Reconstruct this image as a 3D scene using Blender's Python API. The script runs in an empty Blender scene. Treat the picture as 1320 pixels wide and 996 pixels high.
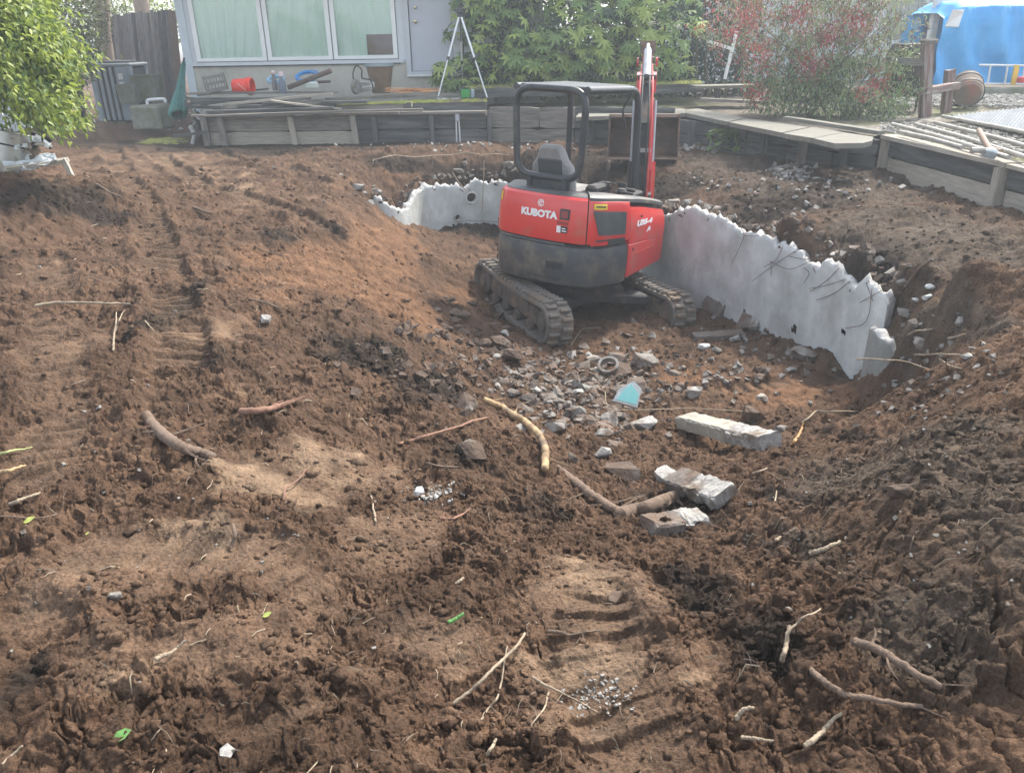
import bpy, math, random
import numpy as np
from mathutils import Vector, Matrix, Euler
random.seed(7); np.random.seed(7)
R = math.radians
sc = bpy.context.scene
C = sc.collection
# ------------------------------------------------------------------ camera
PITCH, ROLL, FPX, EYE = R(24.0), R(1.0), 1000.0, 1.65
Fv = Vector((0, math.cos(PITCH), -math.sin(PITCH)))
u0 = Vector((0, math.sin(PITCH), math.cos(PITCH))); r0 = Vector((1, 0, 0))
Rv = r0*math.cos(ROLL) - u0*math.sin(ROLL)
Uv = r0*math.sin(ROLL) + u0*math.cos(ROLL)
camd = bpy.data.cameras.new('camera'); cam = bpy.data.objects.new('camera', camd); C.objects.link(cam)
camd.sensor_width = 36; camd.lens = 36*FPX/1320; camd.clip_end = 2000; camd.clip_start = .05
m = Matrix((Rv, Uv, -Fv)).transposed().to_4x4(); m.translation = (0, 0, EYE); cam.matrix_world = m
sc.camera = cam
# ------------------------------------------------------------------ world, sun, exposure
SUN_EL, SUN_AZ = R(50), R(38)         # azimuth from +Y towards +X: a veiled sun stands ahead and to the right
w = bpy.data.worlds.new("World"); sc.world = w; w.use_nodes = True
nt = w.node_tree; bg = nt.nodes['Background']
sky = nt.nodes.new('ShaderNodeTexSky'); sky.sky_type = 'NISHITA'; sky.sun_disc = False
sky.sun_elevation = SUN_EL; sky.sun_rotation = SUN_AZ; sky.air_density = 1.0; sky.dust_density = 2.0; sky.ozone_density = 1.0
hs = nt.nodes.new('ShaderNodeHueSaturation'); hs.inputs['Saturation'].default_value = .45
nt.links.new(sky.outputs[0], hs.inputs['Color']); nt.links.new(hs.outputs[0], bg.inputs[0]); bg.inputs[1].default_value = .15
sund = bpy.data.lights.new('sun', 'SUN'); sund.energy = 2.1; sund.angle = R(4.5); sund.color = (1, .93, .82)
sun = bpy.data.objects.new('sun', sund); C.objects.link(sun)
sdir = Vector((math.sin(SUN_AZ)*math.cos(SUN_EL), math.cos(SUN_AZ)*math.cos(SUN_EL), math.sin(SUN_EL)))
sun.rotation_euler = sdir.to_track_quat('Z', 'Y').to_euler(); sun.location = sdir*40
sc.view_settings.view_transform = 'Standard'; sc.view_settings.look = 'None'
sc.view_settings.exposure = 1.62; sc.view_settings.gamma = 1
# ------------------------------------------------------------------ helpers
def ray(px, py):
    u = (px-660)/FPX; v = (498-py)/FPX
    return Fv + Rv*u + Uv*v
def PY(px, py, Y):                       # point on the photo ray at distance Y ahead
    d = ray(px, py); t = Y/d.y
    return Vector((d.x*t, Y, EYE+d.z*t))
def PZ(px, py, z):                       # point on the photo ray at height z
    d = ray(px, py); t = (z-EYE)/d.z
    return Vector((d.x*t, d.y*t, z))
def tag(o, label=None, cat=None, group=None, kind=None):
    if label: o['label'] = label
    if cat: o['category'] = cat
    if group: o['group'] = group
    if kind: o['kind'] = kind
    return o
def thing(name, label, cat, loc=(0, 0, 0), rz=0, group=None):
    o = bpy.data.objects.new(name, None); C.objects.link(o); o.empty_display_size = .1
    o.location = loc; o.rotation_euler = (0, 0, rz)
    return tag(o, label, cat, group)
class MB:
    def __init__(s): s.v = []; s.f = []; s.mi = []
    def add(s, vs, fs, mi=0):
        n = len(s.v); s.v += [tuple(p) for p in vs]; s.f += [tuple(i+n for i in f) for f in fs]; s.mi += [mi]*len(fs)
        return s
    def box(s, c, d, rot=None, jit=0, bev=0, mi=0):
        x, y, z = (k/2 for k in d); c = Vector(c)
        if bev:
            b = min(bev, x*.9, y*.9, z*.9); pts = []; 
            for sx in (-1, 1):
                for sy in (-1, 1):
                    for sz in (-1, 1):
                        pts += [(sx*(x-b), sy*(y-b), sz*z), (sx*(x-b), sy*y, sz*(z-b)), (sx*x, sy*(y-b), sz*(z-b))]
            vs = [Vector(p) for p in pts]
            def I(sx, sy, sz, k): return (((sx > 0)*2+(sy > 0))*2+(sz > 0))*3+k
            fs = []
            for sgn in (-1, 1):
                q = [(-1, -1), (1, -1), (1, 1), (-1, 1)]
                if sgn < 0: q = q[::-1]
                fs.append([I(a, b_, sgn, 0) for a, b_ in q])
                fs.append([I(b_, sgn, a, 1) for a, b_ in q])
                fs.append([I(sgn, a, b_, 2) for a, b_ in q])
            for a in (-1, 1):
                for b_ in (-1, 1):
                    fs.append([I(a, b_, -1, 1), I(a, b_, 1, 1), I(a, b_, 1, 2), I(a, b_, -1, 2)])
                    fs.append([I(-1, a, b_, 0), I(1, a, b_, 0), I(1, a, b_, 1), I(-1, a, b_, 1)])
                    fs.append([I(a, -1, b_, 0), I(a, 1, b_, 0), I(a, 1, b_, 2), I(a, -1, b_, 2)])
                    for c_ in (-1, 1): fs.append([I(a, b_, c_, k) for k in range(3)])
        else:
            vs = [Vector((sx*x, sy*y, sz*z)) for sx in (-1, 1) for sy in (-1, 1) for sz in (-1, 1)]
            fs = [(0, 1, 3, 2), (4, 6, 7, 5), (0, 4, 5, 1), (2, 3, 7, 6), (0, 2, 6, 4), (1, 5, 7, 3)]
        if jit: vs = [p+Vector([random.uniform(-jit, jit) for _ in range(3)]) for p in vs]
        if rot is not None:
            M = rot if isinstance(rot, Matrix) else Euler(rot).to_matrix()
            vs = [M @ p for p in vs]
        return s.add([p+c for p in vs], fs, mi)
    def tube(s, pts, r, n=8, cap=True, mi=0, flat=1.0):
        pts = [Vector(p) for p in pts]; rs = r if isinstance(r, (list, tuple)) else [r]*len(pts)
        vs = []; fs = []; prev = None
        for i, p in enumerate(pts):
            d = (pts[min(i+1, len(pts)-1)]-pts[max(i-1, 0)])
            if d.length < 1e-9: d = Vector((0, 0, 1))
            d.normalize()
            a = prev if prev is not None else (Vector((0, 0, 1)) if abs(d.z) < .9 else Vector((1, 0, 0)))
            x = (a-d*a.dot(d)); 
            if x.length < 1e-6: x = d.orthogonal()
            x.normalize(); y = d.cross(x); prev = x
            for k in range(n):
                t = 2*math.pi*k/n; vs.append(p+x*math.cos(t)*rs[i]+y*math.sin(t)*rs[i]*flat)
        for i in range(len(pts)-1):
            for k in range(n):
                k2 = (k+1) % n; fs.append((i*n+k, i*n+k2, (i+1)*n+k2, (i+1)*n+k))
        if cap: fs.append(tuple(range(n))[::-1]); fs.append(tuple((len(pts)-1)*n+k for k in range(n)))
        return s.add(vs, fs, mi)
    def lathe(s, prof, c=(0, 0, 0), n=20, rot=None, cap=True, mi=0):
        vs = []; fs = []; c = Vector(c); M = None
        if rot is not None: M = rot if isinstance(rot, Matrix) else Euler(rot).to_matrix()
        for r_, z in prof:
            for k in range(n):
                t = 2*math.pi*k/n; p = Vector((r_*math.cos(t), r_*math.sin(t), z))
                vs.append((M @ p if M else p)+c)
        for i in range(len(prof)-1):
            for k in range(n):
                k2 = (k+1) % n; fs.append((i*n+k, i*n+k2, (i+1)*n+k2, (i+1)*n+k))
        if cap:
            if prof[0][0] > 1e-4: fs.append(tuple(range(n))[::-1])
            if prof[-1][0] > 1e-4: fs.append(tuple((len(prof)-1)*n+k for k in range(n)))
        return s.add(vs, fs, mi)
    def prism(s, out, fn0, fn1, mi=0):   # outline points mapped by two functions to the two end faces
        n = len(out); vs = [fn0(p) for p in out]+[fn1(p) for p in out]
        fs = [tuple(range(n))[::-1], tuple(range(n, 2*n))]+[(i, (i+1) % n, n+(i+1) % n, n+i) for i in range(n)]
        return s.add(vs, fs, mi)
    def build(s, name, mat, parent=None, smooth=None, off=None, kind=None, loc=None, rot=None):
        me = bpy.data.meshes.new(name)
        v = s.v
        if off is not None: v = [(p[0]-off[0], p[1]-off[1], p[2]-off[2]) for p in v]
        me.from_pydata(v, [], s.f)
        ms = mat if isinstance(mat, (list, tuple)) else [mat]
        for q in ms: me.materials.append(q)
        if len(ms) > 1: me.polygons.foreach_set('material_index', s.mi)
        me.update()
        if smooth is not None:
            me.polygons.foreach_set('use_smooth', [True]*len(s.f))
            try: me.set_sharp_from_angle(angle=R(smooth))
            except Exception: pass
        o = bpy.data.objects.new(name, me); C.objects.link(o)
        if parent: o.parent = parent
        if loc is not None: o.location = loc
        if rot is not None: o.rotation_euler = rot
        if kind: o['kind'] = kind
        return o
def fixn(o):
    import bmesh
    b = bmesh.new(); b.from_mesh(o.data); bmesh.ops.recalc_face_normals(b, faces=b.faces); b.to_mesh(o.data); b.free(); return o
def npmesh(name, V, F, mat, smooth=False, parent=None, kind=None, cols=None, midx=None):
    """fast mesh from numpy vertex array and an (n,3|4) face array"""
    me = bpy.data.meshes.new(name); k = F.shape[1]
    me.vertices.add(len(V)); me.vertices.foreach_set('co', V.astype(np.float32).ravel())
    me.loops.add(F.size); me.loops.foreach_set('vertex_index', F.astype(np.int32).ravel())
    me.polygons.add(len(F)); me.polygons.foreach_set('loop_start', np.arange(0, F.size, k, dtype=np.int32))
    for q in (mat if isinstance(mat, (list, tuple)) else [mat]): me.materials.append(q)
    if midx is not None: me.polygons.foreach_set('material_index', midx.astype(np.int32))
    if smooth: me.polygons.foreach_set('use_smooth', np.ones(len(F), dtype=bool))
    me.update(calc_edges=True)
    if cols is not None:
        a = me.color_attributes.new('soil', 'FLOAT_COLOR', 'POINT')
        cc = np.ones((len(V), 4), np.float32); cc[:, :3] = cols; a.data.foreach_set('color', cc.ravel())
    o = bpy.data.objects.new(name, me); C.objects.link(o)
    if parent: o.parent = parent
    if kind: o['kind'] = kind
    return o
# ------------------------------------------------------------------ materials
MATS = {}
def mat(name, c1, c2=None, scale=8, rough=.7, bump=.0, bscale=None, metal=0, stretch=(1, 1, 1), c3=None, c3s=2.5, c3f=(.5, .65), alpha=None, spec=.5, coat=0, trans=0, detail=6, vc=None, objvar=0.0, wcoord=False):
    if name in MATS: return MATS[name]
    m = bpy.data.materials.new(name); m.use_nodes = True; n = m.node_tree; N = n.nodes; L = n.links
    b = N['Principled BSDF']; MATS[name] = m
    b.inputs['Roughness'].default_value = rough; b.inputs['Metallic'].default_value = metal
    b.inputs['Specular IOR Level'].default_value = spec
    if coat: b.inputs['Coat Weight'].default_value = coat; b.inputs['Coat Roughness'].default_value = .25
    if trans: b.inputs['Transmission Weight'].default_value = trans
    if alpha: b.inputs['Alpha'].default_value = alpha
    tc = N.new('ShaderNodeTexCoord'); mp = N.new('ShaderNodeMapping'); mp.inputs['Scale'].default_value = stretch
    if wcoord:
        g = N.new('ShaderNodeNewGeometry'); L.new(g.outputs['Position'], mp.inputs[0])
    else:
        oi = N.new('ShaderNodeObjectInfo'); ad = N.new('ShaderNodeVectorMath'); ad.operation = 'ADD'
        mu = N.new('ShaderNodeMath'); mu.operation = 'MULTIPLY'; mu.inputs[1].default_value = 37.0
        L.new(oi.outputs['Random'], mu.inputs[0]); L.new(tc.outputs['Object'], ad.inputs[0]); L.new(mu.outputs[0], ad.inputs[1])
        L.new(ad.outputs[0], mp.inputs[0])
    def noise(sc_, det=detail, ro=.6):
        t = N.new('ShaderNodeTexNoise'); t.inputs['Scale'].default_value = sc_; t.inputs['Detail'].default_value = det
        t.inputs['Roughness'].default_value = ro; L.new(mp.outputs[0], t.inputs['Vector']); return t
    def mix(f, a, bb):
        x = N.new('ShaderNodeMix'); x.data_type = 'RGBA'
        if isinstance(f, float): x.inputs[0].default_value = f
        else: L.new(f, x.inputs[0])
        for k, q in ((6, a), (7, bb)):
            if isinstance(q, tuple): x.inputs[k].default_value = (*q, 1)
            else: L.new(q, x.inputs[k])
        return x.outputs[2]
    def ramp(src, a, c):
        r = N.new('ShaderNodeMapRange'); r.inputs[1].default_value = a; r.inputs[2].default_value = c; L.new(src, r.inputs[0]); return r.outputs[0]
    if c2 is None: c2 = tuple(k*.75 for k in c1)
    t1 = noise(scale); col = mix(ramp(t1.outputs[0], .32, .68), c1, c2)
    if vc:
        at = N.new('ShaderNodeAttribute'); at.attribute_name = vc
        mm = N.new('ShaderNodeMix'); mm.data_type = 'RGBA'; mm.blend_type = 'MULTIPLY'; mm.inputs[0].default_value = 1
        L.new(col, mm.inputs[6]); b.inputs['Specular IOR Level'].default_value = .12; L.new(at.outputs[0], mm.inputs[7]); col = mm.outputs[2]
        t9 = noise(85, 4, .7); mr = N.new('ShaderNodeMapRange'); mr.inputs[1].default_value = .3; mr.inputs[2].default_value = .7; mr.inputs[3].default_value = .5; mr.inputs[4].default_value = 1.45; L.new(t9.outputs[0], mr.inputs[0]); vm = N.new('ShaderNodeVectorMath'); vm.operation = 'SCALE'; L.new(col, vm.inputs[0]); L.new(mr.outputs[0], vm.inputs['Scale']); col = vm.outputs[0]  # fine speckle puts dark crevices and light clod tops into the colour
    if c3 is not None:
        t2 = noise(c3s); col = mix(ramp(t2.outputs[0], *c3f), col, c3)
    if objvar:
        oi2 = N.new('ShaderNodeObjectInfo'); hv = N.new('ShaderNodeHueSaturation'); r = N.new('ShaderNodeMapRange')
        r.inputs[3].default_value = 1-objvar; r.inputs[4].default_value = 1+objvar; L.new(oi2.outputs['Random'], r.inputs[0])
        L.new(r.outputs[0], hv.inputs['Value']); L.new(col, hv.inputs['Color']); col = hv.outputs[0]
    L.new(col, b.inputs['Base Color'])
    if bump:
        t3 = noise(bscale or scale*3, 8, .65); bp = N.new('ShaderNodeBump'); bp.inputs['Strength'].default_value = min(1, bump)
        bp.inputs['Distance'].default_value = .02; L.new(t3.outputs[0], bp.inputs['Height']); L.new(bp.outputs[0], b.inputs['Normal'])
    return m
def leafmat(name, c1, c2, scale=3, rough=.5, tr=.3):
    m = mat(name, c1, c2, scale, rough, wcoord=True); n = m.node_tree
    b = n.nodes['Principled BSDF']; out = n.nodes['Material Output']
    t = n.nodes.new('ShaderNodeBsdfTranslucent'); mx = n.nodes.new('ShaderNodeMixShader'); mx.inputs[0].default_value = tr
    n.links.new(b.inputs['Base Color'].links[0].from_socket, t.inputs[0])
    n.links.new(b.outputs[0], mx.inputs[1]); n.links.new(t.outputs[0], mx.inputs[2]); n.links.new(mx.outputs[0], out.inputs[0])
    return m
# ------------------------------------------------------------------ numpy noise
_rg = np.random.RandomState(3)
_ga = _rg.rand(256, 256)*2*np.pi; _gx, _gy = np.cos(_ga), np.sin(_ga)
_wx, _wy, _wr = _rg.rand(256, 256), _rg.rand(256, 256), _rg.rand(256, 256)
def perlin(x, y, s=0):
    x = x+s*17.3; y = y+s*9.7; xi = np.floor(x).astype(int); yi = np.floor(y).astype(int); fx = x-xi; fy = y-yi
    def g(a, b): i, j = (xi+a) & 255, (yi+b) & 255; return _gx[i, j]*(fx-a)+_gy[i, j]*(fy-b)
    u = fx*fx*fx*(fx*(fx*6-15)+10); v = fy*fy*fy*(fy*(fy*6-15)+10)
    a = g(0, 0); b = g(1, 0); c = g(0, 1); d = g(1, 1)
    return ((a+(b-a)*u)*(1-v)+(c+(d-c)*u)*v)*1.5
def fbm(x, y, o=4, s=0, g=.5):
    r = 0; a = 1
    for k in range(o): r = r+a*perlin(x*2**k, y*2**k, s+k*3); a *= g
    return r
def clods(x, y, s=0):                    # rounded lumps of uneven size, 0..1
    x = x+s*13.1; y = y+s*7.9; xi = np.floor(x).astype(int); yi = np.floor(y).astype(int); r = np.zeros_like(x)
    for a in (-1, 0, 1):
        for b in (-1, 0, 1):
            i, j = (xi+a) & 255, (yi+b) & 255
            d2 = (xi+a+_wx[i, j]-x)**2+(yi+b+_wy[i, j]-y)**2; rad = .25+.6*_wr[i, j]
            r = np.maximum(r, np.sqrt(np.clip(1-d2/rad**2, 0, 1))*rad)
    return r
def flakes(x, y, s=0, tilt=1.0):          # broken angular pieces: every cell a tilted facet at its own height, about -.5..+.5
    x = x+s*11.3; y = y+s*5.9; xi = np.floor(x).astype(int); yi = np.floor(y).astype(int); bd = np.full(x.shape, 9.0); r = np.zeros_like(x)
    for a in (-1, 0, 1):
        for b in (-1, 0, 1):
            i, j = (xi+a) & 255, (yi+b) & 255; dx, dy = x-(xi+a+_wx[i, j]), y-(yi+b+_wy[i, j]); d2 = dx*dx+dy*dy; h = _wr[i, j]-.5+tilt*(dx*_gx[i, j]+dy*_gy[i, j])-.5*d2; k = d2 < bd; bd = np.where(k, d2, bd); r = np.where(k, h, r)
    return r
def sstep(a, b, x): t = np.clip((x-a)/(b-a), 0, 1); return t*t*(3-2*t)
NCOL, NROW = 900, 950
# ------------------------------------------------------------------ the plan of the pool wall (photo ray, distance) -> crest points
WALLN = [(478,252,10.9),(490,257,10.85),(503,264,10.9),(514,271,11.05),(522,269,11.25),(530,262,11.5),(536,249,11.75),(548,241,12.0),(575,238,12.25),(600,241,12.35),
 (612,232,12.4),(628,233,12.4),(655,236,12.35),(690,240,12.1),(740,250,11.5),(790,262,10.8),(825,272,10.2),(848,279,9.7),(870,272,9.35),(895,270,9.0),(930,284,8.6),
 (960,297,8.25),(985,301,7.95),(1005,314,7.7),(1030,324,7.4),(1040,342,7.3),(1060,336,7.05),(1085,350,6.75),(1102,366,6.5),(1116,362,6.35),(1128,378,6.2),(1150,384,5.98)]
WP = [PY(*q) for q in WALLN]
# common ground points (px, py, z)
COMMON = [(0,1040,0),(300,1040,0),(660,1040,-.02),(1000,1040,0),(1320,1040,.1),(0,850,0),(250,850,-.02),(500,850,-.05),(700,850,-.1),(850,850,-.06),(1000,850,.03),(1150,860,.08),(1320,850,.2),
 (0,700,0),(200,700,-.03),(400,700,-.08),(600,700,-.2),(750,720,-.3),(880,740,-.25),(1000,700,-.15),(1120,690,.12),(1230,700,.26),(1320,700,.34),
 (0,600,.02),(150,600,0),(300,600,-.1),(450,600,-.2),(570,600,-.34),(640,560,-.55),(690,620,-.5),(760,640,-.55),(860,640,-.62),(960,640,-.5),(1060,620,-.3),(1120,600,-.2),(1200,600,.27),(1320,600,.35),
 (0,500,.03),(150,500,0),(300,500,-.1),(420,500,-.2),(520,480,-.42),(600,500,-.72),(680,520,-.92),(760,540,-.95),(850,570,-.88),(940,590,-.75),(1030,570,-.75),(1110,545,-.7),(1180,545,-.12),(1240,530,.10),(1320,510,.2),
 (0,400,.1),(150,400,.03),(300,400,-.05),(400,400,-.2),(480,400,-.45),(560,430,-.78),
 (0,300,.2),(130,300,.04),(250,300,0),(350,300,-.02),(420,300,-.14),(0,235,.5),(60,225,.4),(140,240,.06),(250,240,0),(350,240,0),(430,245,-.06),
 (120,195,.1),(250,200,0),(350,200,0),(450,205,0),(100,150,.2),(180,160,.1),(140,118,.35),(60,150,.3),(250,186,0),(360,184,0),(470,184,0),(1320,440,.12),(1260,445,.0)]
IN = [(500,330,-.52),(560,310,-.95),(545,289,-.97),(600,300,-1.05),(655,300,-1.1),(620,340,-1.15),(560,370,-.85),(640,400,-1.2),(700,380,-1.25),(735,447,-1.26),(780,330,-1.3),(850,372,-1.3),(890,440,-1.26),(850,400,-1.27),
 (900,385,-1.28),(940,410,-1.25),(1000,440,-1.2),(1060,462,-1.08),(1105,485,-1.14),(1090,520,-1.05),(1108,512,-1.1),(1135,505,-1.0),(1070,500,-1.05),(800,490,-1.18),(900,500,-1.15),(1000,500,-1.08),(700,480,-1.1),(620,440,-1.0)]
OUT = [(570,183,0),(660,183,0),(760,187,0),(860,187,0),(960,195,0),(1050,207,0),(1140,224,0),(1210,243,0),(1285,270,0),(1320,290,0),
 (500,203,0),(560,200,-.02),(620,202,-.04),(680,205,-.04),(760,207,-.03),(860,210,-.02),(960,225,0),(1040,245,0),(1120,270,.02),(1200,300,.03),(1300,340,.05),
 (470,235,-.12),(520,240,-.2),(930,260,-.12),(1000,290,-.1),(1080,325,-.1),(1150,350,-.08),(1220,380,-.05),(1180,400,-.25),(1150,415,-.42),(1175,445,-.45),(1180,482,-.62),(1160,515,-.85)]
def toW(l): return [PZ(a, b, c) for a, b, c in l]
cw = toW(COMMON)
for x, y, z in ((-12,20,.3),(-20,30,.4),(0,30,.35),(12,30,.35),(25,25,.3),(14,12,.3),(14,5,.3),(20,-5,.2),(0,-8,.1),(-14,-5,.2),(-12,6,.4),(-12,12,.3),(2,20,.3),(6.5,10,.0),(6.3,8,.0),(6.0,5.5,.15),(3.5,1.5,.2),(-3,1,0),(-2,-1,0),(2,-1,.1)): cw.append(Vector((x, y, z)))
wout = [Vector((p.x, p.y, p.z-.03+.05*math.sin(k*2.3))) for k, p in enumerate(WP[::2])]
class TPS:
    def __init__(s, pts, lam=.02):
        P = np.array([tuple(p) for p in pts]); s.X = P[:, :2]; n = len(P)
        K = s.k(s.X, s.X)+lam*np.eye(n)*.2; Q = np.hstack([np.ones((n, 1)), s.X]); A = np.zeros((n+3, n+3)); A[:n, :n] = K; A[:n, n:] = Q; A[n:, :n] = Q.T
        s.c = np.linalg.solve(A, np.concatenate([P[:, 2], np.zeros(3)]))
    def k(s, A, B):
        d2 = (A[:, None, 0]-B[None, :, 0])**2+(A[:, None, 1]-B[None, :, 1])**2
        return np.sqrt(d2+.02)            # linear kernel: tight, little overshoot
    def __call__(s, x, y):
        X = np.stack([x.ravel(), y.ravel()], 1); o = np.empty(len(X)); n = len(s.X)
        for i in range(0, len(X), 40000):
            q = X[i:i+40000]; o[i:i+40000] = s.k(q, s.X) @ s.c[:n]+s.c[n]+q @ s.c[n+1:]
        return o.reshape(x.shape)
FIN = TPS(cw+toW(IN)); FOUT = TPS(cw+toW(OUT)+wout)
# closed outline: the wall, then back round over ground both fields share
close = [PZ(1150,400,-.36), PZ(1128,428,-.5), PZ(1160,476,-.66), PZ(1140,515,-.85), PZ(1060,560,-.75), PZ(900,600,-.75), PZ(700,590,-.7), PZ(560,480,-.6), PZ(440,380,-.3), PZ(420,300,-.14), PZ(455,258,-.1)]
POLY = np.array([(p.x, p.y) for p in WP]+[(p.x, p.y) for p in close]); NW = len(WP)
def sdist(x, y):
    """signed distance to the outline (positive outside) and 1 where the nearest edge is wall"""
    sh = x.shape; x = x.ravel(); y = y.ravel(); best = np.full(len(x), 1e9); iw = np.zeros(len(x), bool); ins = np.zeros(len(x), bool); n = len(POLY)
    for i in range(n):
        ax, ay = POLY[i]; bx, by = POLY[(i+1) % n]; dx, dy = bx-ax, by-ay
        t = np.clip(((x-ax)*dx+(y-ay)*dy)/(dx*dx+dy*dy), 0, 1); d = (x-ax-t*dx)**2+(y-ay-t*dy)**2
        k = d < best; best = np.where(k, d, best); iw = np.where(k, i < NW-1, iw)
        cr = ((ay > y) != (by > y)) & (x < (bx-ax)*(y-ay)/(by-ay+1e-12)+ax); ins ^= cr
    d = np.sqrt(best); return np.where(ins, -d, d).reshape(sh), iw.reshape(sh)
def basez(x, y):
    d, iw = sdist(x, y); lo, hi = np.where(iw, .03, -.35), np.where(iw, .13, .35)
    t = np.clip((d-lo)/(hi-lo), 0, 1); w_ = t*t*(3-2*t)
    return FIN(x, y)*(1-w_)+FOUT(x, y)*w_
def G(px, py, n=500):                     # photo ray hits the bare ground
    d = ray(px, py); t = np.geomspace(1.0, 40, n); x = d.x*t; y = d.y*t; z = EYE+d.z*t; h = basez(x, y); k = np.argmax(z < h)
    if k == 0: k = n-1
    a = (z[k-1]-h[k-1]); b = (h[k]-z[k]); s = a/(a+b+1e-9); tt = t[k-1]+(t[k]-t[k-1])*s
    return Vector((d.x*tt, d.y*tt, EYE+d.z*tt))
# ------------------------------------------------------------------ soil regions (their own colour, set by what soil lies where)
_SP = {}
def spots(x, y, L):
    r = np.zeros_like(x)
    if id(L) not in _SP:
        q = []
        for px, py, rx, ry, s in L: p = G(px, py); a = G(px+rx, py); b = G(px, py-ry); q.append((p, max(.08, abs(a.x-p.x)), max(.08, abs(b.y-p.y)), s))
        _SP[id(L)] = q
    for p, sx, sy, s in _SP[id(L)]:
        r = np.maximum(r, s*np.exp(-(((x-p.x)/sx)**2+((y-p.y)/sy)**2)*1.0))
    return r
ORANGE = [(420,340,90,40,1.0),(330,330,50,20,.8),(500,320,60,40,1),(520,400,80,30,.9),(360,380,60,20,.6),(600,380,40,30,.7),(1000,500,90,25,.8),(880,480,60,25,.7),(920,400,50,20,.7),(1080,500,40,20,.8),(500,225,50,16,.6),(450,235,40,15,.6),(760,450,60,20,.4),(310,360,50,30,.6),(200,420,90,30,.25)]
TAN = [(330,620,90,25,1.0),(420,600,70,25,.9),(400,650,50,20,.5),(760,760,60,30,.9),(770,860,90,35,.9),(880,880,60,25,.6),(230,690,90,30,.7),(130,720,60,25,.6),(220,205,50,9,.65),(150,160,40,14,.7),(300,240,60,12,.6),(430,790,60,25,.35),(160,890,60,15,.5),(300,340,30,10,.3),(250,430,60,12,.35),(470,680,60,20,.3),(1220,450,60,10,.7),(660,740,40,20,.4),(90,760,70,20,.4),(280,225,60,10,.5),(560,830,60,20,.3)]
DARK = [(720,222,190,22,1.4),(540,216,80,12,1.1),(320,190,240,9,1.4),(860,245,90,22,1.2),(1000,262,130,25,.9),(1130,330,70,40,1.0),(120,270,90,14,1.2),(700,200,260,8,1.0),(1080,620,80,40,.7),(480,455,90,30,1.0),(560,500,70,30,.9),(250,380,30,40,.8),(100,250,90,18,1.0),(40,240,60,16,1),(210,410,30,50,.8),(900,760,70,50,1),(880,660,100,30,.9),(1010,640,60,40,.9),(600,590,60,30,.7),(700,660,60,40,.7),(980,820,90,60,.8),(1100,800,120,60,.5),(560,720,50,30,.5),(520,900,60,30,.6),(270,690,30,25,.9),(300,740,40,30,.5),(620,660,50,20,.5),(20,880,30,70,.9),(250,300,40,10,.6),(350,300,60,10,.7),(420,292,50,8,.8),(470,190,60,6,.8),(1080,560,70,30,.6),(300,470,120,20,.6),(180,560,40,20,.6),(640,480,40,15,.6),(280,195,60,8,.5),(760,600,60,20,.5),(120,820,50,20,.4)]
PACK = [(200,720,160,60,1),(130,850,60,60,.7),(500,690,90,50,.8),(760,770,110,50,1),(780,880,150,50,1),(900,850,70,40,.6),(400,610,130,40,1),(330,830,120,50,.7),(560,820,90,40,.8),(230,200,120,25,1),(330,250,120,25,.5),(100,450,90,60,.5),(260,430,90,30,.6),(1220,450,90,14,1),(520,640,60,30,.6),(1180,300,120,20,.7),(450,860,60,30,.5)]
GREY = [(1250,600,140,120,1),(1200,800,150,100,.9),(1050,700,80,60,.7),(1230,400,100,60,1),(1170,430,50,50,1),(1050,230,160,30,1),(1200,300,160,50,1),(950,210,100,16,1),(1200,420,120,50,.8),(1250,550,140,50,.7),(1180,680,160,90,.6),(700,210,150,12,.7),(760,490,80,20,.6),(700,500,50,25,.6),(1250,800,120,100,.5),(500,450,50,20,.4),(880,240,60,20,.8)]
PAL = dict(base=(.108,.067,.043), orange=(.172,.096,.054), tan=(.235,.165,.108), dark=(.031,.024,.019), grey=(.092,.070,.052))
def fields(x, y):
    n1 = fbm(x*1.3, y*1.3, 5, 1); n2 = fbm(x*2.7, y*2.7, 5, 5); n3 = fbm(x*6, y*6, 4, 9)
    o = spots(x, y, ORANGE); t = spots(x, y, TAN); d = spots(x, y, DARK); g = spots(x, y, GREY)
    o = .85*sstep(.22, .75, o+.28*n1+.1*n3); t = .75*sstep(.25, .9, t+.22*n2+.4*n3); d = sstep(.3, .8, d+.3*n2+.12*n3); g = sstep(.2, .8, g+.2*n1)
    return o, t, d, g, n1, n2, n3
def pack(x, y, n2, n3): return sstep(.3, .62, spots(x, y, PACK)+.3*n2+.15*n3)
def soilcol(x, y, F=None):
    o, t, d, g, n1, n2, n3 = F or fields(x, y); P = {k: np.array(v) for k, v in PAL.items()}
    pk = pack(x, y, n2, n3); c = P['base'][None, :]*(1+.35*n2+.2*n1)[:, None]; c = c*(1-pk[:, None]*.5)+np.array([.150, .099, .065])[None]*(1+.15*n3)[:, None]*pk[:, None]*.5
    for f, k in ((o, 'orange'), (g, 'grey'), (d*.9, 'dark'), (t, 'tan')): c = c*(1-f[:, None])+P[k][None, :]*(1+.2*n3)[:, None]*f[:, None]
    cov = (tracks(x, y)[1]*.35)[:, None]; c = c*(1-cov)+np.array([.165, .115, .078])[None]*cov
    return np.clip(c, .01, .6)
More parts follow.
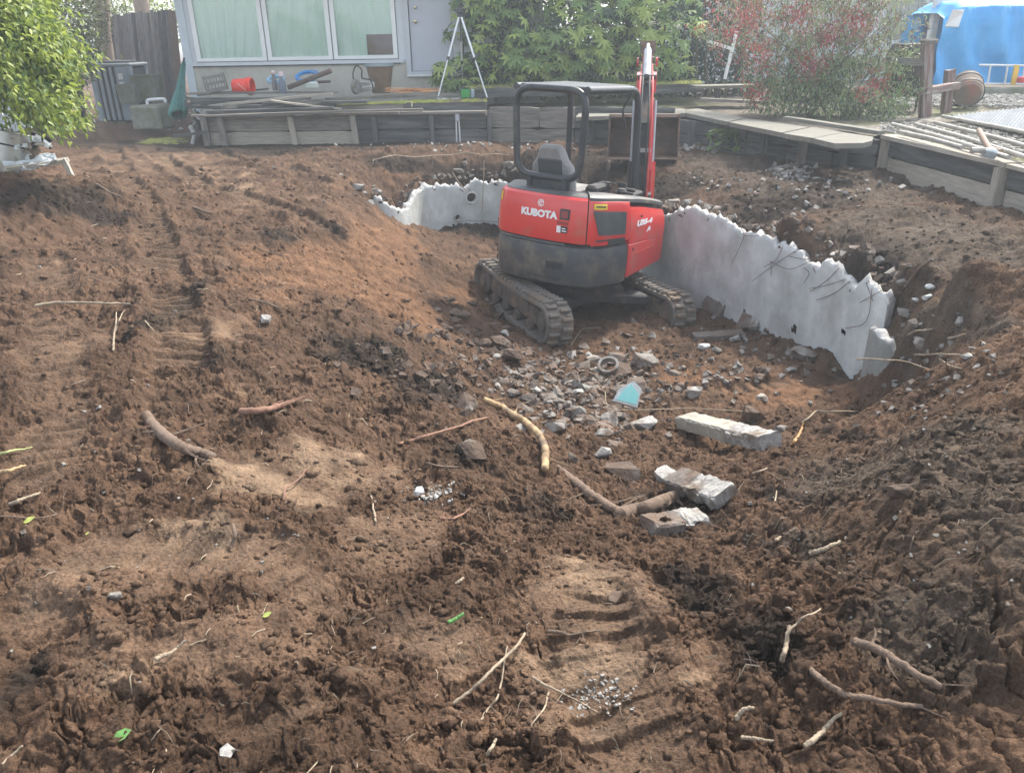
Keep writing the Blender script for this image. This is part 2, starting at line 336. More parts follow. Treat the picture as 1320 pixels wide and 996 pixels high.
# ------------------------------------------------------------------ tracks pressed by the excavator
TRK = [([(-20,1000),(20,900),(30,820)], .30, .045), ([(215,600),(225,520),(235,430),(200,300),(150,210),(125,150)], .3, .045), ([(60,600),(75,450),(60,330)], .3, .02),
       ([(430,300),(330,262),(250,235),(190,190),(150,140)], .3, .05), ([(560,262),(450,235),(330,212),(230,178),(175,142)], .26, .04), ([(560,800),(330,720),(130,700)], .3, .018), ([(820,960),(770,860),(745,740)], .3, .03), ([(350,900),(200,880),(90,900)], .3, .02), ([(1000,490),(900,505),(800,500)], .3, .03)]
TRKW = [([G(*p) for p in l], w_, dp) for l, w_, dp in TRK]
def tracks(x, y):
    r = np.zeros_like(x); cover = np.zeros_like(x)
    for l, w_, dp in TRKW:
        s0 = 0; bd = np.full(x.shape, 9.0); bs = np.zeros_like(x)
        for a, b in zip(l[:-1], l[1:]):
            dx, dy = b.x-a.x, b.y-a.y; L_ = math.hypot(dx, dy); t = np.clip(((x-a.x)*dx+(y-a.y)*dy)/L_**2, 0, 1)
            d = np.hypot(x-a.x-t*dx, y-a.y-t*dy); k = d < bd; bd = np.where(k, d, bd); bs = np.where(k, s0+t*L_, bs); s0 += L_
        bd = bd+.03*perlin(x*4, y*4, 3); inw = sstep(w_/2+.03, w_/2-.03, bd); lug = sstep(-.3, .3, np.sin(bs*2*np.pi/.115)); br = sstep(-.5, .1, perlin(x*1.7, y*1.7, 31))
        r += br*(-inw*(dp*.6+dp*lug)+dp*.9*np.exp(-((bd-w_/2-.06)/.06)**2)); cover = np.maximum(cover, inw*br)
    return r, cover
def height(x, y, F=None, full=True):
    z = basez(x, y); F = F or fields(x, y); o, t, d, g, n1, n2, n3 = F
    dist = np.hypot(x, y); near = sstep(9, 3, dist); rough = np.clip(.72-.58*t+.22*d-.05*g-.21*o+.3*n2, .08, .92)
    yard = sstep(14.4, 13.8, y)*.85+.15
    trk, cov = tracks(x, y); rough = rough*(1-.75*cov); pk = pack(x, y, n2, n3); rough = rough*(1-.72*pk)
    z = z+yard*(.06*fbm(x*.9, y*.9, 2, 21)*sstep(.2, 2.5, dist)+.035*fbm(x*2.3, y*2.3, 3, 25)+trk)
    wx = x+.06*perlin(x*9, y*9, 41); wy = y+.06*perlin(x*9, y*9, 47)
    q = sstep(-.25, .45, perlin(x*3.1, y*3.1, 61))
    z = z+yard*rough*(.036*clods(wx/.19, wy/.19, 1)*q+.038*flakes(wx/.12, wy/.12, 2, 1.2)*q+.010*clods(wx/.07, wy/.07, 5)+.020*flakes(wx/.052, wy/.052, 4, 1.3)+.012*flakes(wx/.033, wy/.033, 6, 1.3)*(.4+.6*near)+.006*flakes(x/.016, y/.016, 8)*near+.008*fbm(x*22, y*22, 3, 51)*(.5+near)+.05*np.abs(fbm(wx*4, wy*4, 5, 71, .62)))
    z = z+yard*.004*perlin(x*60, y*60, 5)*near-.03*rough*yard
    return z
# fan shaped grid: fine in view, coarse elsewhere, out to the horizon
ang = np.concatenate([np.linspace(-180, -52, 24, endpoint=False), np.linspace(-52, -39, 60, endpoint=False), np.linspace(-39, 39, NCOL), np.linspace(39, 52, 61)[1:], np.linspace(52, 180, 25)[1:-1]])*math.pi/180
rr = np.concatenate([np.geomspace(.4, .95, 14, endpoint=False), np.geomspace(.95, 17, NROW, endpoint=False), np.geomspace(17, 900, 50)])
A_, R_ = np.meshgrid(ang, rr); gx = (R_*np.sin(A_)).ravel(); gy = (R_*np.cos(A_)).ravel()
Fg = fields(gx, gy); gz = height(gx, gy, Fg)
far = sstep(17, 30, np.hypot(gx, gy)); gz = gz*(1-far)+.2*far
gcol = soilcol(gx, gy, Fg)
na, nr = len(ang), len(rr)
ii, jj = np.meshgrid(np.arange(na), np.arange(nr-1)); i2 = (ii+1) % na
quad = np.stack([jj*na+ii, jj*na+i2, (jj+1)*na+i2, (jj+1)*na+ii], -1).reshape(-1, 4)[:, ::-1]
hd_ = np.hypot(gx, gy); am = .0085*sstep(.8, 1.3, hd_)*sstep(14, 11, hd_)*sstep(14.2, 13.6, gy); sx_ = perlin(gx*22+gy*9, gz*26, 81)+.5*perlin(gx*55+gy*21, gz*60, 83); sy_ = perlin(gy*22-gx*9, gz*26, 85)+.5*perlin(gy*55-gx*21, gz*60, 87)
Vg = np.stack([gx+am*sx_, gy+am*sy_, gz], 1)
# centre fan cap
Msoil = mat('soil', (1.25, 1.22, 1.2), (.7, .7, .72), 9, .92, 1.0, 55, vc='soil', spec=.25, c3=None, wcoord=True)
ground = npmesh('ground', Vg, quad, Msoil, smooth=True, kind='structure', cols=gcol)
tag(ground, 'churned brown garden soil with a dug out pit')
ZG = gz.reshape(nr, na); LR = np.log(rr); AI = np.arange(na); RI = np.arange(nr)
def HN(x, y):                             # height read back from the finished ground sheet
    x = np.asarray(x, float); y = np.asarray(y, float); a = np.interp(np.arctan2(x, y), ang, AI); r = np.interp(np.log(np.maximum(np.hypot(x, y), .41)), LR, RI)
    i = np.clip(a.astype(int), 0, na-2); j = np.clip(r.astype(int), 0, nr-2); f = a-i; g_ = r-j
    return (ZG[j, i]*(1-f)+ZG[j, i+1]*f)*(1-g_)+(ZG[j+1, i]*(1-f)+ZG[j+1, i+1]*f)*g_
def H(x, y): return float(HN([x], [y])[0])
TT = np.geomspace(1.0, 40, 1500)
def G(px, py, n=0):
    d = ray(px, py); x = d.x*TT; y = d.y*TT; z = EYE+d.z*TT; h = HN(x, y); k = int(np.argmax(z < h))
    if k == 0: k = len(TT)-1
    a = z[k-1]-h[k-1]; b = h[k]-z[k]; s = a/(a+b+1e-9); tt = TT[k-1]+(TT[k]-TT[k-1])*s
    return Vector((d.x*tt, d.y*tt, EYE+d.z*tt))
# ------------------------------------------------------------------ broken pool wall
Mconc = mat('pool_plaster', (.62, .645, .63), (.40, .43, .42), 3, .85, .5, 22, stretch=(1, 1, .9), c3=(.31,.31,.275), c3s=1.8, c3f=(.5, .75), wcoord=True)
Mbreak = mat('broken_concrete', (.62, .62, .60), (.38, .37, .35), 16, .95, 1.0, 45, wcoord=True)
def resample(P, step):
    out = []; s = 0; cum = [0]
    for a, b in zip(P[:-1], P[1:]): cum.append(cum[-1]+math.hypot(b.x-a.x, b.y-a.y))
    n = int(cum[-1]/step); us = np.linspace(0, cum[-1], n)
    return us, *[np.interp(us, cum, [getattr(p, k) for p in P]) for k in 'xyz']
def wall_mesh(P, thick, zb, holes=(), step=.02, rows=34, jag=.024, seed=0):
    us, X, Y, Z = resample(P, step); n = len(us); T0 = thick; thick = thick*np.clip(np.minimum(us, us[-1]-us)/.08, .02, 1)
    k = np.ones(15)/15; pad = lambda a: np.convolve(np.pad(a, 7, mode='edge'), k, 'valid'); X, Y = pad(X), pad(Y)
    Z = Z+jag*1.3*fbm(us*2.5, us*0+seed, 3, 3)+jag*1.4*flakes(us/.16, us*0+seed+.5, 3, 1.0)+jag*.3*flakes(us/.05, us*0+seed+.5, 5, 1.0)-.01
    tx, ty = np.gradient(X), np.gradient(Y); l = np.hypot(tx, ty); tx /= l; ty /= l; nx, ny = -ty, tx   # outward on the far side
    V = []; 
    for j in range(rows+1):
        f = j/rows; z = zb+(Z-zb)*f; d = .006*fbm(us*3, z*3, 3, 11)
        V.append(np.stack([X+nx*d, Y+ny*d, z], 1))
    cr = .25+.5*(fbm(us*9, us*0+3, 3, 9)+.5)
    V.append(np.stack([X+nx*thick*.35, Y+ny*thick*.35, Z+.015+.05*fbm(us*12, us*0+9, 3, 2)], 1))
    V.append(np.stack([X+nx*thick*.75, Y+ny*thick*.75, Z-.02+.06*fbm(us*12, us*0+19, 3, 2)], 1))
    for j in range(rows, -1, -max(1, rows//6)):
        f = j/rows; V.append(np.stack([X+nx*thick, Y+ny*thick, zb+(Z-.05-zb)*f], 1))
    V = np.array(V); m_ = len(V); F = []; MI = []
    for j in range(m_-1):
        for i in range(n-1):
            if j < rows:
                c = (V[j, i]+V[j+1, i+1])/2; uc = us[i]+step/2
                if any((uc-h[0])**2+(c[2]-h[1])**2 < h[2]**2*(1+.5*math.sin(3*math.atan2(uc-h[0], c[2]-h[1]))*h[3]) for h in holes): continue
            F.append((j*n+i, j*n+i+1, (j+1)*n+i+1, (j+1)*n+i)); MI.append(0 if j < rows-0 else 1)
    return V.reshape(-1, 3), np.array(F), np.array(MI), (us, X, Y, Z, nx, ny)
def u_of(p):
    us, X, Y, Z = resample(WP, .02); i = np.argmin((X-p.x)**2+(Y-p.y)**2); return us[i]
def on_wall(px, py):                      # photo ray meets the inner face of the wall
    us, X, Y, Z = resample(WP, .01); d = ray(px, py); i = np.argmin(np.abs(np.arctan2(X, Y)-math.atan2(d.x, d.y))); t = Y[i]/d.y
    return us[i], EYE+d.z*t, Vector((X[i], Y[i], EYE+d.z*t))
hole_px = [(608,255,.085,0),(590,280,.05,.3),(1024,424,.045,.5),(1087,428,.035,.5),(959,402,.022,.5)]
HL = [(on_wall(a, b)[0], on_wall(a, b)[1], r_, j_) for a, b, r_, j_ in hole_px]
pool = thing('pool_wall', 'broken pale grey concrete pool wall curving round behind the excavator', 'pool wall', (WP[10].x, WP[10].y, -1.4))
V, F, MI, WI = wall_mesh(WP, .12, -1.75, HL)
o = npmesh('shell', V-np.array([WP[10].x, WP[10].y, -1.4]), F, [Mconc, Mbreak], smooth=False, parent=pool, midx=MI)
Mpl = mat('ring_plaster', (.6,.6,.57), (.45,.45,.42), 10, .8, .4); Mblk = mat('hole_shade_soil', (.03,.025,.02), (.015,.012,.01), 20, 1)  # near-black serves the shade in the wall holes and the planter soil
off = Vector((WP[10].x, WP[10].y, -1.4))
for k, (px_, py_, r_, j_) in enumerate(hole_px):
    u_, z_, p = on_wall(px_, py_); i = int(np.argmin(np.abs(WI[0]-u_))); nrm = Vector((WI[4][i], WI[5][i], 0))
    M = nrm.to_track_quat('Z', 'X').to_matrix(); mb = MB()
    mb.lathe([(r_*1.18, -.02), (r_*1.0, -.03), (r_*.86, -.015), (r_*.82, .16)], p, 20, M, cap=False)
    q = mb.build('pipe_mouth' if r_ > .04 else 'wall_hole', Mpl, pool, 40, off) if r_ > .048 else None
    mb = MB(); mb.lathe([(r_*1.7, .12), (.001, .15)], p, 14, M, cap=False); mb.build('hole_shade_disc', Mblk, pool, 40, off)  # dark disc stands in for the shade inside the hole
# near end fragment; shade of its turned face is put into the colour
FR = [PY(1119,418,5.80), PY(1128,424,5.70), PY(1138,434,5.62), PY(1148,445,5.54), PY(1156,462,5.50), PY(1164,480,5.46)]
V, F, MI, _ = wall_mesh(FR, .12, -1.25, (), .012, 24, .02, 5); c = V.mean(0); c[2] = -.9
fr = npmesh('pool_wall_fragment', V-c, F, [mat('shaded_plaster', (.30, .31, .29), (.20, .21, .195), 4, .9, .5, 22, stretch=(3, 3, 1), wcoord=True), Mbreak], midx=MI); fr.location = c
tag(fr, 'end piece of the pool wall, its shaded face coloured dark grey, at its near right end', 'pool wall')
# ------------------------------------------------------------------ mini excavator
Mred = mat('orange_red_paint', (.66, .030, .026), (.56, .026, .023), 3, .32, .05, 60, c3=(.40, .13, .085), c3s=4, c3f=(.50, .80), coat=.4)
Mcw = mat('dark_grey_paint', (.055, .062, .066), (.035, .04, .043), 5, .5, .15, 40, c3=(.19, .16, .125), c3s=5, c3f=(.46, .78))
Mrops = mat('black_tube_paint', (.035, .038, .042), (.02, .022, .025), 6, .38, .05, 50, c3=(.10, .10, .095), c3s=5, c3f=(.55, .8))
Mdark = mat('dark_machine_metal', (.03, .03, .03), (.018, .018, .018), 9, .6, .2, 40, c3=(.10, .07, .05), c3s=6, c3f=(.5, .75))
Mrub = mat('muddy_rubber', (.13, .12, .105), (.19, .165, .135), 11, .8, .6, 40, c3=(.20, .14, .09), c3s=5, c3f=(.52, .66))
Mmud = mat('muddy_steel', (.13, .115, .10), (.09, .07, .055), 9, .8, .5, 40, c3=(.21, .14, .09), c3s=5, c3f=(.5, .65))
Mseat = mat('grey_vinyl', (.27, .26, .25), (.2, .2, .19), 8, .6, .2, 60)
Mrustm = mat('worn_bucket_steel', (.055, .042, .034), (.10, .055, .034), 7, .6, .4, 40, c3=(.19, .10, .055), c3s=4, c3f=(.5, .66))
Mwht = mat('white_decal', (.8, .8, .8), (.7, .7, .7), 9, .5); Myel = mat('yellow_decal', (.75, .55, .03), (.6, .42, .03), 30, .5)
Mblkd = mat('black_decal', (.02, .02, .02), (.03, .03, .03), 9, .5); Mcyl = mat('cylinder_grey', (.34, .36, .38), (.25, .26, .28), 6, .35, metal=.4)
Mgrl = mat('grille_black', (.02, .022, .022), (.05, .055, .052), 60, .6)
GZ = -1.30; EXL = Vector((.72, 8.9, GZ))
ex = thing('mini_excavator', 'orange red tracked mini excavator with open canopy standing in the dug out pool', 'excavator', EXL)
TU, TL = Matrix.Rotation(R(-33), 3, 'Z'), Matrix.Rotation(R(24), 3, 'Z')
TILT = Matrix.Rotation(R(2.8), 3, 'Y')
UOFF = Vector((.07, -.14, -.03)); TILT2 = Matrix.Rotation(R(2.6), 3, 'Y')
def eb(mb, name, mt, rot=TU, parent=ex, smooth=None):
    mb.v = [tuple(TILT @ (rot @ Vector(p)+(UOFF if rot is TL else Vector()))) for p in mb.v]
    if rot is TL: mb.v = [tuple(TILT2 @ Vector(p)) for p in mb.v]
    return fixn(mb.build(name, mt, parent, smooth))
# --- undercarriage
def belt(xc):
    mb = MB(); r1, yc, zc = .215, .80, .235; per = []
    n = 10
    for k in range(n+1): t = -math.pi/2+math.pi*k/n; per.append((yc+r1*math.cos(t), zc+r1*math.sin(t)))
    for k in range(1, 9): f = k/9; per.append((yc-2*yc*f, zc+r1-.035*math.sin(math.pi*f)))
    for k in range(n+1): t = math.pi/2+math.pi*k/n; per.append((-yc+r1*math.cos(t), zc+r1*math.sin(t)))
    for k in range(1, 9): f = k/9; per.append((-yc+2*yc*f, zc-r1))
    n = len(per); P = [Vector((0, a, b)) for a, b in per]
    N = []
    for i in range(n):
        d = P[(i+1) % n]-P[i-1]; d.normalize(); N.append(Vector((0, d.z, -d.y)))
    vs = []; fs = []
    for i in range(n):
        for x, o in ((-.15, 0), (.15, 0), (.15, -.035), (-.15, -.035)): q = P[i]+N[i]*o; vs.append((xc+x, q.y, q.z))
    for i in range(n):
        j = (i+1) % n
        for k in range(4): fs.append((i*4+k, i*4+(k+1) % 4, j*4+(k+1) % 4, j*4+k))
    mb.add(vs, fs)
    cum = [0]
    for i in range(n): cum.append(cum[-1]+(P[(i+1) % n]-P[i]).length)
    T = cum[-1]; m_ = 48
    for k in range(m_):
        for side in (-1, 1):
            s = ((k+(.5 if side > 0 else 0))/m_*T) % T; i = max(j for j in range(n) if cum[j] <= s); f = (s-cum[i])/(cum[i+1]-cum[i])
            p = P[i].lerp(P[(i+1) % n], f); nn = N[i].lerp(N[(i+1) % n], f).normalized(); t = Vector((0, -nn.z, nn.y))
            M = Matrix((Vector((1, 0, 0)), t, nn)).transposed(); wd = .125
            mb.box((xc+side*.072+random.uniform(-.004, .004), p.y+nn.y*.02, p.z+nn.z*.02), (wd, .046, .046), M, bev=.01)
            if k % 2 == 0: mb.box((xc-side*.10, p.y+nn.y*.006, p.z+nn.z*.006), (.05, .03, .02), M)
    return mb
for s, nm in ((-1, 'left'), (1, 'right')):
    xc = s*.78
    tr = eb(belt(xc), 'rubber_track', Mrub, TL)
    mb = MB(); mb.box((xc, 0, .24), (.17, 1.25, .20), bev=.03); mb.box((xc+s*.09, -.12, .27), (.02, .62, .17), bev=.01); mb.box((xc+s*.09, .42, .25), (.02, .28, .13), bev=.01)
    mb.box((xc-s*.09, 0, .32), (.03, 1.3, .06), bev=.01)
    eb(mb, 'track_frame', Mmud, TL)
    for yy, rad in ((-.80, .165), (.80, .17)):
        mb = MB(); My = Matrix.Rotation(R(90), 3, 'Y')
        mb.lathe([(rad*.3, -.10), (rad*.9, -.09), (rad, -.05), (rad, .05), (rad*.9, .09), (rad*.5, .10), (rad*.42, .125), (.001, .13)] if s > 0 else [(.001, -.13), (rad*.42, -.125), (rad*.5, -.1), (rad*.9, -.09), (rad, -.05), (rad, .05), (rad*.9, .09), (rad*.3, .10)], (xc, yy, .235), 20, My)
        if yy < 0:
            for k in range(14):
                t = 2*math.pi*k/14; mb.box((xc, yy+math.cos(t)*rad*1.03, .235+math.sin(t)*rad*1.03), (.05, .03, .04), Matrix.Rotation(t, 3, 'X'))
        eb(mb, 'sprocket' if yy < 0 else 'idler', Mmud, TL, smooth=40)
    for yy in (-.45, -.12, .2, .5):
        mb = MB(); mb.lathe([(.001, -.10), (.06, -.1), (.075, -.06), (.05, 0), (.075, .06), (.06, .1), (.001, .1)], (xc, yy, .105), 12, Matrix.Rotation(R(90), 3, 'Y')); eb(mb, 'roller', Mmud, TL, smooth=40)
mb = MB(); mb.box((0, 0, .36), (.75, .8, .20), bev=.04)
for sx in (-1, 1):
    for sy in (-1, 1): mb.box((sx*.42, sy*.36, .31), (.5, .2, .12), (0, 0, R(sx*sy*18)), bev=.02)
mb.lathe([(.36, .44), (.36, .56), (.001, .56)], n=28); eb(mb, 'car_body', Mdark, TL)
# --- upper body outline (x right, y forward), sampled by arc length from front left round the rear to front right
def rounded(pts):
    out = []
    for i, (x, y, r) in enumerate(pts):
        if i in (0, len(pts)-1) or r == 0: out.append((x, y)); continue
        p = Vector((x, y)); a = (Vector(pts[i-1][:2])-p).normalized(); b = (Vector(pts[i+1][:2])-p).normalized()
        h = math.acos(max(-1, min(1, a.dot(b))))/2; t = r/math.tan(h); A = p+a*t; c = p+(a+b).normalized()*(r/math.sin(h)); B = p+b*t
        a0 = math.atan2(A.y-c.y, A.x-c.x); a1 = math.atan2(B.y-c.y, B.x-c.x); d = (a1-a0+math.pi) % (2*math.pi)-math.pi
        for k in range(13): out.append((c.x+r*math.cos(a0+d*k/12), c.y+r*math.sin(a0+d*k/12)))
    return out
OL = rounded([(-.74, .72, 0), (-.78, -.25, .5), (-.60, -.76, .30), (0, -.86, 2.2), (.60, -.78, .32), (.78, -.25, .6), (.76, .80, 0)])
cumO = [0]
for a, b in zip(OL[:-1], OL[1:]): cumO.append(cumO[-1]+math.hypot(b[0]-a[0], b[1]-a[1]))
cumO = np.array(cumO); OLa = np.array(OL)
sC = float(np.interp(0, OLa[20:60, 0], cumO[20:60]))            # arc length at the rear centre
def O(s, inset=0):
    x = np.interp(s, cumO, OLa[:, 0]); y = np.interp(s, cumO, OLa[:, 1]); e = .01
    tx = np.interp(s+e, cumO, OLa[:, 0])-np.interp(s-e, cumO, OLa[:, 0]); ty = np.interp(s+e, cumO, OLa[:, 1])-np.interp(s-e, cumO, OLa[:, 1]); l = math.hypot(tx, ty)+1e-9
    return Vector((x-ty/l*inset, y+tx/l*inset, 0))               # inset > 0 goes inward
SEND = cumO[-1]
HOODZ = lambda s: 0.0
def shell(s0, s1, zs, th=.04, n=26, ztop=None):
    """panel that follows the outline; zs = [(z, inset)]; closed with an inner copy"""
    mb = MB(); vs = []; fs = []; m_ = len(zs)
    for layer in (0, 1):
        for j, (z, ins) in enumerate(zs):
            for i in range(n+1):
                s = s0+(s1-s0)*i/n; zz = z+(ztop(s)*(z-zs[0][0])/(zs[-1][0]-zs[0][0]) if ztop else 0); p = O(s, ins+layer*th+(TAPER(s) if ztop is HOODZ else 0)); vs.append((p.x, p.y, zz))
    W = n+1; q = m_*W
    for j in range(m_-1):
        for i in range(n):
            a = j*W+i; fs.append((a, a+1, a+1+W, a+W)); fs.append((q+a, q+a+W, q+a+1+W, q+a+1))
    for i in range(n): fs.append((i, q+i, q+i+1, i+1)); a = (m_-1)*W+i; fs.append((a, a+1, q+a+1, q+a))
    for j in range(m_-1):
        a = j*W; fs.append((a, a+W, q+a+W, q+a)); a = j*W+n; fs.append((a, q+a, q+a+W, a+W))
    return mb.add(vs, fs)
sR = float(np.interp(-.24, OLa[35:, 1], cumO[35:]))             # right end of the counterweight
sSeam = sC+.53; sL = .80
TAPER = lambda s: .085*float(sstep(1.45, .95, s))
eb(shell(.35, sR, [(.47, .16), (.50, .06), (.54, .015), (.66, 0), (.80, -.004), (.90, .0), (.945, .015), (.97, .05)], .30, 40), 'counterweight', Mcw, smooth=30)
mb = shell(.80, sC+.30, [(.955, .012), (.965, .006), (.985, .012)], .02); 
eb(mb, 'counterweight_lip', Mcw, smooth=40)
# dark core filling and deck
def capped(zs, th, n=60, s0=0.0, s1=None):
    mb = MB(); s1 = s1 or SEND; vs = []; fs = []
    for z, ins in zs:
        for i in range(n+1): p = O(s0+(s1-s0)*i/n, ins); vs.append((p.x, p.y, z))
    W = n+1
    for j in range(len(zs)-1):
        for i in range(n): a = j*W+i; fs.append((a, a+1, a+1+W, a+W))
        a = j*W; fs.append((a, a+W, a+W+n, a+n))
    fs.append(tuple(range(n, -1, -1))); fs.append(tuple((len(zs)-1)*W+i for i in range(n+1)))
    return mb.add(vs, fs)
eb(capped([(.50, .12), (.62, .10), (.95, .10), (.99, .10)], 0), 'revolving_deck', Mdark)
mb = MB(); mb.box((.05, -.42, 1.2), (1.16, .55, .46), bev=.08); mb.box((.47, .15, 1.08), (.5, 1.0, .46), bev=.05); eb(mb, 'engine_bay', Mdark)
dropL = lambda s: 0.0
HZ = [(1.0, -.004), (1.02, -.010), (1.16, -.006), (1.30, .005), (1.40, .018), (1.44, .03), (1.462, .06)]
hood = eb(shell(sL+.12, sSeam, HZ, .05, ztop=HOODZ), 'engine_hood', Mred, smooth=35)
def drp(s): return -.105*max(0, (s-sC-.5))**1.6
eb(shell(sSeam+.012, sR, HZ, .05, ztop=drp), 'rear_corner_panel', Mred, smooth=35)
mb = shell(sR+.008, SEND-.02, [(.56, .03), (.58, .0), (.80, -.006), (.955, -.004), (.965, .004), (.975, -.004), (1.16, -.006), (1.30, .008), (1.38, .03), (1.40, .06)], .05, ztop=lambda s: drp(s)-.0)
eb(mb, 'side_panel', Mred, smooth=35)
mb = shell(sL-.55, sL+.11, [(.6, .06), (.62, .05), (.90, .05), (.92, .07)], .05); eb(mb, 'left_step_panel', Mcw, smooth=35)
# dark top covers
def cover(s0, s1, z0, h, ins0, depth, mt, name, dz=lambda s: 0):
    mb = MB(); n = 24; vs = []; fs = []; prof = [(0, ins0), (h*.6, ins0+.005), (h, ins0+.05), (h*1.05, ins0+.16), (h*.9, ins0+depth)]
    for z, ins in prof:
        for i in range(n+1): s = s0+(s1-s0)*i/n; p = O(s, ins); vs.append((p.x, p.y, z0+z+dz(s)))
    W = n+1; m_ = len(prof)
    for i in range(n+1): s = s0+(s1-s0)*i/n; p = O(s, ins0+depth); vs.append((p.x, p.y, z0+dz(s)))
    for j in range(m_):
        for i in range(n): a = j*W+i; b = (j+1)*W+i; fs.append((a, a+1, b+1, b))
    fs.append(tuple(j*W for j in range(m_+1))); fs.append(tuple(j*W+n for j in range(m_, -1, -1)))
    mb.add(vs, fs); return eb(mb, name, mt, smooth=40)
cover(sL+.22, sSeam+.0, 1.455, .022, .075, .22, Mcw, 'hood_top_lid')
cover(sSeam+.02, SEND-.03, 1.44, .06, .035, .30, Mcw, 'right_top_cover', drp)
# things wrapped on the outline: u = arc length from rear centre, v = height
def wrapmesh(tv, tf, name, mt, lift=.008):
    mb = MB(); vs = []
    for u, v in tv:
        s = sC+u; ins = float(np.interp(v, [a for a, b in HZ], [b for a, b in HZ])) if v > 1.0 else -.005
        p = O(s, ins-lift); vs.append((p.x, p.y, v+ (drp(s)*(v-1)/.46 if s > sSeam and v > 1 else 0)))
    mb.add(vs, tf); return mb
def patch(u0, v0, u1, v1, name, mt, lift=.008, n=8, poly=None, parent=ex):
    if poly:                                       # quad corner list, bilinear
        (a, b, c, d) = poly; f = lambda s, t: tuple((a[k]*(1-s)+b[k]*s)*(1-t)+(d[k]*(1-s)+c[k]*s)*t for k in (0, 1))
    else: f = lambda s, t: (u0+(u1-u0)*s, v0+(v1-v0)*t)
    tv = [f(i/n, j/n) for j in range(n+1) for i in range(n+1)]; tf = [(j*(n+1)+i, j*(n+1)+i+1, (j+1)*(n+1)+i+1, (j+1)*(n+1)+i) for j in range(n) for i in range(n)]
    mb = wrapmesh(tv, tf, name, mt, lift); m1 = wrapmesh(tv, [t[::-1] for t in tf], name, mt, lift-.004); q = len(mb.v)
    mb.add(m1.v, m1.f)
    rim = [i for i in range(n)]+[j*(n+1)+n for j in range(n)]+[n*(n+1)+i for i in range(n, 0, -1)]+[j*(n+1) for j in range(n, 0, -1)]
    for a, b in zip(rim, rim[1:]+rim[:1]): mb.f.append((a, b, b+q, a+q)); mb.mi.append(0)
    mb.v = [tuple(TILT @ (TU @ Vector(p))) for p in mb.v]; return mb.build(name, mt, parent)
def text2d(body, size, shear=0, bold=.0):
    cu = bpy.data.curves.new('t', 'FONT'); cu.body = body; cu.size = size; cu.shear = shear; cu.offset = bold; cu.align_x = 'CENTER'; cu.resolution_u = 3
    o = bpy.data.objects.new('t', cu); C.objects.link(o); bpy.context.view_layer.update()
    dg = bpy.context.evaluated_depsgraph_get(); me = bpy.data.meshes.new_from_object(o.evaluated_get(dg))
    v = [(p.co.x, p.co.y) for p in me.vertices]; f = [tuple(p.vertices) for p in me.polygons]; bpy.data.objects.remove(o); bpy.data.curves.remove(cu); return v, f
def wraptext(body, size, u, v, name, mt, sx=1, slope=0, shear=0, bold=.004):
    tv, tf = text2d(body, size, shear, bold); mb = wrapmesh([(u+a*sx, v+b+slope*a) for a, b in tv], tf, name, mt, .007)
    mb.v = [tuple(TILT @ (TU @ Vector(p))) for p in mb.v]; return mb.build(name, mt, ex)
wraptext('KUBOTA', .098, -.02, 1.235, 'lettering', Mwht, 1.12, bold=.006)
mb = wrapmesh([( -.0+.038*math.cos(t)*k, 1.375+.038*math.sin(t)*k) for k in (1, .8) for t in np.linspace(0, 2*math.pi, 25)], [(i, i+1, 26+i, 25+i) for i in range(24)], '', None, .007)
l2 = wrapmesh([(-.0+.024*math.cos(t)*k, 1.375+.022*math.sin(t)*k) for k in (1, .55) for t in np.linspace(.9, 5.6, 15)]+[(-.01, 1.372), (.01, 1.378), (.035, 1.392), (.025, 1.40)], [(i, i+1, 16+i, 15+i) for i in range(14)]+[(30, 31, 32, 33)], '', None, .007)
mb.add(l2.v, l2.f); eb(mb, 'emblem', Mwht)
def at_px(px, py):  # nothing
    return None
patch(.235, 1.235, .345, 1.345, 'latch_recess', Mblkd); patch(.253, 1.255, .327, 1.325, 'latch_handle', mat('latch_red', (.3, .05, .04), (.2, .03, .03), 20, .6), .013)
patch(.21, 1.10, .255, 1.17, 'white_sticker', Mwht); patch(.257, 1.10, .33, 1.17, 'black_sticker', Mblkd); patch(.27, 1.115, .32, 1.125, 'sticker_line', Mwht, .011); patch(.27, 1.14, .31, 1.15, 'sticker_line', Mwht, .011)
patch(.21, 1.185, .335, 1.215, 'latch_groove_shade', mat('groove_shade_red', (.3, .02, .015), (.25, .02, .01), 8, .5), .006)  # groove shade painted as a darker red strip
patch(.60, 1.365, .76, 1.42, 'yellow_sticker', Myel); patch(.62, 1.385, .74, 1.40, 'sticker_line', Mblkd, .011)
patch(-.585, 1.33, -.55, 1.42, 'yellow_sticker', Myel)
patch(0, 0, 0, 0, 'grille', Mgrl, .009, 10, poly=[(.66, 1.10), (1.04, 1.08), (1.05, 1.335), (.59, 1.35)])
mb = MB()
g0 = [(.66, 1.10), (1.04, 1.08), (1.05, 1.335), (.59, 1.35)]
def gq(s, t): a, b, c, d = g0; return tuple((a[k]*(1-s)+b[k]*s)*(1-t)+(d[k]*(1-s)+c[k]*s)*t for k in (0, 1))
tv = []; tf = []
for i in range(-14, 24):
    for sg in (1, -1):
        pts = [];
        for k in range(15):
            t = k/14; s = i/24+t*sg*.5+(.25 if sg < 0 else 0)
            if 0 <= s <= 1: pts.append((s, t))
        for (a, b) in zip(pts[:-1], pts[1:]):
            n0 = len(tv); tv += [gq(a[0]-.006, a[1]), gq(a[0]+.006, a[1]), gq(b[0]+.006, b[1]), gq(b[0]-.006, b[1])]; tf.append((n0, n0+1, n0+2, n0+3))
mb = wrapmesh(tv, tf, '', None, .014); eb(mb, 'grille_wires', mat('grille_wire', (.14, .15, .15), (.10, .11, .11), 9, .5)).__setitem__('kind', 'stuff')
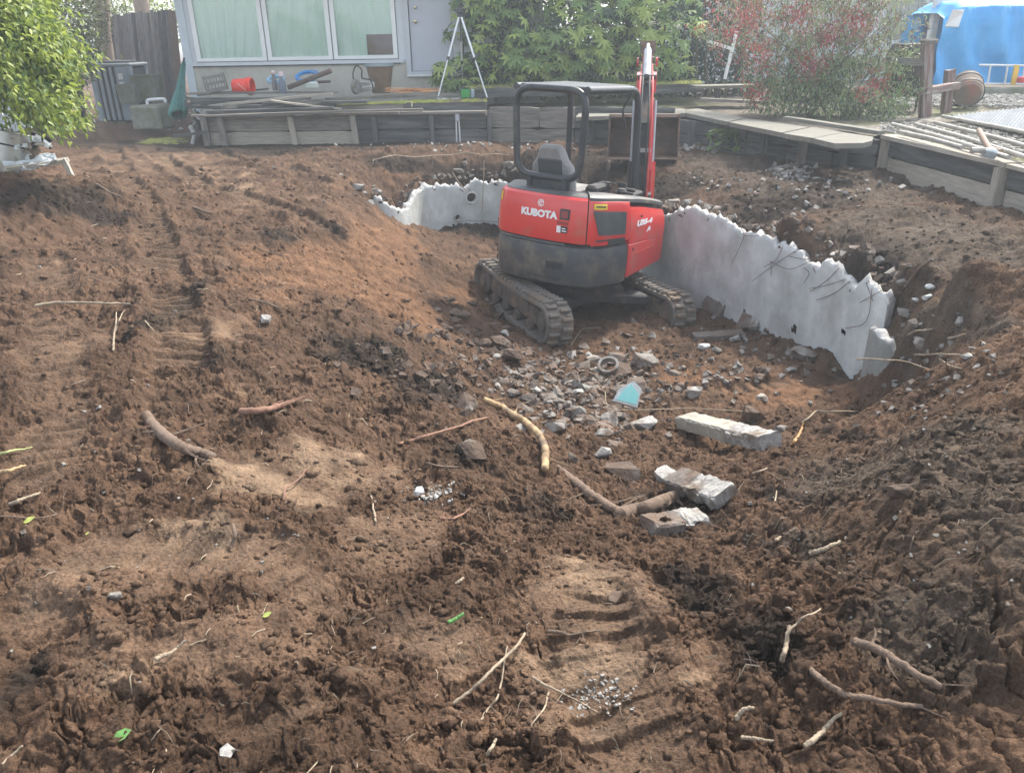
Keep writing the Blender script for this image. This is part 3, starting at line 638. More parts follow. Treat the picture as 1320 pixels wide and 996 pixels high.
patch(0, 0, 0, 0, 'lower_vent', Mgrl, .009, 8, poly=[(.70, .985), (1.04, .985), (1.04, 1.045), (.62, 1.05)])
patch(0, 0, 0, 0, 'red_trim', Mred, .012, 8, poly=[(.58, .99), (.78, .99), (.78, 1.03), (.56, 1.03)])
sS = sR-sC
wraptext('U35-4', .10, sS+.36, 1.14, 'model_lettering', Mwht, 1.7, 0, .25, .007); wraptext('A', .09, sS+.50, 1.02, 'model_lettering', Mwht, 1.6, 0, .2, .008)
patch(sS+.26, 1.245, sS+.30, 1.275, 'key_hole', Mblkd, .009, 2); patch(sS+.10, .86, sS+.125, .89, 'bolt_hole', Mblkd, .009, 2); patch(sS+.18, .80, sS+.75, .806, 'panel_crease_shade', mat('crease_shade_red', (.35, .02, .015), (.3, .02, .01), 8, .5), .007)  # crease shade on the side panel painted as a darker red line
patch(-.1, .60, .3, .607, 'cast_crease_shade', Mblkd, .008)  # crease shade painted as a black line
for uu in (-.66, -.66): pass
patch(-.735, .72, -.69, .79, 'slot', Mblkd, .01, 2); patch(-.735, .62, -.69, .69, 'slot', Mblkd, .01, 2)
patch(.10, .70, .30, .78, 'cast_recess_shade', mat('recess_shade_grey', (.03, .034, .036), (.02, .022, .024), 9, .6), .006)  # recess shade painted as a darker grey patch
patch(-.74, 1.0, -.68, 1.1, 'tail_lamp', mat('lamp_lens', (.3, .03, .03), (.05, .05, .05), 30, .2), .006, 3)
# --- canopy
def cr(pts, n=6):                          # Catmull-Rom through points
    P = [Vector(p) for p in pts]; P = [P[0]*2-P[1]]+P+[P[-1]*2-P[-2]]; out = []
    for i in range(1, len(P)-2):
        for k in range(n):
            t = k/n; a, b, c, d = P[i-1], P[i], P[i+1], P[i+2]
            out.append(.5*((2*b)+(c-a)*t+(2*a-5*b+4*c-d)*t*t+(3*b-a-3*c+d)*t**3))
    return out+[P[-2]]
def rpath(pts, r, n=7):                    # polyline with rounded corners
    out = [Vector(pts[0])]
    for a, p, b in zip(pts[:-2], pts[1:-1], pts[2:]):
        a, p, b = Vector(a), Vector(p), Vector(b); d1 = (a-p); d2 = (b-p); q = min(r, d1.length*.49, d2.length*.49); A = p+d1.normalized()*q; B = p+d2.normalized()*q
        for k in range(n+1): t = k/n; out.append(A*(1-t)**2+p*2*t*(1-t)+B*t*t)
    return out+[Vector(pts[-1])]
XL, XR, YB, YF, ZT, ZB = -.56, .29, -.50, .72, 2.48, 1.59
mb = MB(); mb.tube(rpath([(-.12, YB, ZB), (XL+.05, YB, ZB), (XL, YB, ZT), (XR, YB, ZT), (XR-.03, YB, ZB), (-.12, YB, ZB)], .20, 8), .038, 10, False); eb(mb, 'rear_hoop', Mrops, smooth=60)
mb = MB()
for x in (-.34, .09): mb.tube([(x, YB, 1.42), (x, YB, 1.58)], .04, 8)
mb.box((-.12, YB+.02, 1.52), (.52, .06, .14), bev=.02); eb(mb, 'hoop_bracket', Mrops)
mb = MB(); mb.tube(rpath([(XR, YB, ZT), (XR+.02, YF, ZT-.02), (XR+.05, YF+.05, 1.25)], .22, 8), .04, 10); eb(mb, 'right_post', Mrops, smooth=60)
mb = MB(); mb.tube(rpath([(XL, YB, ZT), (XL, YF, ZT-.02), (XL, YF+.05, 1.0)], .22, 8), .035, 10); eb(mb, 'left_post', Mrops, smooth=60)
mb = MB(); mb.tube([(XL, YF-.2, ZT-.02), (XR, YF-.2, ZT-.02)], .028, 8)
mb.box(((XL+XR)/2, (YB+YF)/2-.05, ZT+.012), (XR-XL-.02, YF-YB-.22, .035), bev=.012); eb(mb, 'canopy_roof', Mrops)
mb = MB(); mb.tube(cr([(XR+.03, .5, ZT-.06), (XR-.03, .45, 2.25), (XR+.0, .5, 2.05)]), .012, 6); eb(mb, 'lamp_cable', Mdark)
# --- seat
mb = MB(); sx, sy = -.20, -.16
prof = [(-.25, 1.40), (-.255, 1.58), (-.235, 1.68), (-.17, 1.76), (-.135, 1.86), (-.10, 1.895), (.10, 1.895), (.135, 1.86), (.17, 1.76), (.235, 1.68), (.255, 1.58), (.25, 1.40)]
vs = []; fs = []; n = len(prof)
for yo, sc_ in ((-.10, .90), (-.075, 1.0), (.0, 1.02), (.05, .93)):
    for x, z in prof: vs.append((sx+x*sc_, sy+yo+(z-1.4)*-.22, 1.6+(z-1.6)*sc_))
for j in range(3):
    for i in range(n): fs.append((j*n+i, j*n+(i+1) % n, (j+1)*n+(i+1) % n, (j+1)*n+i))
fs += [tuple(range(n))[::-1], tuple(3*n+i for i in range(n))]; mb.add(vs, fs)
st = eb(mb, 'seat_back', Mseat, smooth=50)
mb = MB(); mb.box((sx, sy-.155, 1.63), (.30, .03, .26), (R(12), 0, 0), bev=.01); o = eb(mb, 'seat_back_panel', mat('dark_grey_vinyl', (.07, .07, .07), (.05, .05, .05), 9, .6))
mb = MB(); mb.box((sx, sy+.22, 1.37), (.46, .46, .12), bev=.04); mb.box((sx, sy+.1, 1.2), (.4, .4, .24), bev=.03); eb(mb, 'seat_cushion', Mseat)
for x in (sx-.36, sx+.36):
    mb = MB(); mb.box((x, sy+.35, 1.42), (.14, .45, .10), bev=.03); eb(mb, 'arm_console', Mdark)
    mb = MB(); mb.tube(cr([(x, sy+.5, 1.45), (x+.01, sy+.52, 1.58), (x, sy+.54, 1.64)]), .014, 6); mb.lathe([(.001, 0), (.028, .01), (.032, .06), (.02, .1), (.001, .11)], (x, sy+.54, 1.6), 10); eb(mb, 'joystick', Mdark, smooth=50)
mb = MB(); mb.box((-.25, .62, 1.15), (.5, .08, .1), bev=.02)
for x in (-.38, -.26): mb.tube([(x, .6, 1.0), (x, .5, 1.55)], .012, 6); mb.lathe([(.001, 0), (.02, .01), (.02, .05), (.001, .06)], (x, .5, 1.54), 8)
eb(mb, 'travel_levers', Mdark)
mb = MB(); mb.box((.42, .42, 1.36), (.26, .30, .06), bev=.02); mb.lathe([(.05, 0), (.06, .03), (.04, .06), (.001, .065)], (.48, .12, 1.40), 12); mb.box((.30, .5, 1.43), (.10, .05, .06), bev=.01); mb.box((.5, .3, 1.42), (.12, .05, .04), bev=.01); eb(mb, 'hydraulic_cover', Mdark)
mb = MB(); mb.box((.24, .28, 1.47), (.16, .03, .02), bev=.005); mb.tube([(.24, .28, 1.35), (.24, .28, 1.47)], .012, 6); eb(mb, 'dozer_lever', Mdark)
# --- boom, arm and bucket: in the vertical plane from the swing post towards the bucket
Bf = Vector((1.64, 9.75, 0)); Bt = Vector((2.03, 12.1, 0)); bd = (Bt-Bf).normalized(); bs = Vector((bd.y, -bd.x, 0))
def BP(f, z, s=0): return Bf+bd*f+bs*s+Vector((0, 0, z))-EXL
def bb(mb, name, mt, smooth=None, parent=ex): return fixn(mb.build(name, mt, parent, smooth))
def plate(out, s0, s1): mb = MB(); return mb.prism(out, lambda p: BP(p[0], p[1], s0), lambda p: BP(p[0], p[1], s1))
bb(plate([(-.35, -.85), (.0, -.85), (.12, -.5), (.1, -.1), (-.12, -.1), (-.35, -.4)], -.12, .12), 'swing_post', Mdark)
lo = [(.02, -.45), (.05, .0), (.28, .55), (.62, .92), (1.02, 1.12), (1.48, 1.24)]; up = [(1.46, 1.34), (1.0, 1.27), (.50, 1.10), (.08, .70), (-.10, .1), (-.12, -.4)]
bb(plate(lo+up, -.078, .078), 'boom', Mred)
# shade on the boom's back put into a dark strip under the hoses
edge = up[::-1]
mb = MB()
for (a, b) in zip(edge[:-1], edge[1:]):
    A, B_ = Vector(a), Vector(b); d = (B_-A).normalized(); nrm = Vector((-d.y, d.x))
    q = [A, B_, B_+nrm*.03, A+nrm*.03]; mb.prism([tuple(k) for k in q], lambda p: BP(p[0], p[1], -.06), lambda p: BP(p[0], p[1], .06))
bb(mb, 'boom_back_shade', Mdark)
for s in (-.068, .068, -.04, .035):
    mb = MB(); mb.tube(cr([BP(-.22, -.25, s), BP(-.2, .1, s), BP(-.02, .75, s*1.2), BP(.42, 1.18, s*1.1), BP(.8, 1.28, s)]), .012, 6); bb(mb, 'hydraulic_hose', Mdark if abs(s) < .05 else mat('red_hose', (.55, .06, .05), (.4, .04, .04), 9, .5), 60)
for s in (-.135, .12):
    mb = MB(); mb.tube([BP(.12, -.45, s), BP(.22, .25, s)], .042, 10); bb(mb, 'boom_cylinder', Mdark if s < 0 else Mred, 60)
    mb = MB(); mb.tube([BP(.22, .25, s), BP(.45, .95, s)], .022, 8); bb(mb, 'cylinder_rod', Mcyl, 60)
for s in (-.10, .10):
    bb(plate([(-.14, .2), (-.05, .5), (.14, .84), (.20, .80), (0, .46), (-.08, .18)], s-.012, s+.012), 'guard_rail', Mred)
    bb(plate([(.44, 1.04), (.52, 1.24), (.62, 1.27), (.66, 1.12)], s-.02, s+.02), 'cylinder_lug', Mred)
mb = MB(); mb.tube([BP(.52, 1.21, 0), BP(1.08, 1.50, 0)], .052, 12); bb(mb, 'arm_cylinder', Mcyl, 60)
mb = MB(); mb.tube([BP(1.08, 1.50, 0), BP(1.42, 1.57, 0)], .028, 8); bb(mb, 'cylinder_rod', Mcyl, 60)
mb = MB(); mb.tube([BP(.52, 1.21, -.11), BP(.52, 1.21, .11)], .035, 10); bb(mb, 'pivot_pin', Mdark, 60)
bb(plate([(1.36, 1.30), (1.44, 1.58), (1.60, 1.58), (1.72, 1.30), (2.30, .66), (2.16, .58), (1.62, 1.08)], -.065, .065), 'dipper_arm', Mred)
bb(plate([(1.38, 1.46), (1.46, 1.62), (1.58, 1.62), (1.62, 1.46)], -.10, .10), 'arm_head', Mrustm)
for s in (-.125, .125): mb = MB(); mb.tube([BP(1.48, 1.36, s-.012), BP(1.48, 1.36, s+.012)], .06, 12); bb(mb, 'pivot_boss', Mred, 60)
mb = MB(); mb.tube([BP(1.75, 1.36, 0), BP(2.15, .98, 0)], .038, 10); bb(mb, 'bucket_cylinder', Mdark, 60)
mb = MB(); mb.box(BP(-.07, .42, 0), (.19, .03, .045), Matrix.Rotation(math.atan2(bs.y, bs.x), 3, 'Z')); bb(mb, 'hose_clamp', mat('pale_metal', (.5, .5, .5), (.4, .4, .4), 9, .4))
# bucket opening faces the cab
bo = [(2.04, .05), (2.22, .0), (2.42, .06), (2.52, .22), (2.50, .42), (2.38, .57), (2.22, .62)]; bi = [(f-.0, z) for f, z in bo]
W2 = .50; mb = MB(); inn = []
for i, (f, z) in enumerate(bo):
    a = Vector(bo[max(i-1, 0)]); b = Vector(bo[min(i+1, len(bo)-1)]); d = (b-a).normalized(); inn.append((f-d.y*.022, z+d.x*.022))
mb.prism(bo+inn[::-1], lambda p: BP(p[0], p[1], -W2), lambda p: BP(p[0], p[1], W2)); bk = bb(mb, 'bucket', Mrustm)
for s in (-W2, W2): bb(plate(bo, s-.011, s+.011), 'bucket_side', Mrustm)
Mlip = mat('worn_edge', (.30, .24, .19), (.2, .13, .09), 14, .5, .2)
bb(plate([(1.98, .035), (2.10, .02), (2.10, .045), (1.98, .06)], -W2-.02, W2+.02), 'cutting_edge', Mlip); bb(plate([(2.19, .60), (2.25, .60), (2.25, .645), (2.19, .645)], -W2-.01, W2+.01), 'top_rim', Mlip)
for s in (-.12, .12): bb(plate([(2.18, .60), (2.10, .78), (2.24, .86), (2.42, .62)], s-.012, s+.012), 'bucket_ear', Mrustm)
for s in (-W2, W2): mb = MB(); mb.tube([BP(1.99, .05, s), BP(2.20, .63, s)], .014, 6); bb(mb, 'side_edge', Mrustm)
# ------------------------------------------------------------------ timber
Mwood = mat('weathered_timber', (.30, .275, .24), (.17, .155, .135), 3.5, .85, .8, 9, stretch=(1.2, 14, 14), c3=(.11, .10, .085), c3s=1.2, c3f=(.5, .7), objvar=.25)
Mwoodd = mat('dark_and_shade_timber', (.10, .10, .095), (.05, .05, .048), 3.5, .85, .8, 9, stretch=(1.2, 14, 14), c3=(.17, .17, .16), c3s=.9, c3f=(.45, .7), objvar=.2)  # dark timber tone; also holds the painted shade below the benches
Mwoodl = mat('pale_timber', (.44, .40, .33), (.30, .27, .22), 3.5, .85, .7, 9, stretch=(1.2, 14, 14), c3=(.2, .19, .16), c3s=1.5, c3f=(.55, .75), objvar=.15)
Mmoss = mat('moss', (.30, .31, .055), (.17, .19, .035), 12, .95, 1, 60, c3=(.13, .10, .06), c3s=4, c3f=(.5, .62), wcoord=True)
def plank(name, a, b, w, h, mt, parent=None, up=Vector((0, 0, 1)), jit=.004, seg=5, bend=0):
    """board with its length along local X from point a to point b; w across, h thick (along up)"""
    a, b = Vector(a), Vector(b); d = b-a; L_ = d.length; x = d.normalized(); y = up.cross(x).normalized(); z = x.cross(y)
    vs = []; fs = []
    for i in range(seg+1):
        t = i/seg; e = (1-random.uniform(0, .12)) if i in (0, seg) else 1
        for sy, sz in ((-1, -1), (1, -1), (1, 1), (-1, 1)):
            vs.append((-L_/2+L_*t+(random.uniform(-.012, .012) if i in (0, seg) else 0), sy*w/2*e+random.uniform(-jit, jit), sz*h/2*e+random.uniform(-jit, jit)*.6+bend*math.sin(math.pi*t)))
    for i in range(seg):
        for k in range(4): fs.append((i*4+k, i*4+(k+1) % 4, (i+1)*4+(k+1) % 4, (i+1)*4+k))
    fs += [(3, 2, 1, 0), tuple(seg*4+k for k in range(4))]
    mb = MB().add(vs, fs); o = mb.build(name, mt, parent)
    M = Matrix((x, y, z)).transposed().to_4x4(); M.translation = (a+b)/2-(Vector(parent.location) if parent else Vector()); o.matrix_local = M
    return fixn(o)
UP = Vector((0, 0, 1))
A, B = PZ(266, 187, 0), PZ(628, 183, 0); Cn = PZ(868, 187, 0); E_ = PZ(1137, 224, 0); F_ = PZ(1281, 270, 0); dEF = (F_-E_).normalized(); G_ = F_+dEF*3.2
def lerp(a, b, t): return a+(b-a)*t
def at(a, b, px):                         # parameter on line a-b seen at photo column px (ground level)
    u = (px-660)/FPX; best = min(((abs(prj(lerp(a, b, t/400))-px)), t/400) for t in range(401)); return best[1]
def prj(p):
    q = Vector(p)-Vector((0, 0, EYE)); return 660+FPX*q.dot(Rv)/q.dot(Fv)
def prjy(p):
    q = Vector(p)-Vector((0, 0, EYE)); return 498-FPX*q.dot(Uv)/q.dot(Fv)
ZC = .50
def wallrun(th, a, b, cols, rows, mt, thick=.05, gap=.012, mts=None):
    n = Vector((-(b-a).y, (b-a).x, 0)).normalized()
    if n.y < 0 and abs(n.x) < .9: n = -n
    for c0, c1 in zip(cols[:-1], cols[1:]):
        for r, (z0, z1) in enumerate(rows):
            p, q = lerp(a, b, c0), lerp(a, b, c1); d = (q-p).normalized()*gap*.5; o = n*(thick/2+random.uniform(0, .012))
            z = (z0+z1)/2; plank('board', p+d+o+UP*z, q-d+o+UP*z, z1-z0-gap, thick, (mts[r] if mts else mt), th, up=n)
rw = thing('retaining_wall', 'weathered timber retaining wall with upright posts below the lumber pile', 'retaining wall', tuple(lerp(A, B, .5)))
cols = [at(A, B, x) for x in (262, 290, 380, 458, 486, 556, 628)]; cols[0] = 0; cols[-1] = 1
wallrun(rw, A, B, cols[:4], [(-.25, .22), (.22, ZC-.015)], Mwoodl, mts=[Mwoodl, Mwood])
wallrun(rw, A, B, cols[3:], [(-.25, .23), (.23, ZC-.015)], Mwoodd)
for px, wd, mt, lean in ((270, .11, Mwood, .0), (292, .10, Mwood, .03), (381, .10, Mwoodl, .03), (460, .10, Mwoodl, .02), (485, .10, Mwoodd, 0), (558, .10, Mwoodd, 0)):
    t = at(A, B, px); p = lerp(A, B, t)+Vector((0, -.055, 0)); plank('post', p+Vector((lean, 0, -.25)), p+Vector((-lean, 0, ZC-.02)), wd, .09, mt, rw, up=Vector((0, 1, 0)))
for t0, t1 in ((-.03, .34), (.343, .7), (.703, 1.0)): plank('cap_board', lerp(A, B, t0)+Vector((0, -.03, ZC+.012)), lerp(A, B, t1)+Vector((0, -.03, ZC+.015)), .19, .04, Mwood, rw)
# behind the cap: sleepers with moss on top
sl = thing('sleeper_step', 'low step of old sleepers with moss along the top behind the excavator', 'step', tuple(lerp(A, B, .9)+UP*.5))
for a, b, z, mt in ((PY(335, 138, 15.0), PY(520, 134, 15.1), .56, Mwood), (PY(520, 134, 15.1), PY(628, 131, 15.15), .57, Mwoodd)):
    a.z = b.z = z; plank('sleeper', a, b, .2, .14, mt, sl, jit=.008)
    mb = MB(); n = 40; vs = []; fs = []
    for i in range(n+1):
        for k in range(5): p = lerp(a, b, i/n); vs.append((p.x, p.y-.10+.10*k, z+.07+.012+.02*math.sin(math.pi*k/4)+random.uniform(0, .02)-(.02 if k in (0, 4) else 0)))
    for i in range(n):
        for k in range(4): fs.append((i*5+k, i*5+k+1, (i+1)*5+k+1, (i+1)*5+k))
    o = mb.add(vs, fs).build('moss', Mmoss, sl, off=sl.location, kind='stuff'); fixn(o)
# middle wall (behind the canopy) : large grey boards
mw = thing('retaining_wall', 'grey timber retaining wall of large square boards seen behind the canopy', 'retaining wall', tuple(lerp(B, Cn, .4)))
B2 = B+Vector((.05, -.03, 0)); cm = [0, at(B, Cn, 692), at(B, Cn, 738), at(B, Cn, 800), 1]
wallrun(mw, B2, Cn, cm[:3], [(-.25, .24), (.24, .60)], Mwoodl, mts=[Mwood, Mwood]); wallrun(mw, B2, Cn, cm[2:], [(-.25, .24), (.24, .60)], Mwoodd)  # right-hand boards coloured dark for the shade below the bench
for px in (628, 760, 800, 850): t = at(B, Cn, px); p = lerp(B2, Cn, t)+Vector((0, -.05, 0)); plank('post', p+UP*-.2, p+UP*.5, .07, .07, Mwoodd, mw, up=Vector((0, 1, 0)))
st2 = thing('sleeper_step', 'upper mossy sleeper ledge running below the broad leaved shrub', 'step', (1, 16.4, .6))
for a, b in ((PY(600, 128, 16.0), PY(770, 124, 16.2)), (PY(770, 124, 16.2), PY(905, 118, 16.4))):
    z = .74; a.z = b.z = z; plank('sleeper', a, b, .25, .16, Mwoodd, st2, jit=.01)
    vs = []; fs = []; n = 60
    for i in range(n+1):
        for k in range(6): p = lerp(a, b, i/n); vs.append((p.x, p.y-.14+.22*k, z+.085+.02*math.sin(math.pi*k/5)+random.uniform(0, .03)-(.04 if k == 0 else 0)))
    for i in range(n):
        for k in range(5): fs.append((i*6+k, i*6+k+1, (i+1)*6+k+1, (i+1)*6+k))
    fixn(MB().add(vs, fs).build('moss', Mmoss, st2, off=st2.location, kind='stuff'))
# wall under the benches and the right hand wall
bw = thing('retaining_wall', 'timber wall coloured dark for the shade under the row of bench seats', 'retaining wall', tuple(lerp(Cn, E_, .5)))
wallrun(bw, Cn, E_, [0, .2, .4, .6, .8, .97], [(-.25, .2), (.2, .42)], Mwoodd)  # dark boards put the shade under the seats into the colour
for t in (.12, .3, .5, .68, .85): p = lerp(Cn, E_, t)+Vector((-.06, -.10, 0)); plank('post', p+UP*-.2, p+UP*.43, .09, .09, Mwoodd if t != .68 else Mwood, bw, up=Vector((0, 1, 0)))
rr_ = thing('retaining_wall', 'timber retaining wall at the right with a pale lower board and a cap', 'retaining wall', tuple(lerp(E_, F_, .5)))
nR = Vector((dEF.y, -dEF.x, 0)); nR = nR if nR.x > 0 else -nR
for (a, b) in ((E_+dEF*.05, F_-dEF*.03), (F_+dEF*.08, G_)):
    for k, (z0, z1, mt) in enumerate(((-.25, .22, Mwoodl), (.225, .43, Mwood if a is not None else Mwood))):
        z = (z0+z1)/2; plank('board', a+nR*(.05-.02*k)+UP*z, b+nR*(.05-.02*k)+UP*z, z1-z0-.01, .05, mt if k == 0 else Mwoodd, rr_, up=nR)
for p in (E_, F_, G_):
    plank('post', p+UP*-.25, p+UP*.42, .10, .13, Mwoodl, rr_, up=nR)
plank('cap_board', E_-dEF*.1+nR*.05+UP*.45, F_+dEF*.06+nR*.05+UP*.45, .20, .045, Mwoodl, rr_); plank('cap_board', F_+dEF*.07+nR*.06+UP*.44, G_+nR*.05+UP*.44, .19, .04, Mwoodl, rr_)
# bench seats
Mseatw = mat('grey_bench_timber', (.21, .20, .165), (.145, .14, .115), 3, .85, .5, 9, stretch=(1.2, 14, 14), c3=(.27, .26, .22), c3s=1.5, c3f=(.5, .7))
bn = thing('bench_seat', 'grey timber bench slabs cantilevered along the garden wall', 'bench', tuple(lerp(Cn, E_, .5)+UP*.45))
def slab(name, pts, z, h, mt, parent):
    mb = MB(); P = [PZ(x, y, z) for x, y in pts]; mb.prism(P, lambda p: (p.x, p.y, z-h), lambda p: (p.x, p.y, z)); return fixn(mb.build(name, mt, parent, off=parent.location))
slab('seat_slab', [(742, 151), (748, 144), (880, 140), (884, 142), (884, 146)], .50, .06, Mseatw, bn)
slab('seat_slab', [(884.6, 146), (884.6, 142), (900, 140), (960, 152), (938, 157)], .50, .06, Mseatw, bn)
slab('seat_slab', [(940, 157.6), (962, 152.6), (1042, 164), (1008, 171)], .50, .06, Mseatw, bn)
slab('seat_slab', [(1009, 172), (1043, 164.6), (1048, 163.5), (1088, 170.5), (1048, 178)], .50, .06, Mseatw, bn)
slab('seat_slab', [(1048.7, 178.4), (1088.6, 170.8), (1126, 176.5), (1124, 181.5), (1112, 184.5), (1076, 185)], .50, .06, Mseatw, bn)
plank('back_rail', PZ(1012, 152, .56), PZ(1136, 171, .52), .12, .05, Mseatw, bn)
# ------------------------------------------------------------------ patio behind the walls
FL = [A, B, Cn+Vector((.1, .1, 0)), E_, F_, G_, Vector((8, 3, 0))]; BL = [Vector((-6.6, 19, 0)), Vector((-1, 30, 0)), Vector((5, 30, 0)), Vector((18, 30, 0)), Vector((26, 20, 0)), Vector((26, 12, 0)), Vector((26, 3, 0))]
seg = []; 
for i in range(len(FL)-1):
    n = max(4, int(max((FL[i+1]-FL[i]).length, (BL[i+1]-BL[i]).length*.5)/.09)); seg += [(lerp(FL[i], FL[i+1], k/n), lerp(BL[i], BL[i+1], k/n)) for k in range(n)]
seg.append((FL[-1], BL[-1])); ts = np.concatenate([[0, .004], np.geomspace(.01, 1, 110)]); fx = np.array([(a.x, a.y) for a, b in seg]); bx = np.array([(b.x, b.y) for a, b in seg])
PX = (fx[:, None, :]*(1-ts)[None, :, None]+bx[:, None, :]*ts[None, :, None]); dirn = (bx-fx); dirn /= np.linalg.norm(dirn, axis=1)[:, None]; PX = PX+dirn[:, None, :]*.10
x, y = PX[..., 0].ravel(), PX[..., 1].ravel(); z = .44+.02*fbm(x*2, y*2, 3, 2)+.018*clods(x/.12, y/.12, 3)+sstep(0, 6, x-3.5)*.05*0
g = sstep(-.1, .3, fbm(x*.8, y*.8, 3, 12)); gr = (sstep(4.6, 5.2, x)*(1-sstep(16, 17.5, y)))
cm_ = np.array([.19, .165, .135])[None]*(1-.3*g[:, None])+0
mossy = (sstep(15.2, 16, y)*sstep(-2.5, -.5, x)*sstep(4.5, 3.5, x))*.7+gr*sstep(.1, .5, fbm(x*.6+3, y*.6, 3, 22)+.25)*.7
cm_ = cm_*(1-mossy[:, None])+np.array([.13, .14, .05])[None]*mossy[:, None]
gv = gr*sstep(.3, .62, clods(x/.07, y/.07, 8))*(1-mossy)*.9; cm_ = cm_*(1-gv[:, None])+np.array([.36, .34, .30])[None]*gv[:, None]
na_, nb_ = len(seg), len(ts); i_, j_ = np.meshgrid(np.arange(na_-1), np.arange(nb_-1), indexing='ij'); q = np.stack([i_*nb_+j_, (i_+1)*nb_+j_, (i_+1)*nb_+j_+1, i_*nb_+j_+1], -1).reshape(-1, 4)
patio = npmesh('patio', np.stack([x, y, z], 1), q, mat('patio_soil', (1.15, 1.15, 1.15), (.7, .7, .7), 14, .95, .8, 60, vc='soil', wcoord=True), smooth=True, kind='structure', cols=cm_)
tag(patio, 'raised bare and mossy ground behind the timber walls')
# ------------------------------------------------------------------ house
HY = 17.3; Ph = lambda px, py, dy=0: PY(px, py, HY+dy)
def hbox(mb, x0, x1, z0, z1, y0, y1, **k): return mb.box(((x0+x1)/2, (y0+y1)/2, (z0+z1)/2), (abs(x1-x0), abs(y1-y0), abs(z1-z0)), **k)
hx = lambda px, py=60: Ph(px, py).x; hz = lambda py, px=400: Ph(px, py).z
XA, XB = hx(236, 60), hx(700, 60); Z0, ZS, ZW = .3, hz(83), hz(77)
Mpl_ = mat('beige_plaster', (.52, .50, .43), (.42, .40, .34), 3, .9, .3, 60, c3=(.33, .33, .29), c3s=1.2, c3f=(.55, .75)); Mtrim = mat('pale_trim_paint', (.60, .64, .66), (.54, .58, .60), 4, .55, .1, 40)
Mwhite = mat('white_frame', (.80, .82, .80), (.74, .76, .74), 4, .4); Mdoor = mat('pale_grey_door', (.47, .50, .55), (.44, .47, .52), 3, .5, .08, 40); Mjamb = mat('door_frame_paint', (.52, .55, .58), (.48, .51, .54), 3, .5)
Mroof = mat('roof_shingle', (.12, .11, .10), (.08, .075, .07), 12, .9, .5, 40)
house = thing('house', 'pale single storey house with green curtained windows and a grey door', 'house', (XA, HY, .4))
hs_ = house.location
def hb(name, mt, *boxes, parent=house, sm=None):
    mb = MB()
    for b in boxes: hbox(mb, *b)
    return fixn(mb.build(name, mt, parent, sm, off=hs_))
ZTOP = 3.0; win = [(251, 343), (344, 428), (430, 514)]; xs = [hx(a) for a in (251, 343.5, 429, 513)]
xd0, xd1 = hx(523), hx(594)
hb('lower_wall', Mpl_, (XA, xd0, Z0, ZS, HY, HY+.2), (xd0, xd1, Z0, hz(100), HY-.01, HY+.19), (xd1, XB, Z0, ZS, HY, HY+.2))
hb('upper_wall', Mtrim, (XA, xs[0], ZS, ZTOP, HY, HY+.2), (xs[0], xs[3], 2.75, ZTOP, HY, HY+.2), (xs[3], xd0, ZS, ZTOP, HY, HY+.2), (xd0, xd1, 2.72, ZTOP, HY, HY+.2), (xd1, XB, ZS, ZTOP, HY, HY+.2))
hb('side_wall', Mtrim, (XA, XA+.2, Z0, ZTOP, HY+.2, HY+8)); hb('back_room', mat('interior_grey', (.25, .25, .24), (.2, .2, .2), 3, .9), (XA+.2, XB, Z0, ZTOP, HY+1.4, HY+1.5))
hb('corner_trim', mat('bluish_trim', (.55, .62, .66), (.5, .57, .6), 4, .5), (XA-.02, XA+.14, Z0, ZTOP, HY-.035, HY-.001))
hb('sill_band', Mtrim, (XA+.15, hx(520), hz(83), hz(78.5), HY-.06, HY-.002)); hb('sill_shade_strip', mat('painted_sill_shade', (.08, .08, .08), (.05, .05, .05), 5, .8), (XA+.15, hx(515), hz(84.2), hz(83), HY-.045, HY-.002))  # dark strip painted as the shade below the sill band
rf = hb('roof', Mroof, (XA-.6, XB+.6, ZTOP, ZTOP+.15, HY-.7, HY+8)); hb('fascia', Mwhite, (XA-.62, XB+.62, ZTOP-.05, ZTOP+.16, HY-.74, HY-.70))
Mcurt = mat('mint_curtain', (.74, .92, .82), (.66, .87, .76), 2.5, .8)
gl = bpy.data.materials.new('window_glass'); gl.use_nodes = True; N = gl.node_tree.nodes; Lk = gl.node_tree.links; N.remove(N['Principled BSDF'])
tr = N.new('ShaderNodeBsdfTransparent'); gs = N.new('ShaderNodeBsdfGlossy'); gs.inputs['Roughness'].default_value = .02; fr_ = N.new('ShaderNodeFresnel'); fr_.inputs[0].default_value = 1.5; mx = N.new('ShaderNodeMixShader')
tr.inputs[0].default_value = (.98, .99, .985, 1); Lk.new(fr_.outputs[0], mx.inputs[0]); Lk.new(tr.outputs[0], mx.inputs[1]); Lk.new(gs.outputs[0], mx.inputs[2]); Lk.new(mx.outputs[0], N['Material Output'].inputs[0])
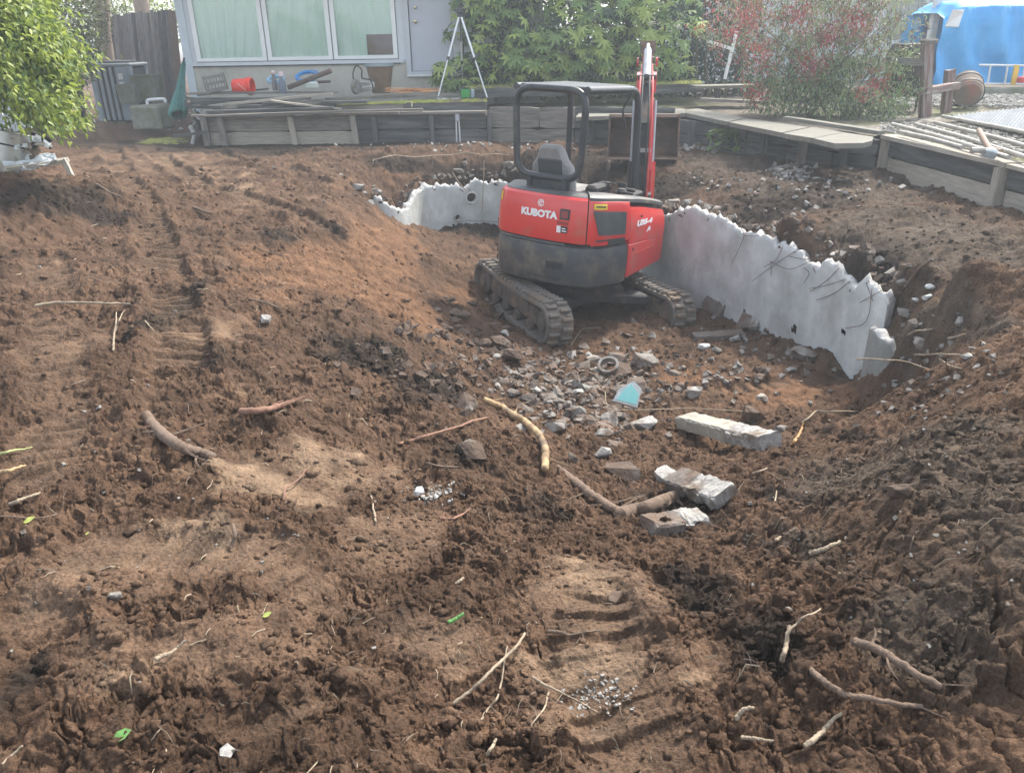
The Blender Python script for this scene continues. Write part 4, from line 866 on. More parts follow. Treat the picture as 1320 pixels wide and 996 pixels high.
for k, (a, b) in enumerate(win):
    x0, x1 = xs[k]+.012, xs[k+1]-.012; z0, z1 = hz(77.5), 2.74
    f = .085
    w_ = hb('window', Mwhite, (x0, x0+f, z0, z1, HY-.04, HY+.06), (x1-f, x1, z0, z1, HY-.04, HY+.06), (x0+f, x1-f, z0, z0+f*.8, HY-.04, HY+.06), (x0+f, x1-f, z1-f, z1, HY-.04, HY+.06))
    hb('pane', gl, (x0+f, x1-f, z0+f*.8, z1-f, HY+.0, HY+.006), parent=w_)
    n = 90; vs = []; fs = []; m_ = 14; cx = (x0+x1)/2
    for j in range(m_+1):
        for i in range(n+1):
            s = i/n; t = j/m_; xx = x0+f+(x1-x0-2*f)*s; gather = (.2 if k != 1 else .8)
            ph = s*26+(1-t)*(2.2 if k == 0 else -1.6)*(s-gather)*6
            vs.append((xx, HY+.055+.022*math.sin(ph)+.010*math.sin(ph*2.3+1+k), z0+f*.6+(z1-z0-f*1.2)*t))
    for j in range(m_):
        for i in range(n): q_ = j*(n+1)+i; fs.append((q_, q_+1, q_+n+2, q_+n+1))
    MB().add(vs, fs).build('curtain', Mcurt, w_, 80, off=hs_)
    if k == 2: hb('cover_board', mat('brown_card', (.24, .17, .16), (.2, .14, .13), 4, .8), (hx(473), x1-f-.005, z0+f*.8+.01, hz(46), HY+.02, HY+.05), parent=w_)
dr = hb('door', Mdoor, (hx(530), hx(583), hz(94), 2.66, HY-.0, HY+.05))
hb('door_frame', Mjamb, (xd0, hx(529), hz(98), 2.72, HY-.05, HY+.08), (hx(584), xd1, hz(98), 2.72, HY-.05, HY+.08), (hx(529)+.002, hx(584)-.002, 2.67, 2.72, HY-.05, HY+.08), (hx(529)+.002, hx(584)-.002, hz(98), hz(94.5), HY-.05, HY+.08))
hb('threshold', Mwhite, (xd0, hx(600), hz(101), hz(98.3), HY-.09, HY+.08)); hb('edge_strip', mat('dark_strip', (.05, .055, .06), (.04, .04, .045), 5, .7), (xd1+.01, xd1+.06, hz(98), 2.7, HY-.03, HY-.002))
for py, r_ in ((10, .028), (28, .036)):
    mb = MB(); p = Ph(533.5, py); mb.lathe([(.001, 0), (r_, .0), (r_, .01), (r_*.5, .02), (r_*.5, .04), (r_*.9, .055), (r_*.8, .08), (.001, .085)], (p.x+.03, HY-.0, p.z), 12, (R(90), 0, 0)); mb.build('door_knob' if py > 15 else 'deadbolt', mat('brass', (.5, .42, .25), (.4, .33, .2), 9, .3, metal=1), dr, 50, off=hs_)
# far white structures seen between the shrubs
nh = thing('neighbour_house', 'pale blue white building glimpsed between the two large shrubs', 'house', (PY(960, 60, 24).x, 24, .4))
def nb(name, mt, x0, x1, z0, z1, y0, y1): mb = MB(); hbox(mb, x0, x1, z0, z1, y0, y1); return mb.build(name, mt, nh, off=nh.location)
Mns = mat('pale_siding', (.62, .66, .68), (.55, .6, .62), 2, .8, .1, 30, stretch=(1, 1, 8)); xa, xb = PY(860, 60, 24).x, PY(1330, 60, 24).x
nb('wall', Mns, xa, xb, .2, 3.2, 24, 24.2); nb('roof', Mroof, xa-.5, xb+.5, 3.2, 3.4, 23.3, 30); 0 and nb('dark_window', mat('dark_pane', (.04, .05, .06), (.03, .035, .04), 5, .1), PY(1085, 20, 24).x, PY(1140, 20, 24).x, 1.2, 2.6, 23.96, 23.99)
for px in (985, 1010, 1035, 1060): nb('batten', Mtrim, PY(px, 20, 24).x, PY(px, 20, 24).x+.05, .4, 3.2, 23.95, 23.999)
# ------------------------------------------------------------------ things on and round the patio
Mgreyu = mat('grey_unit_paint', (.32, .37, .42), (.26, .30, .34), 5, .55, .1, 40); Mgreyd = mat('unit_slot', (.05, .055, .06), (.04, .04, .045), 8, .6)
Mcc = mat('mossy_concrete', (.27, .27, .225), (.18, .185, .15), 6, .9, .5, 40, c3=(.14, .16, .09), c3s=2.5, c3f=(.5, .7))
def hw(px, py, Y): return PY(px, py, Y)
def T_(name, label, cat, p, rz=0, group=None): return thing(name, label, cat, tuple(p), rz, group)
# air conditioner
g = HN([-9.], [19.])[0]; c = PY(161, 128, 18.6); c.z = .12
ac = T_('air_conditioner', 'grey outdoor air conditioning unit standing beside the leaning fence', 'air conditioner', c)
w_, h_ = .46, PY(161, 82, 18.6).z-c.z
mb = MB(); mb.box((0, 0, h_/2), (w_*2-.06, w_*2-.06, h_-.08), bev=.05); mb.build('core', Mgreyd, ac)
for sx in (-1, 1):
    for sy in (-1, 1): MB().box((sx*(w_-.07), sy*(w_-.07), h_/2), (.14, .14, h_-.04), bev=.03).build('corner_post', Mgreyu, ac)
for k in range(5):
    x = -w_+.22+k*.125
    MB().box((x, -w_+.03, h_/2), (.065, .03, h_-.12), bev=.005).build('louvre', Mgreyu, ac); 
MB().box((.25, -w_+.0, h_/2), (.2, .02, h_-.12), bev=.005).build('service_panel', Mgreyu, ac)
mb = MB(); mb.box((0, 0, h_-.02), (w_*2+.02, w_*2+.02, .07), bev=.02); mb.build('top_frame', mat('grey_top', (.30, .34, .36), (.26, .29, .31), 5, .5), ac)
mb = MB(); mb.lathe([(.40, 0), (.40, .04), (.36, .05), (.05, .06), (.001, .06)], (0, 0, h_+.012), 24); mb.build('fan_guard', Mgreyd, ac, 40)
MB().box((0, 0, .02), (w_*2, w_*2, .05)).build('base', Mgreyd, ac)
for z in (h_-.25, h_-.42): MB().box((.22, -w_-.012, z), (.1, .006, .12)).build('label_plate', Mwht, ac)
MB().box((-.2, -.45, 0.0), (.7, .35, .06), bev=.01).build('pad', Mcc, ac)
# two concrete tubs
def tub(x0, x1, yt, yb, Y, lab, top=1.05):
    a, b = PY(x0, yb, Y), PY(x1, yb, Y); w = (b.x-a.x); p = (a+b)/2; h = PY((x0+x1)/2, yt, Y).z-p.z; t = T_('planter_tub', lab, 'planter', p)
    q = w/2; mb = MB(); rings = [(.86, 0), (.9, .05*h), (1.0, h*.94), (top, h*.95), (top, h), (.9, h), (.86, h*.8)]; vs = []; fs = []
    for s, z in rings:
        for dx, dy in ((-1, -.9), (-.9, -1), (.9, -1), (1, -.9), (1, .9), (.9, 1), (-.9, 1), (-1, .9)): vs.append((dx*q*s, dy*q*s+q, z))
    for j in range(len(rings)-1):
        for k in range(8): fs.append((j*8+k, j*8+(k+1) % 8, (j+1)*8+(k+1) % 8, (j+1)*8+k))
    fs += [tuple(range(8))[::-1], tuple(48+k for k in range(8))]; fixn(mb.add(vs, fs).build('tub_body', Mcc, t)); MB().box((0, q, h*.82), (w*.8, w*.8, .02)).build('soil_fill', Mblk, t); return t
tub(153, 176, 109, 134, 17.6, 'small dark square concrete planter in front of the air conditioner')
tub(172, 203, 97, 131, 17.9, 'large square concrete planter beside the air conditioner')
p = PY(192, 160, 16.2); q = PY(192, 136, 16.2); cb = tag(MB().box((0, 0, 0), ((PY(213, 160, 16.2)-PY(172, 160, 16.2)).x, .5, q.z-p.z+.1), (0, 0, R(-6)), jit=.015, bev=.03).build('concrete_block', Mcc), 'grey concrete block on the ground left of the lumber pile', 'concrete block'); cb.location = (p.x, p.y+.2, (p.z+q.z)/2-.05)
pp = PY(201, 131, 16.4); mb = MB(); mb.tube(rpath([(-.18, 0, -.06), (-.17, 0, .03), (.18, 0, .05), (.19, 0, -.02)], .05), .03, 10); o = mb.build('white_pipe', mat('white_plastic', (.7, .72, .72), (.6, .62, .62), 7, .4), None, 50, loc=pp); tag(o, 'short white plastic pipe lying on the concrete block', 'pipe')
# leaning fence
fc = T_('fence', 'leaning dark board fence behind the air conditioner', 'fence', PY(185, 125, 20.5)); n = 19
Mfen = mat('fence_board', (.17, .155, .145), (.07, .064, .06), 3.5, .9, .7, 9, stretch=(1.2, 14, 14), objvar=.6); Mfb = mat('fence_board_brown', (.20, .14, .10), (.12, .085, .06), 3.5, .9, .7, 9, stretch=(1.2, 14, 14))
for k in range(n):
    t = k/(n-1); top = PY(138+t*86, 21-9*t+random.uniform(-2, 2), 20.6); bot = PY(146+t*86, 124-t*2, 20.3); w = .085
    plank('fence_board', bot-UP*.5, top, w, .02, Mfen if k < n-2 else Mfb, fc, up=Vector((random.uniform(-.06, .06), 1, 0)), seg=3)
for f in (.25, .8): plank('rail', lerp(PY(146, 124, 20.4), PY(138, 22, 20.7), f)+Vector((0, .06, 0)), lerp(PY(231, 122, 20.4), PY(224, 14, 20.7), f)+Vector((0, .06, 0)), .08, .04, Mfen, fc, up=Vector((0, 1, 0)))
def trunk(name, x0, x1, yb, Y, lab, hgt=5, mt=None):
    b = PY((x0+x1)/2+6, yb, Y); r = abs(PY(x1, yb, Y).x-PY(x0, yb, Y).x)/2; tp = PY((x0+x1)/2-4, 0, Y); t = T_(name, lab, 'tree', b); d = (tp-b); d = d/d.z
    mb = MB(); mb.tube([d*s*.5+Vector((random.uniform(-.02, .02), random.uniform(-.02, .02), 0)) for s in range(-1, int(hgt*2))], [r*(1.25 if s < 1 else 1.05-.03*s)*random.uniform(.96, 1.04) for s in range(-1, int(hgt*2))], 14); mb.build('trunk', mt or mat('bark', (.36, .28, .22), (.24, .18, .14), 3, .95, 1, 12, stretch=(6, 6, 1)), t, 60)
    return t
tr1 = trunk('tree', 124, 143, 108, 19.4, 'straight pale brown tree trunk at the left end of the fence')
tr2 = trunk('tree', 176, 194, 60, 23, 'second tree trunk standing behind the leaning fence')
def leaves(n, cen, sz, tmpl, fcs, rnd, down=0, size=(.8, 1.2), bias=None):
    """n copies of a leaf template; cen (n,3); returns V, F"""
    T = np.array(tmpl, float); k = len(T); az = rnd.rand(n)*2*np.pi; pt = rnd.randn(n)*.5-down; rl = rnd.randn(n)*.6; s = sz*rnd.uniform(*size, n)
    if bias is not None: az = bias+rnd.randn(n)*.8
    ca, sa, cp, sp, cr_, sr = np.cos(az), np.sin(az), np.cos(pt), np.sin(pt), np.cos(rl), np.sin(rl)
    X = T[None, :, 0]*s[:, None]; Y = T[None, :, 1]*s[:, None]; Z = T[None, :, 2]*s[:, None]
    Y1, Z1 = Y*cr_[:, None]-Z*sr[:, None], Y*sr[:, None]+Z*cr_[:, None]; X2, Z2 = X*cp[:, None]-Z1*sp[:, None], X*sp[:, None]+Z1*cp[:, None]
    X3, Y3 = X2*ca[:, None]-Y1*sa[:, None], X2*sa[:, None]+Y1*ca[:, None]
    V = np.stack([X3, Y3, Z2], -1)+cen[:, None, :]; F = np.array(fcs)[None]+np.arange(n)[:, None, None]*k
    return V.reshape(-1, 3), F.reshape(-1, F.shape[-1])
LEAF = [(0, 0, 0), (.35, .2, .06), (1, 0, -.05), (.35, -.2, .06)]; LF = [(0, 1, 2), (0, 2, 3)]
rn = np.random.RandomState(11)
def clump(cs, rs, n, rnd, shell_=.55):
    """points spread through a set of blobs, denser towards the skin"""
    w = np.array([r[0]*r[1]*r[2] for r in rs])**.7; k = rnd.choice(len(cs), n, p=w/w.sum()); d = rnd.randn(n, 3); d /= np.linalg.norm(d, axis=1)[:, None]; rad = shell_+(1-shell_)*rnd.rand(n)**.5
    return np.array(cs)[k]+d*rad[:, None]*np.array(rs)[k], d
def fol(name, parent, V, F, mts, midx=None):
    off = np.array(parent.location); return npmesh(name, V-off, F, mts, parent=parent, kind='stuff', midx=midx)
Lg = [leafmat('leaf_yellow_green', (.38, .44, .08), (.25, .33, .05), tr=.45), leafmat('leaf_mid_green', (.15, .23, .05), (.09, .15, .03)), leafmat('leaf_dark_green', (.04, .075, .02), (.025, .05, .014))]
Lb = [leafmat('leaf_olive', (.17, .19, .06), (.10, .12, .04)), leafmat('leaf_grey_brown', (.14, .13, .08), (.09, .08, .05)), Lg[2]]
def blobpx(L): return [np.array(PY(a, b, Y)) for a, b, Y, *_ in L], [np.array(r[3:6]) for r in L]
# far left shrubs
for lab, nm, L, n, mts, sz in (('olive green shrub behind the drooping branches at the left edge', 'shrub', [(80, 40, 17, .7, .9, 1.0), (60, 10, 16.5, 1.2, .9, 1.2), (88, 80, 16.5, .45, .6, .5), (88, 5, 17.5, .55, .8, .9), (30, 60, 16, 1.3, .9, 1.2)], 15000, Lb, .09),
        ('green shrub showing above the fence behind the second trunk', 'shrub', [(160, 0, 25, 1.0, .8, .5), (210, 5, 24, .8, .8, .9), (220, 30, 24, .5, .5, .6), (140, -10, 25, .9, .7, .6)], 5000, Lg, .10)):
    cs, rs = blobpx(L); t = T_(nm, lab, 'shrub', (cs[0][0], cs[0][1], .2)); P, d = clump(cs, rs, n, rn, .6); V, F = leaves(n, P, sz, LEAF, LF, rn, .3)
    fol('foliage', t, V, F, mts, np.repeat(rn.choice(3, n, p=[.5, .3, .2]), 2))
    mb = MB()
    for c_ in cs: mb.tube(cr([(0, 0, -.2), ((c_[0]-cs[0][0])*.4, 0, .7), (c_[0]-cs[0][0], c_[1]-cs[0][1], c_[2]-.2)]), [.05, .05, .05, .05, .05, .045, .04, .04, .03, .03, .02, .02, .01][:13], 6)
    mb.build('stem', Mdark, t)
# drooping branch in the left foreground
th = T_('shrub', 'bright green leafy branches drooping over the left edge in the foreground', 'shrub', (-6.2, 7.5, .2))
br = [[(-60, -30), (0, 10), (45, 60), (75, 115), (108, 172)], [(-80, -40), (10, -20), (50, 20), (80, 60), (98, 95)], [(-80, 0), (-5, 40), (40, 95), (75, 150)], [(-80, 30), (-20, 60), (20, 95), (55, 140), (70, 160)], [(-60, -60), (20, -40), (50, -15), (60, 20)], [(-90, 20), (-40, 50), (0, 85), (15, 100)], [(-80, -10), (10, 30), (55, 85), (90, 140)], [(-60, 0), (10, 60), (50, 130)], [(-60, -20), (20, 30), (60, 70), (90, 115)], [(-90, 10), (-10, 60), (30, 110)]]
cen = []; nrs = []
for i, b in enumerate(br):
    Yb = 8.0+.25*i; P = cr([np.array(PY(x-26, y-16-(8 if k > 2 else 0), Yb+.2*math.sin(k))) for k, (x, y) in enumerate(b)], 10)
    mb = MB(); mb.tube(P, [max(.003, .014*(1-k/len(P))) for k in range(len(P))], 5); mb.build('branch', mat('twig_bark', (.16, .12, .08), (.1, .08, .05), 9, .9), th, off=th.location)
    for k, p in enumerate(P):
        for q_ in range(10):
            o = Vector((rn.randn()*.08, rn.randn()*.2, rn.randn()*.06-.03)); 
            for l in range(11): cen.append(p+o+Vector((rn.randn()*.05+.02, rn.randn()*.06, rn.randn()*.05-.03*l*.3)))
cen = np.array(cen); n = len(cen); V, F = leaves(n, cen, .075, LEAF, LF, rn, .75, bias=-.4); fol('foliage', th, V, F, Lg, np.repeat(rn.choice(3, n, p=[.66, .28, .06]), 2))
# ------------------------------------------------------------------ fatsia
fa = T_('broadleaf_shrub', 'large shrub with hand shaped glossy green leaves beside the house door', 'shrub', (1.0, 17, .5))
LOB = []; nl = 7
for k in range(nl):
    a = R(-115+230*k/(nl-1)); L_ = 1.0-.28*abs(k-3)/3
    if k > 0: am = R(-115+230*(k-.5)/(nl-1)); LOB.append((.34*math.cos(am), .34*math.sin(am), .02))
    for da, rr_2 in ((-.17, .66), (0, 1.0), (.17, .66)): LOB.append((L_*rr_2*math.cos(a+da), L_*rr_2*math.sin(a+da), .05-.16*rr_2**2))
FAT = [(0, 0, .05)]+LOB; FF = [(0, i, i+1) for i in range(1, len(FAT)-1)]
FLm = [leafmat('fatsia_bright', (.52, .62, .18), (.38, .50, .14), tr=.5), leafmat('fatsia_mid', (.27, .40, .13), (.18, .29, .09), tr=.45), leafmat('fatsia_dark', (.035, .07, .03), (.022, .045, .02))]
LFt = [(700, 50, 16.8, 1.6, .6, 1.2), (620, 40, 17.0, .7, .4, .9), (590, 95, 16.8, .55, .4, .32), (660, 95, 17.0, 1.0, .4, .5), (760, 30, 16.8, 1.2, .6, 1.2), (770, 90, 16.9, .9, .5, .5), (850, 30, 16.9, .9, .6, 1.1), (860, 95, 17.1, .55, .4, .45), (640, -5, 17, .8, .5, .8), (830, -20, 17, 1.0, .6, 1.0), (720, 70, 16.6, 1.1, .5, .7)]
cs, rs = blobpx(LFt); P, d = clump(cs, rs, 1700, rn, .55); P = P[P[:, 2] > .72]; 
vis = sorted(range(len(P)), key=lambda i: P[i][1]-(0 if -2 < P[i][2] < 2.6 and prjy(P[i]) > -10 else -5)); big = vis[:300]; rest = vis[300:]
fme = []
for mt in FLm:
    me = bpy.data.meshes.new('leaf'); me.from_pydata(FAT, [], FF); me.materials.append(mt); me.update(); fme.append(me)
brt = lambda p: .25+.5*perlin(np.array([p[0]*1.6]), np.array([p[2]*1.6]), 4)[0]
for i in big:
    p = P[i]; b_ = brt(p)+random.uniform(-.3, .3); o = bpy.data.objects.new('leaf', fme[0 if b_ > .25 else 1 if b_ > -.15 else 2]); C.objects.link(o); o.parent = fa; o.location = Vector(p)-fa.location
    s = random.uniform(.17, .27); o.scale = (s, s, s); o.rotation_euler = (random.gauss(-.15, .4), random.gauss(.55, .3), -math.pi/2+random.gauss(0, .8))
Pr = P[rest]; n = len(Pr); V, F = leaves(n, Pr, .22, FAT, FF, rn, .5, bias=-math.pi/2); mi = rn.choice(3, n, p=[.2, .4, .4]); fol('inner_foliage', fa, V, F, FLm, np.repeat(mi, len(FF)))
for k in range(16):
    x = -1.3+5.2*k/15+random.uniform(-.1, .1); mb = MB(); mb.tube(cr([(x, .3, 0), (x+random.uniform(-.15, .15), .2, 1.0), (x+random.uniform(-.3, .3), 0, 2.1)]), .02, 6); mb.build('stem', mat('green_brown_stem', (.14, .12, .07), (.09, .08, .05), 9, .9), fa)
mb = MB()   # added mass of dark leaves behind it, to block the bright gaps
bh = T_('leaf_backing', 'added mass of dark leaves closing the bright gaps behind the hand leaved shrub', 'leaf_backing', (3, 18.6, .4)); P = np.stack([rn.uniform(-.9, 5.6, 18000), rn.uniform(18.2, 19.6, 18000), rn.uniform(.45, 3.6, 18000)], 1); V, F = leaves(18000, P, .15, LEAF, LF, rn, .4); fol('foliage', bh, V, F, [FLm[2]])
for x in (-.5, 1.2, 2.6, 4.1, 5.2): MB().tube([(x-3, .3, 0), (x-3+.1, .3, 1.4), (x-3, .3, 2.6)], [.06, .05, .03], 6).build('stem', Mdark, bh)
# ------------------------------------------------------------------ nandina (feathery, red tinted)
na2 = T_('feathery_shrub', 'wide feathery shrub with red tinted sprays behind the bench seats', 'shrub', (4.6, 13.2, .5))
LN = [(1090, 70, 13.4, .9, .5, .8), (1040, 60, 13.6, .8, .5, .8), (1120, 120, 12.9, .8, .4, .45), (1020, 110, 13.4, .7, .4, .5), (960, 30, 14.2, .8, .6, .6), (1010, 20, 14, 1.0, .7, .8), (1080, 20, 13.8, 1.0, .7, .9), (1030, 90, 13.6, .9, .6, .6), (1060, 125, 13.0, .9, .4, .35), (1110, 100, 13.0, .7, .5, .6), (1140, 50, 13.2, .6, .5, .7), (1000, 125, 13.9, .55, .35, .3), (1110, 140, 12.4, .6, .3, .25), (930, 20, 14.6, .5, .4, .5), (1100, -20, 13.6, 1.1, .7, .6), (1150, 120, 12.6, .35, .3, .3)]
cs, rs = blobpx(LN); n0 = 52000; P, d = clump(cs, rs, n0, rn, .35); P = P+d*rn.rand(n0, 1)*.12; P = P[P[:, 2] > .5]
# thin the upper left so that the pale wall shows through
gap_ = perlin(P[:, 0]*2.6+P[:, 1], P[:, 2]*2.8, 14)+.6*perlin(P[:, 0]*6, P[:, 2]*6+P[:, 1]*3, 15)+.35*sstep(1.5, .8, P[:, 2]); P = P[gap_ > -.02]
keep = rn.rand(len(P)) < np.where(P[:, 0]/P[:, 1] < .28, .5, .85); P = P[keep]; n = len(P)
V, F = leaves(n, P, .078, [(0, 0, 0), (.4, .13, .03), (1, 0, -.1), (.4, -.13, .03)], LF, rn, .6)
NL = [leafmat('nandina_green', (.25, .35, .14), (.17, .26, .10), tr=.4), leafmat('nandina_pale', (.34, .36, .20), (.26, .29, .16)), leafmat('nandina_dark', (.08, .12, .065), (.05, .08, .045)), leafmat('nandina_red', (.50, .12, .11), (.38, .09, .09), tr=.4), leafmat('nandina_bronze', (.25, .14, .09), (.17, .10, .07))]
redpx = [(965, 20, 25), (915, 20, 20), (925, 70, 18), (975, 70, 25), (950, 105, 20), (975, 120, 14), (1030, 20, 20), (1045, 80, 18), (1070, 45, 15), (1130, 105, 16), (1105, 30, 20), (945, 40, 15), (890, 30, 12), (1112, 118, 8)]
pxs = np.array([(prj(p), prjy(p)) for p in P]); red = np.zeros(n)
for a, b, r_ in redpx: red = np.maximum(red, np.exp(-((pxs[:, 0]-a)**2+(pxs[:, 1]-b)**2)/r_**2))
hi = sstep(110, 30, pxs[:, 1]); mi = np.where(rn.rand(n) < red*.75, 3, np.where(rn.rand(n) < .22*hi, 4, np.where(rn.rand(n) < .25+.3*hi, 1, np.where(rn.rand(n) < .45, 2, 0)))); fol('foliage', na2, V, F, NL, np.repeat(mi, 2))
Mcane = mat('grey_cane', (.20, .18, .145), (.12, .105, .085), 9, .9)
for k in range(24):
    a = PY(random.uniform(1000, 1140), random.uniform(140, 162), 13.2+random.uniform(-.4, .6)); a.z = .42; b = PY(random.uniform(900, 1190), random.uniform(-30, 60), a.y+random.uniform(-.2, .9)); m_ = lerp(a, b, .5)+Vector((random.uniform(-.25, .25), 0, .2))
    MB().tube(cr([a, m_, b]), [.014, .013, .012, .012, .011, .01, .009, .008, .007, .006, .005, .005, .004][:13], 5).build('stem', Mcane, na2, off=na2.location)
# grey boards table behind, white leaning bits
tb = T_('garden_table', 'low grey timber table left of the feathery shrub', 'table', PY(935, 128, 15.6))
slab_ = lambda nm, pts, Y, z0, z1, mt, par: None
a, b = PY(893, 112, 15.6), PY(985, 112, 15.6); z = a.z
plank('table_top', a, Vector((b.x, b.y, z)), .5, .05, Mseatw, tb)
for px in (925, 966): q = PY(px, 122, 15.5); plank('leg', (q.x, q.y, .55), (q.x-.02, q.y, z-.03), .09, .06, Mwoodd, tb, up=Vector((0, 1, 0)))
plank('cross_board', PY(903, 128, 15.2), PY(985, 132, 15.0), .25, .05, Mwood, tb)
for (a, b, lab) in (((950, 40), (934, 102), 'white post leaning in front of the pale building'), ((908, 52), (946, 64), 'white crossbar fixed across the leaning post')):
    pa, pb = PY(*a, 16.8), PY(*b, 16.7); o = plank('white_post', pa, pb, .06, .05, Mwhite, None, up=Vector((0, 1, 0))); tag(o, lab, 'post')

# fern tufts hanging over the bench edge
fe = T_('fern', 'green fern tuft hanging down over the edge of the bench seats', 'fern', PY(935, 168, 12.6)); mb = MB(); rnd = random.Random(4)
for k in range(16):
    a = rnd.uniform(0, 6.28); L_ = rnd.uniform(.15, .35); P = [Vector((.5*(rnd.random()-.5)+math.cos(a)*L_*t, -.1+math.sin(a)*L_*t*.5-.05, .08*math.sin(t*3)-.28*t*t)) for t in np.linspace(0, 1, 9)]
    for p, q in zip(P[:-1], P[1:]):
        d = (q-p); sd = Vector((-d.y, d.x, d.z*.3)); sd = sd.normalized() if sd.length > 0 else Vector((1, 0, 0))
        for s_ in (-1, 1): mb.add([p, p+sd*s_*.055+d*.8+Vector((0, 0, -.02)), q], [(0, 1, 2)])
mb.build('frond', FLm[1], fe, kind='stuff')
# ------------------------------------------------------------------ lumber pile on the patio edge
LUM = [((262, 150), (545, 141), 14.4, .13, .035, Mwood, 'long grey board lying along the front edge of the lumber pile'),
 ((268, 144), (430, 139), 14.7, .2, .04, Mwoodd, 'dark wide board low in the pile behind the front board'),
 ((240, 121), (435, 119), 15.6, .2, .04, Mwood, 'long level board on top at the back of the pile'),
 ((250, 128), (400, 127), 15.4, .2, .04, Mwoodd, 'dark board second from the top at the left of the pile'),
 ((238, 134), (330, 133), 15.2, .18, .04, Mwoodd, 'short dark board sticking out of the pile at the left end'),
 ((270, 137), (428, 121), 15.0, .12, .045, Mwoodl, 'pale board slanting up to the right across the pile'),
 ((350, 130), (440, 140), 14.8, .10, .03, Mwoodl, 'thin pale lath slanting down to the right across the pile'),
 ((335, 140), (425, 131), 14.9, .10, .03, Mwood, 'grey lath crossing under the pale lath'),
 ((240, 127), (300, 130), 15.7, .25, .05, Mwoodd, 'stubby board end at the back left of the pile'),
 ((420, 128), (520, 123), 15.3, .16, .05, Mwood, 'grey board running right from the pile towards the tall pot'),
 ((405, 134), (478, 133), 15.1, .14, .05, Mwoodd, 'dark board under the boards by the tall pot'),
 ((478, 126), (592, 122), 15.6, .16, .06, Mwood, 'board with the tangled orange cord on it'),
 ((255, 123), (345, 115), 15.9, .15, .03, Mwoodd, 'dark plank tilted up under the orange bucket')]
for a, b, Y, w, h, mt, lab in LUM:
    o = plank('board', PY(*a, Y), PY(*b, Y+.1), w, h, mt, None, jit=.006, bend=random.uniform(-.01, .01)); tag(o, lab, 'board', 'boards in the lumber pile')
fill = T_('timber_stack', 'low stack of mixed grey timber offcuts under the boards of the pile', 'timber stack', PY(330, 140, 15.3))
for k in range(34):
    x = 242+k*5.4; a = PY(x, 134+random.uniform(-4, 5), 15.2+random.uniform(-.3, .4)); plank('offcut', a, a+Vector((random.uniform(.5, 1.1), random.uniform(-.1, .1), random.uniform(-.03, .03))), random.uniform(.08, .2), .05, random.choice([Mwood, Mwoodd, Mwoodd]), fill, jit=.008, seg=2)
# crate
c = PY(281, 118, 15.6); cr_ = T_('crate', 'grey plastic milk crate tipped on the left end of the lumber pile', 'crate', c, R(12)); Mcr = mat('grey_plastic', (.19, .19, .175), (.14, .14, .13), 9, .6)
for z in (.02, .13, .24):
    for s in (-1, 1): MB().box((0, s*.16, z+.02), (.36, .014, .045)).build('side_bar', Mcr, cr_); MB().box((s*.175, 0, z+.02), (.014, .31, .045)).build('side_bar', Mcr, cr_)
mb = MB()
for sx in (-1, 1):
    for sy in (-1, 1): mb.box((sx*.172, sy*.157, .15), (.026, .026, .30))
mb.box((0, 0, .006), (.35, .32, .012)); mb.build('corner_frame', Mcr, cr_)
for x in np.linspace(-.12, .12, 5): MB().box((x, -.152, .15), (.02, .012, .28)).build('slat', Mcr, cr_)
cr_.rotation_euler = (R(0), R(-9), R(12))
# orange bucket lying on its side
c = PY(313, 113, 15.7); bk_ = T_('bucket', 'orange plastic bucket lying on its side on the lumber pile', 'bucket', c); Mor = mat('orange_plastic', (.78, .05, .025), (.7, .045, .02), 4, .4)
mb = MB(); prof = [(.001, -.17), (.125, -.17), (.13, -.16), (.142, .10), (.158, .105), (.158, .125), (.145, .13), (.16, .135), (.16, .155), (.148, .16), (.152, .19), (.14, .19), (.12, -.15), (.001, -.155)]
mb.lathe(prof, (0, 0, .02), 26, (0, R(90), R(-4))); mb.build('bucket_body', Mor, bk_, 40)
mb = MB(); mb.tube([Vector((.13, .165*math.cos(t), .02+.165*math.sin(t)*.98)) for t in np.linspace(-2.9, -.3, 14)], .004, 5); mb.build('handle', Mdark, bk_)
for i in range(3): MB().box((-.01+i*.03, -.139, .045-i*.028), (.10, .004, .012), (R(10), R(42), 0)).build('printed_mark', mat('pale_print', (.8, .5, .45), (.75, .4, .35), 9, .5), bk_)
# coils, bottles, oddments
def coil(c, r, n, tube, squash, seed, tilt=0):
    rnd = random.Random(seed); pts = []
    for k in range(n*16+1):
        t = k/16*2*math.pi; rr = r*(1+rnd.uniform(-.02, .02)+.12*math.sin(k*.21)); pts.append(Vector((rr*math.cos(t), rr*math.sin(t)*squash, tube*2*(k/16/n)*1.6+.01*math.sin(k*.5))))
    M = Euler((tilt, 0, 0)).to_matrix(); return [M @ p for p in pts]
Mbl = mat('blue_rope', (.05, .30, .62), (.04, .22, .5), 12, .6, .3); Mblp = mat('pale_blue_rope', (.30, .50, .62), (.2, .4, .55), 12, .6, .3)
for px, py, r_, n, lab, mt in ((397, 100, .21, 5, 'coil of bright blue hose lying behind the slanting dark pipe', Mbl), (356, 104, .15, 5, 'bundle of pale blue line behind the blue grey bottle', Mblp)):
    c = PY(px, py, 16.0); o = MB().tube(coil(c, r_, n, .014, .8, 3, R(25)), .013, 6).build('hose_coil', mt, None, 60, loc=c); tag(o, lab, 'hose')
